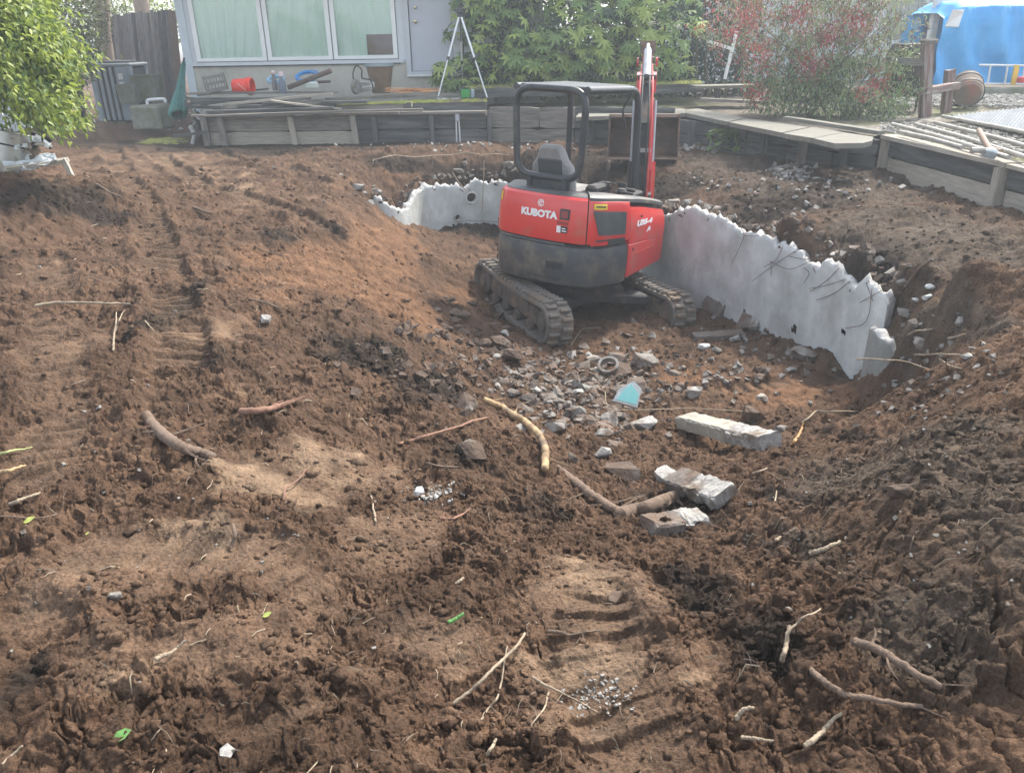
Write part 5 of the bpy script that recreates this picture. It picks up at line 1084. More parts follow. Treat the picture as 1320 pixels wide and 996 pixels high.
c = PY(365, 120, 15.4); sb = T_('spray_bottle', 'dark blue grey bottle with a pale cap standing on the lumber pile', 'bottle', c); mb = MB(); mb.lathe([(.001, 0), (.065, 0), (.07, .02), (.07, .16), (.05, .22), (.03, .25), (.03, .30), (.001, .30)], n=14); mb.build('bottle_body', mat('blue_grey_plastic', (.13, .16, .21), (.09, .11, .15), 6, .5), sb, 50); mb = MB(); mb.lathe([(.001, .28), (.04, .285), (.045, .34), (.03, .37), (.001, .375)], n=12); mb.build('cap', mat('pinkish_white', (.6, .5, .5), (.5, .4, .4), 9, .5), sb, 50)
c = PY(355, 117, 15.5); s2 = T_('jar', 'small jar with a pale lid left of the dark blue grey bottle', 'jar', c); mb = MB(); mb.lathe([(.001, 0), (.05, 0), (.055, .1), (.04, .2), (.03, .3), (.001, .3)], n=12); mb.build('jar_body', mat('dull_plastic', (.15, .15, .16), (.1, .1, .11), 6, .5), s2, 50); mb = MB(); mb.lathe([(.001, .29), (.035, .29), (.04, .33), (.001, .35)], n=12); mb.build('lid', MATS['pinkish_white'], s2, 50)
o = MB().tube([PY(372, 113, 15.5), PY(427, 91, 15.3)], .045, 10).build('pipe', mat('rusty_brown_pipe', (.12, .09, .07), (.08, .06, .045), 9, .8, .5), None, 50); tag(o, 'dark brown pipe slanting up off the lumber pile', 'pipe')
o = MB().tube([PY(395, 107, 16), PY(426, 105, 16)], .025, 8).build('pipe', MATS['rusty_brown_pipe'], None, 50); tag(o, 'short level pipe end below the slanting dark pipe', 'pipe')
c = PY(402, 110, 15.8); tag(MB().box((0, 0, 0), (.24, .14, .12), (0, 0, R(15)), bev=.02).build('plastic_tub', mat('pale_mint_plastic', (.6, .66, .6), (.5, .56, .5), 6, .5), None, loc=c), 'pale mint plastic tub under the slanting dark pipe', 'tub')
c = PY(460, 121, 15.6); wg = T_('cart_wheel', 'small upright wheel with a white rope hank behind it on the boards', 'wheel', c); mb = MB(); mb.lathe([(.06, -.03), (.12, -.035), (.135, -.02), (.135, .02), (.12, .035), (.06, .03)], (0, 0, .12), 20, (R(90), 0, R(62))); mb.build('tyre', mat('worn_tyre', (.22, .20, .17), (.14, .13, .11), 8, .9, .4), wg, 50); mb = MB(); mb.lathe([(.001, -.04), (.05, -.04), (.05, .04), (.001, .04)], (0, 0, .12), 12, (R(90), 0, R(62))); mb.build('hub', Mcyl, wg, 50)
c = PY(470, 113, 15.9); o = MB().tube(coil(c, .17, 5, .022, .55, 9, R(40)), .022, 6).build('rope_hank', mat('white_rope', (.55, .54, .5), (.4, .39, .36), 30, .9, .6), None, 60, loc=c); tag(o, 'hank of thick off white rope left of the tall pot', 'rope')
P = cr([PY(458, 112, 15.7), PY(455, 96, 15.8), PY(459, 85, 15.8), PY(466, 90, 15.8), PY(467, 101, 15.8), PY(478, 104, 15.7), PY(482, 119, 15.6)], 6); o = MB().tube(P, .014, 6).build('rubber_cord', Mdark, None, 60); tag(o, 'black cord standing in a loop beside the tall pot', 'cord')
# tall pot
pa, pb = PY(475, 120, 16.3), PY(509, 120, 16.3); w = (pb.x-pa.x)/2; c = (pa+pb)/2; h = PY(492, 84, 16.3).z-c.z; pt = T_('tall_pot', 'tall brown glazed pot under the brown board in the window', 'pot', c); Mpot = mat('brown_glaze', (.20, .13, .075), (.13, .085, .05), 7, .45, .2, c3=(.38, .30, .2), c3s=5, c3f=(.6, .8))
mb = MB(); mb.lathe([(.001, 0), (w*.68, 0), (w*.78, h*.3), (w*.95, h*.8), (w, h*.93), (w*1.06, h*.94), (w*1.06, h), (w*.95, h), (w*.9, h*.8), (.001, h*.8)], n=28); mb.build('pot_body', Mpot, pt, 40)
mb = MB(); mb.lathe([(w*1.065, h*.95), (w*1.085, h*.96), (w*1.085, h*1.04), (w*1.0, h*1.05), (.001, h*1.05)], n=28); mb.build('rim_cover', mat('blue_grey_rim', (.25, .31, .32), (.2, .25, .26), 6, .6), pt, 40)
# orange cord, debris, green box, tripod
rnd = random.Random(5); c = PY(531, 119, 15.7); pts = [Vector((rnd.gauss(0, .21), rnd.gauss(0, .09), abs(rnd.gauss(0, .035)))) for _ in range(34)]; o = MB().tube(cr(pts, 5), .008, 5).build('extension_cord', mat('orange_cord', (.62, .30, .12), (.5, .24, .1), 9, .5), None, loc=c); tag(o, 'tangle of orange cord lying on the boards right of the tall pot', 'cord')
o = MB().tube(cr([PY(516, 126, 15.4), PY(520, 132, 15.1), PY(530, 131, 15.0), PY(531, 138, 14.85)], 6), .007, 5).build('cord_end', mat('cream_cord', (.6, .55, .4), (.5, .45, .3), 9, .6)); tag(o, 'loose cream cord hanging over the mossy sleeper', 'cord')
Mwchip = mat('white_debris', (.62, .62, .6), (.45, .45, .43), 20, .8, .5)
def chips(n, px0, px1, py0, py1, Y, sz, name, lab, mt, seed=1, z=None, ground_=False, par=None):
    rnd = random.Random(seed); mb = MB()
    for _ in range(n):
        if ground_: p = G(rnd.uniform(px0, px1), rnd.uniform(py0, py1)); p.z = H(p.x, p.y)
        else: p = PY(rnd.uniform(px0, px1), rnd.uniform(py0, py1), Y+rnd.uniform(-.15, .15)); p.z = z if z is not None else p.z
        s = sz*rnd.uniform(.5, 1.4); mb.box(p+UP*s*.1, (s*rnd.uniform(.5, 1.5), s*rnd.uniform(.4, 1), s*rnd.uniform(.25, .6)), (rnd.uniform(-.5, .5), rnd.uniform(-.5, .5), rnd.uniform(0, 6)), jit=s*.18)
    o = mb.build(name, mt, None, kind='stuff'); o['label'] = lab; return o
chips(40, 563, 592, 119, 124, 15.6, .05, 'white_rubble', 'small white crumbs under the tripod on the sleeper', Mwchip, 4, .66)
c = PY(600, 127, 15.6); gb = T_('green_box', 'small green plastic box under the tripod', 'box', c); MB().box((0, 0, .09), (.16, .12, .16), (0, 0, R(15)), bev=.015).build('box_body', mat('green_plastic', (.03, .33, .06), (.02, .26, .05), 6, .4), gb); MB().box((.13, .02, .08), (.07, .1, .15), (0, 0, R(15)), bev=.01).build('side_can', mat('steel_can', (.35, .45, .5), (.25, .35, .4), 6, .3, metal=.5), gb); MB().box((0, 0, .18), (.15, .11, .02), (0, 0, R(15))).build('box_lid', Mblkd, gb)
feet = [PY(565, 124, 15.55), PY(628, 126, 15.5), PY(595, 66, 17.0)]; feet[2].z = .55; head = PY(593, 20, 16.0); tp = T_('tripod', 'tall white survey tripod standing on the patio in front of the door', 'tripod', (head.x, head.y, .5)); Malu = mat('pale_aluminium', (.72, .74, .74), (.6, .62, .62), 9, .35, metal=.3)
for k, f in enumerate(feet):
    hd = head+Vector(((f.x-head.x)*.05, (f.y-head.y)*.05, -.03)); mid = lerp(hd, f, .52); lg = MB().tube([hd, mid], .020, 8).tube([mid, f], .013, 8).build('leg', Malu, tp, off=tp.location); MB().tube([lerp(hd, f, .50), lerp(hd, f, .54)], .027, 8).build('leg_clamp', Mdark, lg, off=tp.location)
mb = MB(); mb.box(head, (.12, .12, .06), bev=.02); mb.tube([head-UP*.45, head+UP*.05], .016, 8); mb.build('head_plate', Mdark, tp, off=tp.location)
mb = MB(); mb.box(head+UP*.08, (.13, .09, .10), bev=.02); mb.tube([head+Vector((-.1, 0, .09)), head+Vector((.08, 0, .09))], .022, 8); mb.build('pan_head', Mblkd, tp, off=tp.location); MB().tube([head+UP*.12, head+UP*.62], .018, 8).build('centre_column', Mblkd, tp, off=tp.location)
# conduit and outlet on the wall
t = at(A, B, 591); p = lerp(A, B, t)+Vector((0, -.06, 0)); oc = T_('outlet_box', 'pale outlet box with two conduits on the timber wall below the tripod', 'outlet', p)
MB().box((0, -.03, .43), (.075, .06, .13), bev=.01).build('box', mat('pale_violet_grey', (.42, .42, .48), (.36, .36, .42), 8, .5), oc)
for dx in (-.022, .028): MB().tube([(dx, -.03, .37), (dx*1.3, -.03, -.1)], .014, 8).build('conduit', Malu, oc, 60)
# teal furled umbrella against the house corner
Mteal = mat('teal_cloth', (.07, .22, .19), (.05, .16, .14), 8, .8, .4); a, b = PY(237, 78, 16.9), PY(229, 148, 15.5)
um = T_('furled_umbrella', 'furled teal cloth umbrella leaning against the house corner', 'umbrella', b); vs = []; fs = []; n = 18; prof = [(0, .16), (.05, .17), (.2, .15), (.45, .09), (.7, .06), (.92, .045), (1.0, .02)]
ax = (a-b); xx = ax.cross(Vector((0, 1, 0))).normalized(); yy = ax.cross(xx).normalized()
for t_, r_ in prof:
    for k in range(n*2): an = math.pi*k/n; q = r_*(1.1 if k % 2 else .72)*(1 if t_ > 0 else random.uniform(.9, 1.1)); vs.append(ax*t_+xx*math.cos(an)*q+yy*math.sin(an)*q*.7)
for j in range(len(prof)-1):
    for k in range(2*n): fs.append((j*2*n+k, j*2*n+(k+1) % (2*n), (j+1)*2*n+(k+1) % (2*n), (j+1)*2*n+k))
fixn(MB().add(vs, fs).build('cloth', Mteal, um)); MB().tube([ax*-.02, ax*1.04], .02, 8).build('pole', Mdark, um)
sc_b = T_('scrap_bundle', 'heap of dark bags and tubes at the left end of the timber wall', 'scrap', PY(250, 165, 14.9))
for k in range(9):
    p = PY(random.uniform(240, 262), random.uniform(140, 165), 14.9+random.uniform(-.1, .3)); q = p+Vector((random.uniform(-.15, .15), random.uniform(-.1, .1), -random.uniform(.15, .35))); MB().tube(cr([p, lerp(p, q, .5)+Vector((.05, 0, 0)), q], 4), random.uniform(.015, .04), 6).build('tube', random.choice([Mdark, Mblkd, Mcc, Mwchip]), sc_b, off=sc_b.location)
plank_e = plank('edging_board', PY(222, 176, 14.6), PY(268, 170, 14.4), .06, .05, Mwoodd); tag(plank_e, 'low dark edging board left of the timber wall', 'board')
mo = MB(); vs = []; fs = []
mo_p = [PZ(x, y, .06) for x, y in ((205, 158), (225, 176), (268, 170), (262, 150), (240, 146), (215, 150))]
xx_ = np.linspace(-7.4, -5.5, 40); yy_ = np.linspace(14.0, 16.5, 40); gx2, gy2 = np.meshgrid(xx_, yy_); zz2 = HN(gx2.ravel(), gy2.ravel())+.02-.10*np.clip(((gx2.ravel()+6.45)/.9)**2+((gy2.ravel()-15.2)/1.1)**2, 0, 2)+.02*perlin(gx2.ravel()*8, gy2.ravel()*8, 3)
ii2, jj2 = np.meshgrid(np.arange(39), np.arange(39)); q2 = np.stack([jj2*40+ii2, jj2*40+ii2+1, (jj2+1)*40+ii2+1, (jj2+1)*40+ii2], -1).reshape(-1, 4); o = npmesh('moss_patch', np.stack([gx2.ravel(), gy2.ravel(), zz2], 1), q2, Mmoss, True, kind='stuff'); o['label'] = 'mossy ground between concrete block and timber wall'
chips(25, 205, 262, 150, 168, 15.5, .05, 'pale_pebbles', 'few pale stones on the mossy ground', Mwchip, 9, None, True)
# ------------------------------------------------------------------ right background
Mtarp = mat('blue_tarp', (.05, .37, .72), (.03, .29, .62), 2, .45, 1, 5, c3=(.05, .36, .75), c3s=1.5, c3f=(.45, .7))
tarp = T_('tarp_cover', 'bright blue tarpaulin draped over a tall stack at the right edge', 'tarpaulin', PY(1270, 108, 18)); nx_, nz_ = 70, 40; x0, x1 = PY(1205, 60, 18).x, PY(1390, 60, 18).x; zb, zt = PY(1270, 108, 18).z, PY(1270, 4, 18).z+.06; vs = []; fs = []
prof = [(0, 0), (.75, .02), (.93, .12), (1.0, .4), (1.02, 1.4), (.98, 1.8), (.0, 1.9)]
for i in range(nx_+1):
    u = i/nx_
    for t_ in np.linspace(0, 1, nz_+1):
        k = t_*(len(prof)-1); a_ = int(min(k, len(prof)-2)); f = k-a_; zz = prof[a_][0]*(1-f)+prof[a_+1][0]*f; dd = prof[a_][1]*(1-f)+prof[a_+1][1]*f
        sag = .09*math.sin(u*23+zz*4+2*math.sin(zz*3))+.06*perlin(np.array([u*9.]), np.array([zz*3.]), 3)[0]+.03*perlin(np.array([u*30+zz*8]), np.array([zz*4.]), 6)[0]; dropx = .18*max(0, (.12-u)/.12)*zz
        vs.append((x0+(x1-x0)*u+dropx, 18+dd-sag-.1*(1-zz), zb+(zt-zb)*(zz*(.86+.14*sstep(0, .18, u)))))
for i in range(nx_):
    for j in range(nz_): q_ = i*(nz_+1)+j; fs.append((q_, q_+1, q_+nz_+2, q_+nz_+1))
o = MB().add(vs, fs).build('sheet', Mtarp, tarp, 70, off=tarp.location)
MB().box(Vector(((x0+x1)/2+.5, 19.4, (zb+zt)/2-.15)), (x1-x0-1.4, 1.4, zt-zb-.5)).build('stacked_goods', Mdark, tarp, off=tarp.location)
for a, b in (((1233, 18), (1232, 36)),): p = PY(a[0], a[1]+6, 17.8); MB().box(p, (.26, .02, .34), (.2, .25, .1), jit=.05).build('white_patch', Mwht, tarp, off=tarp.location)
bs_ = T_('low_curb', 'grey green concrete curb in front of the blue tarpaulin', 'curb', PY(1290, 122, 17.4)); MB().box(PY(1320, 119, 17.4), (2.3, .25, .2), jit=.01, bev=.03).build('curb_block', Mcc, bs_, off=bs_.location)
ld = T_('ladder', 'aluminium ladder lying on its edge against the blue tarpaulin', 'ladder', PY(1290, 108, 17.5)); 
for y0 in (84, 108): a, b = PY(1262, y0, 17.5), PY(1345, y0+1, 17.5); MB().tube([a, b], .02, 8, flat=.6).build('stile', Malu, ld, off=ld.location)
for px in (1275, 1297, 1319, 1341): MB().tube([PY(px+2, 84, 17.5), PY(px-2, 108, 17.5)], .02, 8).build('rung', Malu, ld, off=ld.location)
o = plank('yellow_level', PY(1311, 84, 17.3), PY(1306, 109, 17.3), .10, .04, mat('yellow_paint', (.75, .48, .04), (.65, .42, .04), 5, .5), None, up=Vector((0, 1, 0))); tag(o, 'yellow board standing against the ladder', 'board')
o = MB().box((0, 0, 0), (.3, .15, .12), bev=.02).build('red_can', mat('red_plastic', (.6, .05, .05), (.5, .04, .04), 5, .5), None, loc=PY(1322, 103, 17.1)); tag(o, 'red can lying right of the yellow board', 'can')
wp = thing('porch_post', 'white porch post left of the blue tarpaulin', 'post', PY(1200, 55, 19)); a = PY(1200, 50, 19); MB().box((a.x, 19, 1.7), (.16, .16, 3.0), bev=.02).build('post_shaft', mat('flaking_white', (.72, .72, .7), (.55, .55, .53), 14, .8, .4), wp, off=wp.location)
MB().box((a.x, 19, .28), (.22, .22, .16)).build('post_foot', Mcc, wp, off=wp.location)
fp = T_('canvas_awning', 'grey beige panel hanging above the feathery shrub', 'awning', PY(1170, 5, 21)); 
for k in range(9): a = PY(1150+k*5.5, -10, 21); MB().box((a.x, 21, PY(1150, 20, 21).z), (.10, .05, 1.1), bev=.02).build('panel_fold', mat('beige_panel', (.36, .34, .28), (.28, .26, .21), 4, .8), fp, off=fp.location)
# red brown timber rail
Mredw = mat('red_stained_timber', (.24, .13, .11), (.15, .11, .10), 3, .85, .6, 9, stretch=(1.2, 14, 14), c3=(.30, .27, .24), c3s=1.8, c3f=(.45, .6)); gt = T_('post_and_rail', 'red brown timber posts with a low rail behind the right wall', 'fence', PY(1192, 160, 12.8))
plank('post', PY(1191, 163, 12.8), PY(1196, 55, 12.8), .14, .14, Mredw, gt, up=Vector((0, 1, 0))); MB().box(PY(1197, 53, 12.8), (.21, .21, .06), bev=.02).build('post_cap', Mwood, gt, off=gt.location)
plank('post', PY(1219, 146, 13.6), PY(1225, 90, 13.6), .13, .13, Mredw, gt, up=Vector((0, 1, 0))); plank('rail', PY(1190, 118, 12.7), PY(1234, 110, 13.5), .13, .10, Mredw, gt); plank('rail', PY(1146, 78, 12.9), PY(1192, 81, 12.8), .12, .10, Mwood, gt)
gr_ = T_('gas_grill', 'dark covered grill standing behind the red brown post', 'grill', PY(1165, 118, 14)); mb = MB(); mb.lathe([(.001, .75), (.30, .74), (.36, .55), (.36, .35), (.3, .2), (.001, .2)], n=18); mb.build('hood', Mdark, gr_, 40); MB().box((0, 0, .1), (.6, .45, .35), bev=.04).build('firebox', Mdark, gr_)
for sx in (-.25, .25): MB().tube([(sx, 0, -.6), (sx, 0, .1)], .02, 6).build('leg', Mdark, gr_)
c = PY(1244, 130, 14.2); wb = T_('tilted_barrel', 'old wooden half barrel tipped beside the red brown rail', 'barrel', c); mb = MB(); mb.lathe([(.001, -.22), (.20, -.22), (.25, 0), (.24, .22), (.22, .22), (.22, -.15), (.001, -.16)], (0, 0, .18), 18, (R(-60), R(40), 0)); mb.build('barrel_body', mat('barrel_wood', (.22, .17, .13), (.13, .10, .08), 4, .9, .5, 12, c3=(.3, .13, .09), c3s=3, c3f=(.55, .7)), wb, 50)
for z in (-.12, .12): mb = MB(); mb.lathe([(.245, z-.015), (.258, z-.015), (.258, z+.015), (.245, z+.015), (.245, z-.015)], (0, 0, .18), 18, (R(-60), R(40), 0), cap=False); mb.build('hoop', Mdark, wb, 50)
# pipes lying beyond the right wall
Mpip = mat('white_pipe_old', (.42, .405, .36), (.28, .265, .23), 10, .6, .4, c3=(.3, .27, .22), c3s=6, c3f=(.5, .65))
PIP = [((1215, 150), (1400, 188), 'farthest pale pipe along the corrugated sheet'), ((1205, 158), (1400, 210), 'pale pipe second from the corrugated sheet'), ((1180, 160), (1330, 205), 'pale pipe in the middle of the row of pipes'), ((1150, 160), (1300, 203), 'pale pipe nearest the wall cap in the row'), ((1160, 170), (1240, 190), 'short pale pipe just behind the wall cap')]
for a, b, lab in PIP: pa, pb = PZ(*a, .53), PZ(*b, .53); o = MB().tube([pa, lerp(pa, pb, .5)+Vector((.01, .01, .01)), pb], .025, 8).build('pipe', Mpip, None, 60); tag(o, lab, 'pipe', 'pipes lying behind the right wall')
o = MB().tube([PZ(1262, 168, .6), PZ(1275, 192, .56), PZ(1290, 196, .55)], .03, 8).build('pipe_valve', mat('brown_pipe', (.3, .2, .14), (.2, .14, .1), 9, .7), None, 60); tag(o, 'brown elbow fitting crossing the pale pipes', 'pipe')
c = PZ(1277, 196, .56); pv = T_('lantern_head', 'weathered grey garden lamp head lying on the wall cap', 'lamp', c); mb = MB(); mb.lathe([(.001, -.06), (.06, -.055), (.075, 0), (.055, .03), (.001, .05)], n=12, rot=(0, R(15), 0)); mb.build('lamp_body', mat('grey_blue_metal', (.33, .37, .38), (.25, .28, .29), 9, .5), pv, 40); MB().tube([(-.2, 0, .02), (-.07, 0, .02)], .028, 8).build('pipe_stub', Mpip, pv)
sh = PZ(1225, 148, .55), PZ(1400, 138, .55); cg = T_('corrugated_sheet', 'pale grey corrugated sheet lying flat behind the pipes', 'roofing sheet', sh[0]); vs = []; fs = []; n = 160; c0, c1, c2 = PZ(1222, 149, .53), PZ(1420, 128, .53), PZ(1420, 190, .53)
for i in range(n+1):
    for j in range(2): p = lerp(c0, c1, i/n) if j == 0 else lerp(c0+Vector((.02, -.06, 0)), c2, i/n); vs.append((p.x, p.y, p.z+.012*math.sin(i*1.5)))
for i in range(n): fs.append((i*2, i*2+1, i*2+3, i*2+2))
MB().add(vs, fs).build('sheet', mat('galvanised', (.22, .24, .26), (.15, .17, .18), 6, .8), cg, off=cg.location)
def gravel(n, x0, x1, y0, y1, Yr, sz, name, lab, mt, z0=.47):
    P = np.array([tuple(PZ(rn.uniform(x0, x1), rn.uniform(y0, y1), z0)) for _ in range(n)]); P = P[((P[:, 0]-E_.x)*nR.x+(P[:, 1]-E_.y)*nR.y > .24)]; n = len(P); B_ = np.array([(sx*.5, sy*.5, sz_*.35) for sx in (-1, 1) for sy in (-1, 1) for sz_ in (-1, 1)]); s = sz*rn.uniform(.5, 1.3, n); V = B_[None]*s[:, None, None]*rn.uniform(.7, 1.2, (n, 8, 1)); a = rn.rand(n)*6.3; X = V[..., 0]*np.cos(a)[:, None]-V[..., 1]*np.sin(a)[:, None]; Y = V[..., 0]*np.sin(a)[:, None]+V[..., 1]*np.cos(a)[:, None]; V = np.stack([X, Y, V[..., 2]], -1)+P[:, None]
    F = (np.array([(0, 1, 3, 2), (4, 6, 7, 5), (0, 4, 5, 1), (2, 3, 7, 6), (0, 2, 6, 4), (1, 5, 7, 3)])[None]+np.arange(n)[:, None, None]*8).reshape(-1, 4); o = npmesh(name, V.reshape(-1, 3), F, mt, kind='stuff'); o['label'] = lab; return o
Mgrav = mat('pale_gravel', (.36, .345, .31), (.2, .19, .17), 9, .9, .4, wcoord=True)
gravel(2600, 1135, 1330, 158, 200, 0, .035, 'gravel', 'pale gravel behind the right wall cap', Mgrav, .455); gravel(1400, 1150, 1330, 122, 137, 0, .05, 'gravel', 'band of pale gravel before the tarpaulin', Mgrav, .50)
# ------------------------------------------------------------------ loose clods (too many to count) 
def ico(level):
    import bmesh
    b = bmesh.new(); bmesh.ops.create_icosphere(b, subdivisions=level, radius=1); v = np.array([tuple(q.co) for q in b.verts]); f = np.array([[q.index for q in p.verts] for p in b.faces]); b.free(); return v, f
def scatter(n, level, smin, smax, rmin, rmax, rnd, maskp, name, lab, nvar=12, flat=.75, jag=.28, colmul=1.0, mt=None, power=2.6):
    a = rnd.uniform(-37, 37, n)*math.pi/180; r = np.exp(rnd.uniform(math.log(rmin), math.log(rmax), n)); x, y = r*np.sin(a), r*np.cos(a)
    F = fields(x, y); o, t, d, g, n1, n2, n3 = F; trk, cov = tracks(x, y); q = sstep(-.2, .5, perlin(x*3.1, y*3.1, 61)); dens = np.clip(maskp(o, t, d, g, n2)*(1-.8*cov)*(.25+.75*q), 0, 1)
    k = (rnd.rand(n) < dens) & (y < 13.6); x, y = x[k], y[k]; F = tuple(f[k] for f in F); n = len(x); z = HN(x, y); col = soilcol(x, y, F)*rnd.uniform(.75, 1.25, (n, 1))*colmul
    s = (smin+(smax-smin)*rnd.rand(n)**power)*(.55+.45*np.clip(np.hypot(x, y)/4, 0, 1.6)); V0, F0 = ico(level); vs = []
    for _ in range(nvar): 
        dsp = 1+jag*rnd.randn(len(V0), 1)*.6 if level == 1 else 1+jag*(perlin(V0[:, 0]*1.7+_*5, V0[:, 1]*1.7+V0[:, 2]*2.1, _)[:, None]+.5*perlin(V0[:, 0]*4+_, V0[:, 1]*4-V0[:, 2]*3, _+9)[:, None])+.085*rnd.randn(len(V0), 1)
        vs.append(V0*dsp*np.array([1, rnd.uniform(.65, 1), flat*rnd.uniform(.6, 1)]))
    vs = np.array(vs)[rnd.randint(0, nvar, n)]*s[:, None, None]; a = rnd.rand(n)*6.28; tl = rnd.randn(n)*.4
    ct, st_ = np.cos(tl)[:, None], np.sin(tl)[:, None]; Y1, Z1 = vs[..., 1]*ct-vs[..., 2]*st_, vs[..., 1]*st_+vs[..., 2]*ct; X1 = vs[..., 0]
    X2 = X1*np.cos(a)[:, None]-Y1*np.sin(a)[:, None]; Y2 = X1*np.sin(a)[:, None]+Y1*np.cos(a)[:, None]
    V = np.stack([X2+x[:, None], Y2+y[:, None], Z1+(z+s*.22)[:, None]], -1); Fc = (F0[None]+np.arange(n)[:, None, None]*len(V0)).reshape(-1, 3)
    o = npmesh(name, V.reshape(-1, 3), Fc, mt or Msoil, False, kind='stuff', cols=np.repeat(col, len(V0), 0)); o['label'] = lab; return n
rc = np.random.RandomState(21)
mk = lambda o, t, d, g, n2: .30-.28*t+.6*d+.22*g+.15*n2-.12*o
n1_ = scatter(80000, 1, .004, .023, .95, 13, rc, mk, 'soil_crumbs', 'small crumbs of loose soil all over the ground')
n2_ = scatter(6500, 2, .012, .036, 1.0, 13, rc, mk, 'soil_clods', 'rounded clods of loose soil on the churned ground', jag=.6, power=3.6)
# rubbly red earth around the tracks
Mstone = mat('rubble_concrete', (.31, .295, .27), (.19, .18, .16), 14, .92, .9, 35, c3=(.12, .085, .06), c3s=6, c3f=(.46, .62))
Mstoned = mat('dirty_rubble', (.20, .175, .15), (.12, .10, .085), 12, .95, .8, 40, c3=(.15, .10, .07), c3s=5, c3f=(.46, .6))
Mbrock = mat('earth_caked_rock', (.125, .085, .06), (.08, .055, .04), 10, .95, 1, 30, c3=(.17, .145, .12), c3s=4, c3f=(.55, .7))
Mpale = mat('pale_broken_concrete', (.42, .405, .375), (.27, .26, .24), 16, .9, .9, 35, c3=(.17, .13, .095), c3s=6, c3f=(.50, .64))
Mbright = mat('fresh_white_plaster', (.62, .64, .63), (.45, .46, .45), 14, .85, .4)
def hull(r, n, rnd, sq=(1, 1, 1), box=.5):
    import bmesh
    b = bmesh.new()
    for _ in range(n):
        v = Vector((rnd.gauss(0, 1), rnd.gauss(0, 1), rnd.gauss(0, 1))).normalized(); mx_ = max(abs(c) for c in v); v = v*(1-box)+v/mx_*box*.85; b.verts.new([v[i]*sq[i]*r*rnd.uniform(.82, 1.05) for i in range(3)])
    res = bmesh.ops.convex_hull(b, input=b.verts); junk = [g_ for g_ in set(res['geom_interior'])|set(res['geom_unused']) if isinstance(g_, bmesh.types.BMVert)]; bmesh.ops.delete(b, geom=junk, context='VERTS')
    if r > .06:
        bmesh.ops.subdivide_edges(b, edges=b.edges[:], cuts=2, use_grid_fill=True); bmesh.ops.triangulate(b, faces=b.faces[:])
        for v in b.verts:
            c = v.co; k = perlin(np.array([c.x*9/(.3+r)*.3+7]), np.array([c.y*3/(.3+r)+c.z*2.3/(.3+r)]), 3)[0]; k2 = rnd.uniform(-1, 1); v.co = c*(1+.11*k+.035*k2)
    return b
def rock(px, py, w, mt, name, lab, cat='concrete chunk', sq=(1, .8, .6), rot=None, n=16, seed=0, lift=.35, group=None, sink=0):
    p = G(px, py); d = (p-Vector((0, 0, EYE))).length; r = w/FPX*d/2; rnd = random.Random(seed+int(px*7+py)); b = hull(r, n, rnd, sq); me = bpy.data.meshes.new(name); b.to_mesh(me); b.free(); me.materials.append(mt); o = bpy.data.objects.new(name, me); C.objects.link(o)
    o.location = (p.x, p.y, H(p.x, p.y)+r*sq[2]*lift-sink); o.rotation_euler = rot or (rnd.uniform(-.3, .3), rnd.uniform(-.3, .3), rnd.uniform(0, 6.28)); return tag(o, lab, cat, group)
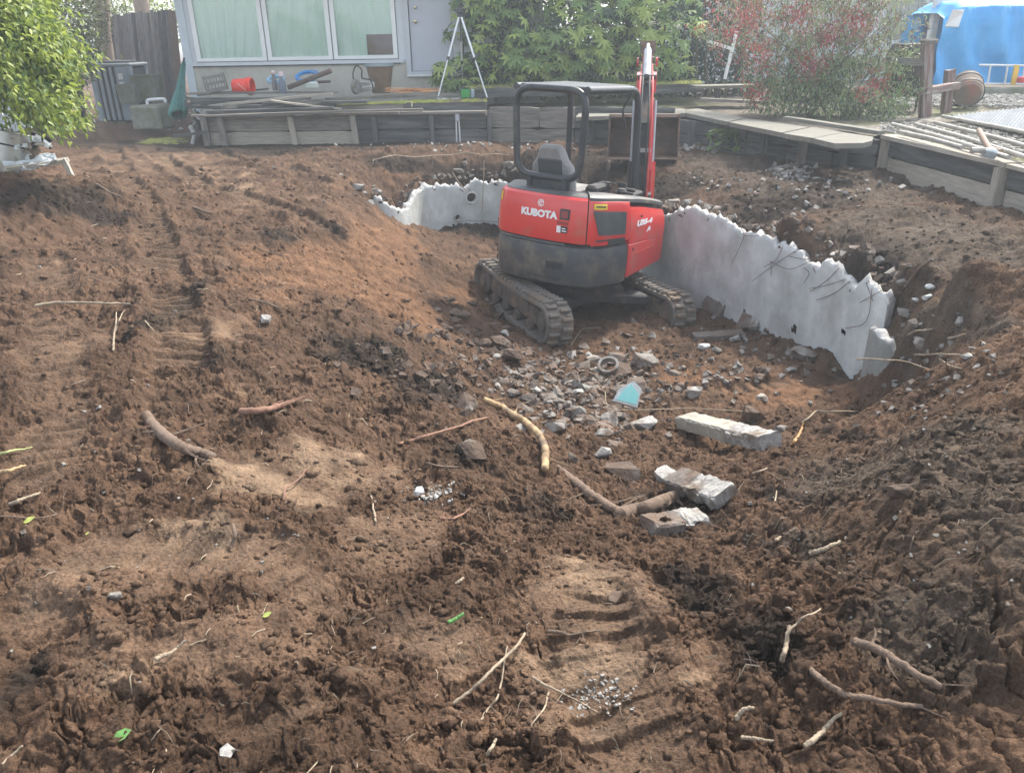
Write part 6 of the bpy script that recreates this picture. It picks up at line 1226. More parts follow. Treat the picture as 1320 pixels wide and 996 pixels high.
RK = [
 (651,432,15,Mpale,'round pale stone beside the left track'),(644,446,30,Mbrock,'flat brown rock below the rear of the left track'),(662,463,32,Mbrock,'large brown rock nearest below the left track'),(678,452,15,Mstoned,'small grey lump right of the brown rocks'),(641,461,14,Mstone,'small grey lump between the two brown rocks'),
 (738,460,20,Mpale,'whitish lump behind the rubble heap'),(752,450,17,Mstoned,'grey lump just behind the tracks, above the rubble heap'),(764,466,26,Mpale,'long whitish chunk leaning right in the heap'),(771,481,14,Mstone,'small grey lump left of the pipe ring'),
 (714,509,26,Mpale,'white faced chunk in the middle of the rubble heap'),(693,505,15,Mpale,'small pale chunk left of the white faced one'),(681,517,26,Mstoned,'flat grey plate tipped at the left of the heap'),(742,533,32,Mstone,'rounded grey lump at the front of the heap'),
 (789,545,38,Mstone,'large grey lump left of the pale wedge'),(829,552,44,Mpale,'pale wedge of concrete in front of the turquoise piece'),(758,546,26,Mbrock,'brown lump between the two grey lumps'),(739,592,20,Mstoned,'dark grey mottled stone alone below the heap'),(778,586,26,Mpale,'pale lump on top of the big brown boulder'),
 (802,612,52,Mbrock,'big brown boulder in front of the rubble heap'),(857,618,36,Mpale,'pale lump at the left end of the broken slab'),(973,540,38,Mbrock,'large brown rock beyond the kerb slab'),(1004,556,24,Mstone,'grey stone at the right end of the kerb slab'),
 (893,509,22,Mpale,'pale stone on the pit floor behind the kerb slab'),(980,488,16,Mstoned,'dark stone on the pit floor by the right pool wall'),(877,499,16,Mstoned,'grey stone left of the pale one on the pit floor'),(982,515,18,Mpale,'flat pale stone on the pit floor right of centre'),
 (1034,460,34,Mstone,'grey slab piece lying against the foot of the pool wall'),(992,427,15,Mbrock,'brown lump leaning on the pool wall below the drain hole'),(907,449,17,Mbright,'bright white shard beside the right track'),(948,438,16,Mpale,'pale shard at the end of the dark log'),
 (1180,420,18,Mstoned,'grey stone right of the pool wall tip'),(1167,404,22,Mstone,'grey lump just past the tip of the pool wall'),(1238,416,17,Mstone,'triangular grey stone on the right bank'),(1188,446,20,Mpale,'pale stone below the grey one on the right bank'),(1164,367,17,Mstone,'square grey chunk set in the bank behind the wall tip'),
 (1247,461,13,Mpale,'small pale stone beside the long stick on the right bank'),(1199,371,13,Mbright,'white lump at the top of the white post stub'),(1181,387,10,Mbright,'small white lump left of the white post stub'),(540,635,18,Mbright,'white crumbly lump in the middle foreground'),(562,642,10,Mbright,'small white crumb right of the white lump'),
 (293,972,22,Mpale,'pale pointed stone at the bottom edge of the picture'),(343,413,18,Mpale,'pale square stone on the left slope below the red earth'),(600,525,36,Mbrock,'orange brown rock left of the thick root'),(1160,635,34,Mbrock,'dark brown boulder on the slope of the right mound'),
 (795,778,34,Mbrock,'brown clod in the foreground beside the pale packed soil'),(1195,385,13,Mbright,'white stub standing on the right bank'),(610,585,44,Mbrock,'dark clod under the bent root'),(560,515,20,Mbrock,'dark clod at the left of the rubble'),(148,770,16,Mstone,'small pinkish stone in the left foreground'),
 (655,215,20,Mstone,'grey lump on the far bank left of the canopy'),(1000,222,14,Mpale,'pale lump on the bank below the benches')]
for px, py, w, mt, lab in RK:
    c = 'concrete chunk' if mt in (Mpale, Mstone, Mstoned, Mbright) else 'rock'
    rock(px, py, w*1.08, mt, 'concrete_chunk' if c != 'rock' else 'rock', lab, c, sq=(1, .8, .65) if w < 40 else (1, .8, .55))
rnd = random.Random(31)
for k in range(40):
    px, py = rnd.gauss(765, 50), rnd.gauss(525, 26); rock(px, py, rnd.uniform(16, 42), rnd.choice([Mstone, Mstoned, Mbrock, Mstoned, Mstoned]), 'concrete_chunk', 'dirty broken lump half buried in the rubble before the excavator', 'concrete chunk', sq=(1, .8, rnd.uniform(.35, .65)), seed=k+300, group='half buried lumps of the rubble heap', sink=.02)
for k in range(50):
    px, py = rnd.gauss(728, 44), rnd.gauss(502, 20); rock(px, py, rnd.uniform(8, 24), rnd.choice([Mstone, Mstoned, Mstoned, Mpale]), 'concrete_chunk', 'small grey concrete lump in the rubble heap behind the large grey lumps', 'concrete chunk', sq=(1, .8, rnd.uniform(.3, .6)), seed=k, group='small lumps of the rubble heap')
for k in range(30):
    px, py = rnd.uniform(560, 660), rnd.uniform(385, 460); rock(px, py, rnd.uniform(9, 22), Mbrock, 'earth_clod', 'reddish brown earth lump on the slope left of the tracks', 'clod', sq=(1, .85, .6), seed=k+50, group='earth lumps left of the tracks')
for k in range(22):
    px, py = rnd.uniform(980, 1200), rnd.uniform(240, 330)+ (0); rock(rnd.uniform(850, 1120), rnd.uniform(232, 262)+rnd.uniform(0, 30), rnd.uniform(5, 10), rnd.choice([Mstone, Mstoned]), 'concrete_chunk', 'small grey lump on the bank above the right pool wall', 'concrete chunk', seed=k+90, group='lumps on the bank above the wall')
RIM = [(470,250),(478,262),(485,248),(462,243),(540,285),(600,212),(590,222),(884,262),(902,262),(915,268),(925,272),(868,262),(860,262),(1075,330),(1120,372)]
ORD = 'first second third fourth fifth sixth seventh eighth ninth tenth eleventh twelfth thirteenth fourteenth fifteenth'.split()
for k, (px, py) in enumerate(RIM):
    rock(px, py, 9+k % 4*3, Mpale if k % 3 else Mstone, 'concrete_chunk', f'pale broken piece on the rim of the pool wall, {ORD[sorted(RIM).index((px, py))]} from the left', 'concrete chunk', seed=k+200, group='broken pieces along the rim')
def gravelg(n, cx, cy, sx, sy, wpx, mt, name, lab, seed):
    rnd = random.Random(seed); mb = MB()
    for _ in range(n):
        px, py = rnd.gauss(cx, sx), rnd.gauss(cy, sy); p = G(px, py, 220); s = wpx*rnd.uniform(.5, 1.4)/FPX*(p-Vector((0, 0, EYE))).length; p.z = H(p.x, p.y); mb.box(p+UP*s*.15, (s, s*rnd.uniform(.5, 1), s*rnd.uniform(.3, .7)), (rnd.uniform(-.6, .6), rnd.uniform(-.6, .6), rnd.uniform(0, 6)), jit=s*.2)
    o = mb.build(name, mt, None, kind='stuff'); o['label'] = lab
gravelg(70, 1015, 223, 16, 5, 5, Mpale, 'pale_rubble', 'patch of small pale crumbs below the benches', 1)
gravelg(80, 905, 190, 30, 4, 4, Mpale, 'pale_rubble', 'scatter of pale crumbs by the bucket', 2)
gravelg(90, 556, 637, 17, 7, 3.5, Mpale, 'pale_crumbs', 'white crumbs in the middle foreground', 3)
gravelg(120, 765, 898, 28, 12, 3, Mpale, 'pale_crumbs', 'scattered white crumbs by the forked root', 4)
gravelg(90, 1200, 480, 60, 40, 5, Mstone, 'pale_crumbs', 'pale stone crumbs over the right bank', 5)
gravelg(420, 745, 500, 62, 26, 7, Mstoned, 'grey_crumbs', 'grey crumbs through the rubble heap', 6)
gravelg(110, 930, 470, 60, 22, 6, Mstone, 'grey_crumbs', 'grey crumbs over the pit floor', 7)
gravelg(70, 1150, 700, 120, 90, 4, Mstone, 'pale_crumbs', 'scattered pale crumbs on the right mound', 8)
gravelg(90, 650, 188, 160, 4, 3, Mpale, 'pale_crumbs', 'pale crumbs along the foot of the far wall', 9)
gravelg(60, 300, 600, 200, 150, 3.5, Mstone, 'pale_crumbs', 'sparse pale crumbs over the left foreground', 10)
gravelg(90, 1050, 235, 90, 12, 4, Mpale, 'pale_crumbs', 'pale crumbs along the foot of the bench wall', 11)
gravelg(100, 560, 460, 50, 30, 9, Mbrock, 'dark_lumps', 'dark lumpy soil left of the rubble', 12)
# crumbs of concrete and earth lodged along the crest of the wall
mb = MB(); rnd = random.Random(91); us_, X_, Y_, Z_, nx_2, ny_2 = WI
for _ in range(620):
    i = rnd.randrange(len(us_)); o_ = rnd.uniform(.02, .26); s = rnd.uniform(.015, .07)*(1 if rnd.random() > .1 else 1.6); x, y = X_[i]+nx_2[i]*o_, Y_[i]+ny_2[i]*o_; z = max(H(x, y), Z_[i]-.05 if o_ < .14 else -9); mb.box((x, y, z+s*.2), (s, s*rnd.uniform(.5, 1), s*rnd.uniform(.4, .9)), (rnd.uniform(-.8, .8), rnd.uniform(-.8, .8), rnd.uniform(0, 6)), jit=s*.22, mi=rnd.choice([0, 0, 1, 1, 2]))
o = mb.build('rim_crumbs', [Mstoned, Mbrock, Mstone], None, kind='stuff'); o['label'] = 'crumbled concrete and earth along the broken rim of the pool wall'
# slabs ------------------------------------------------------------
def slabpiece(name, lab, a, b, wid, th, mts, lift=.05, cat='concrete slab', roll=0, broken=.25, seed=1, yaw=0):
    """long broken slab between two photo points on the ground; second material on the broken end"""
    pa, pb = G(*a), G(*b); pa.z = max(pa.z, H(pa.x, pa.y))+lift; pb.z = max(pb.z, H(pb.x, pb.y))+lift*.7; d = pb-pa; L_ = d.length; rnd = random.Random(seed); vs = []; fs = []; mi = []; n = 14
    sec = [(-.5, -.5), (.5, -.5), (.5, .35), (.42, .5), (-.42, .5), (-.5, .35)]; m_ = len(sec)
    for i in range(n+1):
        t = i/n; rough = .02 if t < 1-broken else .16
        for k, (u, v) in enumerate(sec):
            vs.append((-L_/2+L_*t+rnd.uniform(-1, 1)*(.02 if 0 < i < n else .03), u*wid*(1+rnd.uniform(-rough, rough))+rnd.uniform(-.004, .004), v*th*(1+rnd.uniform(-rough, rough)*1.5)))
    for i in range(n):
        for k in range(m_): fs.append((i*m_+k, i*m_+(k+1) % m_, (i+1)*m_+(k+1) % m_, (i+1)*m_+k)); mi.append(1 if i/n >= 1-broken else 0)
    fs += [tuple(range(m_))[::-1], tuple(n*m_+k for k in range(m_))]; mi += [0, 1]; mb = MB(); mb.add(vs, fs); mb.mi = mi; o = mb.build(name, mts, None)
    import bmesh
    b_ = bmesh.new(); b_.from_mesh(o.data); bmesh.ops.recalc_face_normals(b_, faces=b_.faces); bmesh.ops.subdivide_edges(b_, edges=b_.edges[:], cuts=2, use_grid_fill=True); bmesh.ops.triangulate(b_, faces=b_.faces[:]); b_.normal_update()
    for v in b_.verts:
        q = v.co; f_ = 1.6 if q.x > L_*(.5-broken) else 1; kk = perlin(np.array([q.x*18+seed]), np.array([q.y*18+q.z*14]), 5)[0]; v.co = q+v.normal*(.007*kk*f_+rnd.uniform(-.0025, .0025)*f_)
    b_.to_mesh(o.data); b_.free()
    x = d.normalized(); y = UP.cross(x).normalized(); z = x.cross(y); M = Matrix((x, y, z)).transposed() @ Matrix.Rotation(roll, 3, 'X'); M = M.to_4x4(); M.translation = (pa+pb)/2; o.matrix_world = M; fixn(o); return tag(o, lab, cat)
Mkerb = mat('kerb_concrete', (.36, .34, .28), (.28, .265, .22), 6, .9, .4, 40, c3=(.17, .12, .08), c3s=3, c3f=(.56, .7))
slabpiece('kerb_slab', 'long kerb slab with a broken white end lying tilted in the pit', (884, 552), (990, 578), .15, .09, [Mkerb, Mpale], .07, roll=R(10), broken=.4)
slabpiece('broken_slab', 'brown topped broken slab with a white face in the dark hollow', (868, 630), (934, 650), .14, .07, [Mstoned, Mpale], .07, roll=R(25), broken=.6, seed=3)
slabpiece('broken_slab', 'lower grey slab half buried in the hollow below the white faced slab', (838, 682), (905, 672), .15, .06, [Mstoned, Mpale], .02, roll=R(-8), broken=.45, seed=4)
slabpiece('leaning_plate', 'dark concrete plate leaning on the pool wall by the right track', (916, 392), (937, 402), .42, .05, [Mstoned, Mstoned], .14, roll=R(62), broken=.1, seed=5)
slabpiece('leaning_plate', 'brown and grey plate leaning against the foot of the pool wall', (955, 418), (979, 412), .30, .06, [Mstoned, Mpale], .06, roll=R(40), broken=.3, seed=6)
slabpiece('flat_plate', 'flat dark plate under the end of the right track', (893, 437), (960, 432), .16, .05, [Mstoned, Mstoned], .03, broken=.2, seed=7)
p = G(807, 530); mb = MB(); mb.prism([(-.10, -.06), (.09, -.08), (.10, .07), (.03, .12), (-.07, .04)], lambda q: (q[0], -.03, q[1]), lambda q: (q[0], .03, q[1])); o = fixn(mb.build('tile_piece', Mbright, None)); o.location = (p.x, p.y, H(p.x, p.y)+.13); o.rotation_euler = (R(-35), R(8), R(-8))
tag(o, 'broken pool plaster piece with a turquoise face in the rubble', 'tile piece'); mb = MB(); mb.prism([(-.075, -.045), (.075, -.06), (.085, .02), (.02, .09), (-.03, .04)], lambda q: (q[0], -.036, q[1]), lambda q: (q[0], -.0301, q[1])); o2 = fixn(mb.build('turquoise_face', mat('turquoise_paint', (.20, .62, .58), (.32, .66, .62), 9, .6), o))
p = G(784, 478); o = MB().lathe([(.075, -.03), (.10, -.03), (.10, .03), (.075, .03), (.075, -.03)], n=18, cap=False).build('pipe_ring', Mstone, None, 40, loc=(p.x, p.y, H(p.x, p.y)+.05), rot=(R(25), R(-10), 0)); tag(o, 'short ring of pipe lying in the rubble heap', 'pipe')
# ------------------------------------------------------------------ roots, logs, sticks
Mroot = mat('root_bark', (.20, .14, .10), (.13, .09, .065), 10, .95, .8, 40, stretch=(1, 1, 1)); Mpeel = mat('peeled_root', (.46, .32, .16), (.24, .16, .09), 12, .8, .4, 50, c3=(.13, .09, .06), c3s=3, c3f=(.42, .6)); Mstick = mat('pale_stick', (.36, .29, .20), (.22, .17, .12), 16, .85, .4, c3=(.2, .15, .1), c3s=5, c3f=(.58, .7)); Mstickd = mat('dark_stick', (.17, .12, .085), (.11, .08, .055), 12, .9, .4); Mred_r = mat('red_brown_root', (.26, .14, .09), (.18, .1, .07), 12, .9, .5)
def stick(name, lab, pts, r, mt, cat='stick', lift=.01, n=6, taper=.5, rj=.06, group=None):
    W = []; r = r*(.6 if r > .018 else .72)
    rp_ = random.Random(int(pts[0][0])+9); den = []
    for qa, qb in zip(pts[:-1], pts[1:]):
        L2 = math.hypot(qb[0]-qa[0], qb[1]-qa[1]); w2 = .05*L2 if name != 'wire' else 0
        den += [qa, ((qa[0]+qb[0])/2+rp_.uniform(-w2, w2), (qa[1]+qb[1])/2+rp_.uniform(-w2, w2), ((qa[2] if len(qa) > 2 else 0)+(qb[2] if len(qb) > 2 else 0))/2)]
    pts = den+[pts[-1]]
    for q in pts:
        p = G(q[0], q[1]); h = q[2] if len(q) > 2 else 0; d = ray(q[0], q[1]); p = p-(d*(h+lift+r)/max(.3, -d.z)) if True else p; W.append(p)   # raise the point along the ray so that it clears the clods
    W = [Vector((p.x, p.y, max(p.z, H(p.x, p.y)+r*.3))) for p in W]
    rnd = random.Random(int(pts[0][0])*3+int(pts[0][1])); W = [p-UP*min(r*.7, .02) for p in W] if r > .012 else W
    P = cr(W, 6) if len(W) > 2 else cr([W[0], lerp(W[0], W[1], .45)+Vector((.004, .006, .004)), W[1]], 6); k = len(P); wb_ = min(.9*r, .012) if 'wire' not in name else 0
    P = [p+Vector((rnd.gauss(0, wb_*.14), rnd.gauss(0, wb_*.14), rnd.gauss(0, wb_*.1))) for p in P]; P = cr(P, 2); k = len(P)
    prof_ = [(.35 if i == 0 and name in ('root', 'log') else .6 if i == 0 else 1) * (1-(1-taper)*i/(k-1))*(.45 if i == k-1 and name not in ('wire',) else 1)*(1+rnd.uniform(-rj, rj)+.03*math.sin(i*.9+rnd.random())) for i in range(k)] if name != 'wire' else [1]*k
    mb = MB(); mb.tube(P, [r*q for q in prof_], 8 if r > .012 else n)
    if name in ('root', 'log', 'branch'):
        for _ in range(4 if r > .012 else 2):
            i = rnd.randrange(1, k-1); L_ = rnd.uniform(2, 7)*r+.03; a_ = rnd.uniform(0, 6.28); q = P[i]; e1 = q+Vector((math.cos(a_)*L_*.6, math.sin(a_)*L_*.6, rnd.uniform(0, .5)*r)); e2 = e1+Vector((math.cos(a_+rnd.uniform(-.8, .8))*L_*.6, math.sin(a_)*L_*.6, rnd.uniform(-.5, .6)*r)); mb.tube(cr([q, e1, e2], 3), [r*.28, r*.25, r*.22, r*.2, r*.16, r*.12, r*.06], 4)
    o = mb.build(name, mt, None, 60); c = W[0].copy()
    o.data.transform(Matrix.Translation(-c)); o.location = c; return tag(o, lab, cat, group) if cat else o
ROOTS = [('root', 'thick bent root with a peeled yellow end rising from the rubble', [(622, 512), (650, 524, .03), (676, 540, .08), (694, 556, .12), (703, 575, .12), (702, 601, .03)], .042, Mpeel, .85), 
 ('root', 'thin brown root lying left of the thick bent root', [(514, 572), (545, 563), (590, 550, .02), (637, 537)], .014, Mred_r, .8), ('root', 'thick dark root slanting down right of the mottled stone', [(716, 600), (745, 620, .02), (775, 642, .02), (800, 656)], .046, Mroot, .9),
 ('log', 'hollow ended brown log beneath the broken slab', [(797, 660), (835, 650, .03), (872, 636, .04)], .065, Mroot, 1), ('log', 'dark knobbly log lying on the left slope', [(184, 528, .02), (205, 552, .02), (235, 572, .02), (275, 584)], .050, Mroot, .75),
 ('root', 'reddish root half buried above the pale tan patch', [(310, 527), (345, 524, .02), (378, 514)], .034, Mred_r, .6), ('root', 'dark muddy root arching through the lower right mound', [(1102, 823, .01), (1125, 830, .03), (1160, 850, .03), (1215, 882, .01)], .022, Mroot, .7), ('branch', 'long bent branch lying across the lower right soil', [(1034, 857), (1062, 878, .02), (1092, 896, .03), (1135, 902, .02), (1190, 910)], .014, Mroot, .6),
 ('stick', 'longest pale stick of the crossed pair in the foreground', [(584, 907), (620, 878, .03), (650, 848, .04), (677, 815, .03)], .008, Mstick, .7), ('stick', 'thin pale stick crossing under the longest one', [(620, 928), (640, 900, .01), (648, 870, .02), (654, 832, .01)], .005, Mstick, .6),
 ('root', 'forked pale rootlet reaching towards the white crumbs', [(686, 872), (706, 884, .02), (735, 898, .01), (770, 918)], .007, Mstick, .5), ('root', 'thin rootlet hanging down from the forked one', [(708, 890), (703, 910), (684, 935)], .005, Mstick, .6), ('bark_strip', 'pale flat bark strip at the lower right', [(1037, 962), (1060, 942, .01), (1085, 918, .01)], .011, Mstick, .5),
 ('twig', 'bent twig standing in the dark hollow at the lower right', [(1010, 848), (1018, 812, .04), (1035, 795, .05), (1058, 784, .04)], .006, Mstick, .6), ('stick', 'pale split stick with a dark side in the lower right hollow', [(1008, 852), (1014, 830, .02), (1018, 806, .03)], .010, Mstick, .8), ('stick', 'brown stick lying across the slope at the left', [(45, 394), (90, 390, .01), (140, 391, .01), (168, 392)], .016, Mstick, .5),
 ('twig', 'forked pale twig standing upright on the left slope', [(146, 452), (147, 430, .02), (150, 402, .02)], .010, Mstick, .6), ('twig', 'second arm of the forked twig on the left slope', [(148, 428, .02), (154, 412, .03), (161, 399, .02)], .007, Mstick, .6), ('stick', 'thin pale stick right of the forked twig', [(187, 413), (200, 429)], .006, Mstick, .8),
 ('root', 'brown curved rootlet on the pale tan patch', [(365, 645), (368, 630, .02), (382, 620, .02), (395, 604, .01)], .007, Mred_r, .6), ('stick', 'pale splintered piece in the lower left foreground', [(200, 850), (218, 842, .01), (236, 828, .01)], .012, Mstick, .3), ('stick', 'short pale stick in the centre foreground', [(587, 752), (598, 744)], .008, Mstick, .9), ('stem', 'short bright green stem in the centre foreground', [(578, 802), (598, 790, .01)], .010, mat('green_stem', (.12, .30, .08), (.08, .2, .05), 9, .6), .8),
 ('stick', 'pale stick on the left bank of the small left pile', [(0, 585), (20, 580, .01), (42, 576)], .010, mat('dry_green', (.35, .38, .16), (.28, .3, .12), 9, .8), .4), ('splinter', 'pale yellow split wood at the left edge', [(-10, 606), (10, 604, .02), (33, 597, .01)], .022, Mpeel, .3), ('stick', 'pale stick below the split wood at the left edge', [(12, 650), (32, 642), (52, 635)], .012, Mstick, .5), ('twig', 'thin twig lying at the left edge below the pale sticks', [(0, 665), (40, 668), (72, 663), (60, 651)], .005, Mstickd, .8),
 ('stick', 'long pale stick across the right bank near the pool wall', [(1178, 457), (1210, 456, .02), (1257, 456)], .010, Mstick, .7), ('stick', 'thin stick running from the wall end piece over the right bank', [(1104, 463, .40), (1140, 464, .4), (1175, 468, .1), (1233, 480)], .009, Mstick, .6), ('stick', 'short pale stick beside the grey stone on the right bank', [(1170, 432), (1182, 426, .02), (1202, 424)], .010, Mstick, .7), ('stick', 'pale stick below the triangular grey stone', [(1221, 436), (1245, 430)], .010, Mstick, .8), ('stick', 'thin stick slanting off the long one on the right bank', [(1210, 462), (1222, 470), (1240, 475)], .008, Mstick, .6),
 ('stick', 'pair of pale sticks leaning over the edge at the right of the kerb slab', [(1034, 545), (1052, 530, .04), (1080, 530, .03), (1108, 531)], .012, Mstick, .6), ('stick', 'orange splintered stick right of the kerb slab', [(1020, 574), (1030, 560, .03), (1036, 545, .03)], .016, mat('orange_wood', (.42, .24, .10), (.3, .18, .08), 12, .8), .6), ('twig', 'short pale twig right of the hollow', [(970, 610), (990, 603)], .008, Mstick, .7), ('twig', 'thin dark twig curving right of the hollow', [(988, 607), (1005, 618), (1022, 622)], .005, Mstickd, .7), ('twig', 'upright pale twig on the slope right of the hollow', [(998, 648), (1001, 632)], .006, Mstick, .8),
 ('stick', 'pale flake of wood on the right mound', [(1000, 696), (1014, 688, .01), (1028, 680, .01)], .011, Mstick, .6), ('stick', 'muddy grey stick on the right mound', [(1044, 714), (1065, 706, .01), (1085, 697)], .014, Mstick, .6), ('root', 'reddish curved root fragment in the middle foreground', [(566, 668), (585, 668, .01), (606, 655, .01)], .012, Mred_r, .4), ('twig', 'thin upright twig left of the white crumbs', [(484, 672), (481, 655, .01), (478, 638)], .007, Mstick, .7), ('root', 'short dark rootlet left of the dark clod', [(549, 596), (570, 601), (598, 602)], .008, Mstickd, .7),
 ('root', 'dark curved root pressed into the pale packed soil', [(705, 813), (735, 818), (775, 812)], .009, Mstickd, .5), ('stick', 'thin pale stick at the bottom edge right of centre', [(628, 972), (636, 960, .01), (640, 952)], .007, Mstick, .7), ('bark_strip', 'curled pale bark strip at the bottom right', [(948, 926), (958, 914, .01), (971, 911, .01)], .010, Mstick, .5), ('bark_strip', 'flat pale strip below the curled one', [(955, 950), (975, 951, .01), (997, 954)], .008, Mstick, .5), ('twig', 'twig poking up beside the buried log on the left slope', [(298, 706), (303, 690, .03), (300, 674, .04)], .012, Mroot, .7),
 ('stick', 'short stick on the far left slope beside a small stone', [(248, 266), (262, 271, .01), (274, 274)], .022, Mstickd, .8), ('stick', 'stick beside the wood pile on the left bank', [(112, 226), (135, 243), (155, 252)], .025, Mstickd, .7), ('root', 'long pale root hanging along the edge of the far bank', [(480, 206), (510, 200, .05), (560, 200, .05), (600, 196, .05), (640, 198, .03), (655, 199)], .022, Mstick, .5), ('root', 'rootlet dangling at the left end of the long root', [(481, 206, .05), (480, 213, .0)], .014, Mstick, .6), ('stick', 'thin stick at the left bottom corner', [(2, 985), (30, 960)], .006, Mstick, .8), ('stick', 'dark stick on the track ridge left of centre', [(320, 385), (360, 397)], .012, Mstickd, .8), ('stick', 'brown stick in the red earth slope', [(330, 318), (350, 326), (372, 332)], .010, Mstickd, .6), ('root', 'light curved root by the excavator tracks', [(735, 446), (750, 425, .05), (775, 422, .05)], .006, Mstick, .6)]
for nm, lab, pts, r, mt, tp_ in ROOTS: stick(nm, lab, pts, r, mt, nm.replace('_', ' ') if nm != 'root' else 'root', taper=tp_)
# litter too small to count
mb = MB(); rnd = random.Random(77)
for k in range(700):
    a_ = R(rnd.uniform(-36, 36)); r_ = math.exp(rnd.uniform(math.log(1.3), math.log(9))); x, y = r_*math.sin(a_), r_*math.cos(a_)
    L_ = rnd.uniform(.01, .05)*(1+.12*r_); th = rnd.uniform(0, 6.28); dx, dy = math.cos(th)*L_, math.sin(th)*L_; z = HN([x, x+dx*.5, x+dx], [y, y+dy*.5, y+dy]); w = rnd.uniform(.0008, .0022)*(1+.1*r_); mb.tube([(x, y, z[0]+.006), (x+dx*.5+rnd.uniform(-.005, .005), y+dy*.5, max(z)+.006), (x+dx, y+dy, z[2]+rnd.uniform(.004, .02))], [w, w, w*.6], 3, mi=rnd.choice([0, 0, 1]))
o = mb.build('wood_litter', [Mstick, Mstickd], None, kind='stuff'); o['label'] = 'small bits of twig and bark scattered over the soil'
# leaves on the ground
Mgl = leafmat('fallen_leaf', (.50, .55, .16), (.38, .45, .1)); Mgl2 = leafmat('fallen_leaf_green', (.2, .42, .12), (.14, .32, .08))
for px, py, w, mt, lab in ((38, 676, 14, Mgl, 'yellow green leaf on the soil at the left edge'), (158, 957, 22, Mgl2, 'green torn leaf on the soil at the lower left'), (114, 690, 6, Mgl, 'tiny yellow leaf right of the yellow green leaf'), (345, 797, 12, Mgl, 'pale dry leaf in the left foreground')):
    p = G(px, py); s = w/FPX*(p-Vector((0, 0, EYE))).length; mb = MB().add([(0, 0, 0), (.3, .3, .1), (.7, .32, .05), (1, 0, .15), (.65, -.3, .12), (.3, -.25, .06), (.5, 0, .0)], [(0, 6, 1), (1, 6, 2), (2, 6, 3), (3, 6, 4), (4, 6, 5), (5, 6, 0)]); mb.v = [(a*s, b*s, c*s) for a, b, c in mb.v]; o = mb.build('fallen_leaf', mt, None, loc=(p.x-s/2, p.y, H(p.x, p.y)+.008), rot=(.2, -.2, random.uniform(-.5, .5))); tag(o, lab, 'leaf')
# ------------------------------------------------------------------ rebar out of the broken rim
Mrebar = mat('rusty_rebar', (.15, .10, .08), (.09, .07, .06), 14, .8, .4)
def rebar(pts, r=.0028, nm='rebar', out=.05, mt=None, par=None):
    W = []
    for k, (px, py) in enumerate(pts):
        u_, z_, p = on_wall(px, py); i = int(np.argmin(np.abs(WI[0]-u_))); nn = Vector((WI[4][i], WI[5][i], 0)); p = p-nn*(out+.05*k); d = ray(px, py); W.append(Vector((d.x*p.y/d.y, p.y, EYE+d.z*p.y/d.y)))
    return MB().tube(cr(W, 5), r, 5).build(nm, mt or Mrebar, par or pool, 60, off=pool.location)
for l in ([(955,293),(959,304),(952,322),(944,338)], [(1009,318),(1000,335),(985,344)], [(1028,322),(1000,340),(970,362)], [(1015,330),(1040,334),(1064,328)], [(993,337),(1018,347),(1050,335),(1090,330)], [(1036,345),(1043,352),(1036,365)], [(1082,345),(1065,362),(1044,376)], [(1090,360),(1064,368),(1043,372)], [(1096,362),(1075,378),(1052,387)], [(958,304),(978,304)], [(994,336),(994,356)], [(1124,372),(1122,390),(1120,405),(1112,418),(1090,423)], [(1147,369),(1130,378),(1108,390)], [(1117,366),(1125,388)], [(880,345),(877,350)][:2]): rebar(l)
for l in ([(583, 222), (592, 236), (601, 246)], [(624, 206), (623, 240), (621, 275)]): rebar(l, .008, 'reinforcing_wire', .08, Mstick)
rebar([(615, 293), (630, 308), (645, 322)], .006, 'reinforcing_wire', .1, Mstick); rebar([(600, 284), (640, 286), (657, 287)], .004)
def wire(pts, r, lab, mt=Mrebar): o = stick('wire', lab, pts, r, mt, 'wire', .01, 5, 1, .02); return o
wire([(780, 496), (781, 518, .06), (788, 528, .04), (830, 528, .05), (890, 526, .06), (958, 530, .02)], .005, 'pale wire stretched right from the turquoise piece', Mstick); wire([(810, 484), (808, 500, .12), (815, 516, .1), (836, 528, .02)], .006, 'dark wire loop arching over the turquoise piece'); wire([(778, 505), (783, 490, .1), (795, 483, .12), (808, 484, .12)], .006, 'second dark wire loop left of the turquoise piece'); wire([(736, 515), (762, 500, .03), (800, 482, .02)], .006, 'thin brown wire slanting through the rubble heap', Mstickd)
o = MB().tube(cr([G(1163, 388)+UP*.12, G(1176, 380)+UP*.2, G(1194, 374)+UP*.25], 5), .012, 6).build('bent_bar', Mstoned, None, 60); tag(o, 'bent grey bar sticking out past the tip of the pool wall', 'bar')
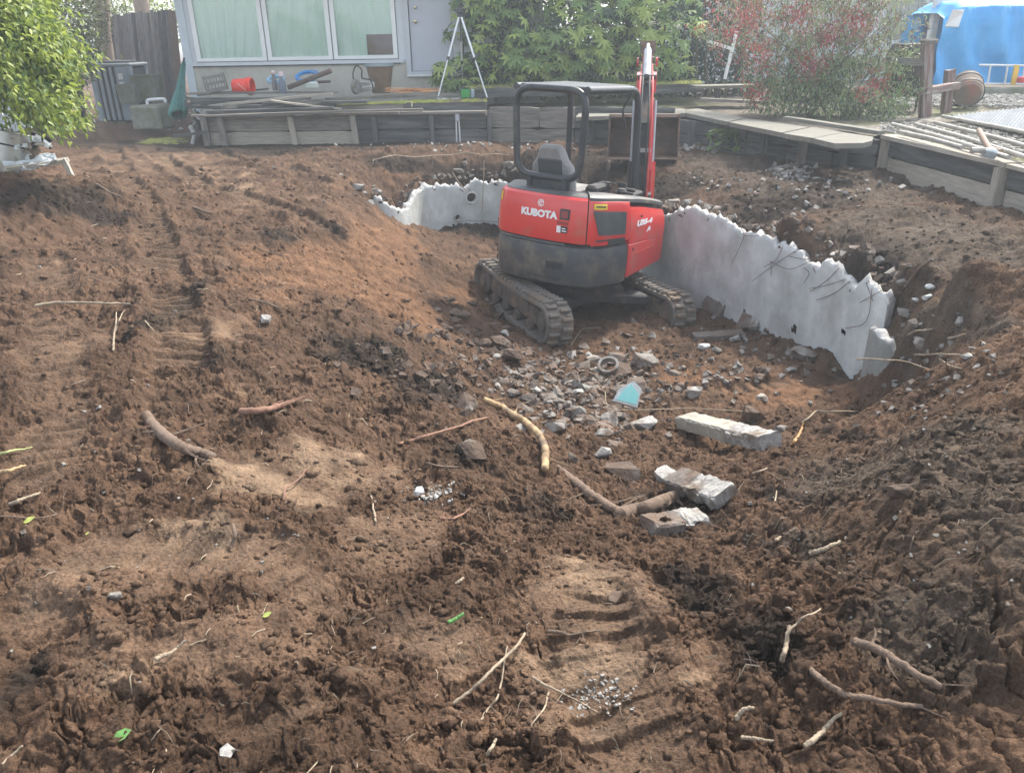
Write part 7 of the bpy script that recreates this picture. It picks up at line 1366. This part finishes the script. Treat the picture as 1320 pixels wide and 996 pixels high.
# ------------------------------------------------------------------ rubbish pile at the left edge
Mplas = mat('white_sheeting', (.72, .75, .77), (.6, .64, .66), 5, .5, .4, 8)
c = PY(12, 190, 9.6); ms = T_('metal_tub', 'dented pale metal tub on the rubbish pile at the left edge', 'tub', c); mb = MB(); mb.lathe([(.001, -.18), (.22, -.18), (.25, .17), (.265, .18), (.25, .19), (.235, .17), (.21, -.16), (.001, -.17)], n=26, rot=(R(-12), R(14), 0)); mb.build('tub_shell', mat('zinc', (.50, .50, .46), (.38, .38, .35), 3, .35, .2, metal=.6), ms, 50); mb = MB(); mb.lathe([(.24, .02), (.262, .03), (.24, .04)], n=26, rot=(R(-12), R(14), 0), cap=False); mb.build('tub_band', Mdark, ms, 50)
def crumple(name, lab, pxs, Y, mt, seed, thick=.0):
    rnd = random.Random(seed); a, b, c_, d_ = [PY(x, y, Y+dy) for x, y, dy in pxs]; n = 22; vs = []; fs = []
    for i in range(n+1):
        for j in range(n+1):
            u, v = i/n, j/n; p = lerp(lerp(a, b, u), lerp(d_, c_, u), v); k = perlin(np.array([u*5.+seed]), np.array([v*5.]), seed)[0]+.5*perlin(np.array([u*13.+seed]), np.array([v*13.]), seed+3)[0]; vs.append(p+Vector((k*.02, -k*.05, k*.05)))
    for i in range(n):
        for j in range(n): q = i*(n+1)+j; fs.append((q, q+1, q+n+2, q+n+1))
    o = MB().add(vs, fs).build(name, mt, None, 30); m_ = o.modifiers.new('thickness', 'SOLIDIFY'); m_.thickness = .006; return tag(o, lab, 'plastic sheet')
crumple('plastic_sheet', 'crumpled white plastic sheet behind the metal tub', [(-40, 118, .5), (28, 128, .4), (45, 165, .1), (-40, 170, .1)], 10.0, Mplas, 3); crumple('plastic_sheet', 'pale sheet draped under the metal tub over the dirt bank', [(-10, 205, .3), (70, 198, .3), (74, 208, 0), (8, 226, -.2)], 9.3, Mplas, 6)
o = plank('board', PY(-20, 222, 9.1), PY(88, 206, 9.5), .25, .04, Mwoodl, None); tag(o, 'pale board end under the sheet at the left edge', 'board'); o = plank('board', PY(-15, 200, 8.6), PY(20, 252, 8.4), .16, .04, Mwoodl, None, up=Vector((0, 1, .3))); tag(o, 'pale split plank pointing down at the left edge', 'board'); o = plank('board', PY(82, 206, 9.4), PY(93, 228, 9.2), .06, .03, Mwoodl, None, up=Vector((0, 1, 0))); tag(o, 'short splinter hanging off the right end of the pile', 'board')
pc = T_('rubbish_heap', 'dark heap of leaves and small rubbish beneath the metal tub', 'rubbish', PY(10, 205, 9.6)); mb = MB(); rnd = random.Random(8)
for k in range(70): p = PY(rnd.uniform(-30, 60), rnd.uniform(170, 212), 9.6+rnd.uniform(-.2, .4)); mb = MB(); mb.box((0, 0, 0), (rnd.uniform(.05, .18), rnd.uniform(.03, .1), rnd.uniform(.01, .05)), (rnd.uniform(-1, 1), rnd.uniform(-1, 1), rnd.uniform(0, 3)), jit=.008); mb.build('scrap', rnd.choice([Mdark, Mplas, Mwoodl, Mstickd, Mblk, Mwood]), pc, loc=p-pc.location)
# ------------------------------------------------------------------ thin haze volume added over the yard to stand in for lens glare
hz_m = bpy.data.materials.new('glare_haze'); hz_m.use_nodes = True; N = hz_m.node_tree.nodes; N.clear(); ho = N.new('ShaderNodeOutputMaterial'); pv_ = N.new('ShaderNodeVolumePrincipled')
pv_.inputs['Color'].default_value = (.86, .94, 1, 1); pv_.inputs['Density'].default_value = .0045; pv_.inputs['Anisotropy'].default_value = .3; hz_m.node_tree.links.new(pv_.outputs[0], ho.inputs['Volume'])
hzb = MB().box((0, 440, .6), (2400, 2400, 7.2)).build('haze', hz_m, None, kind='stuff'); hzb['label'] = 'thin pale haze added over the whole yard in place of lens glare'
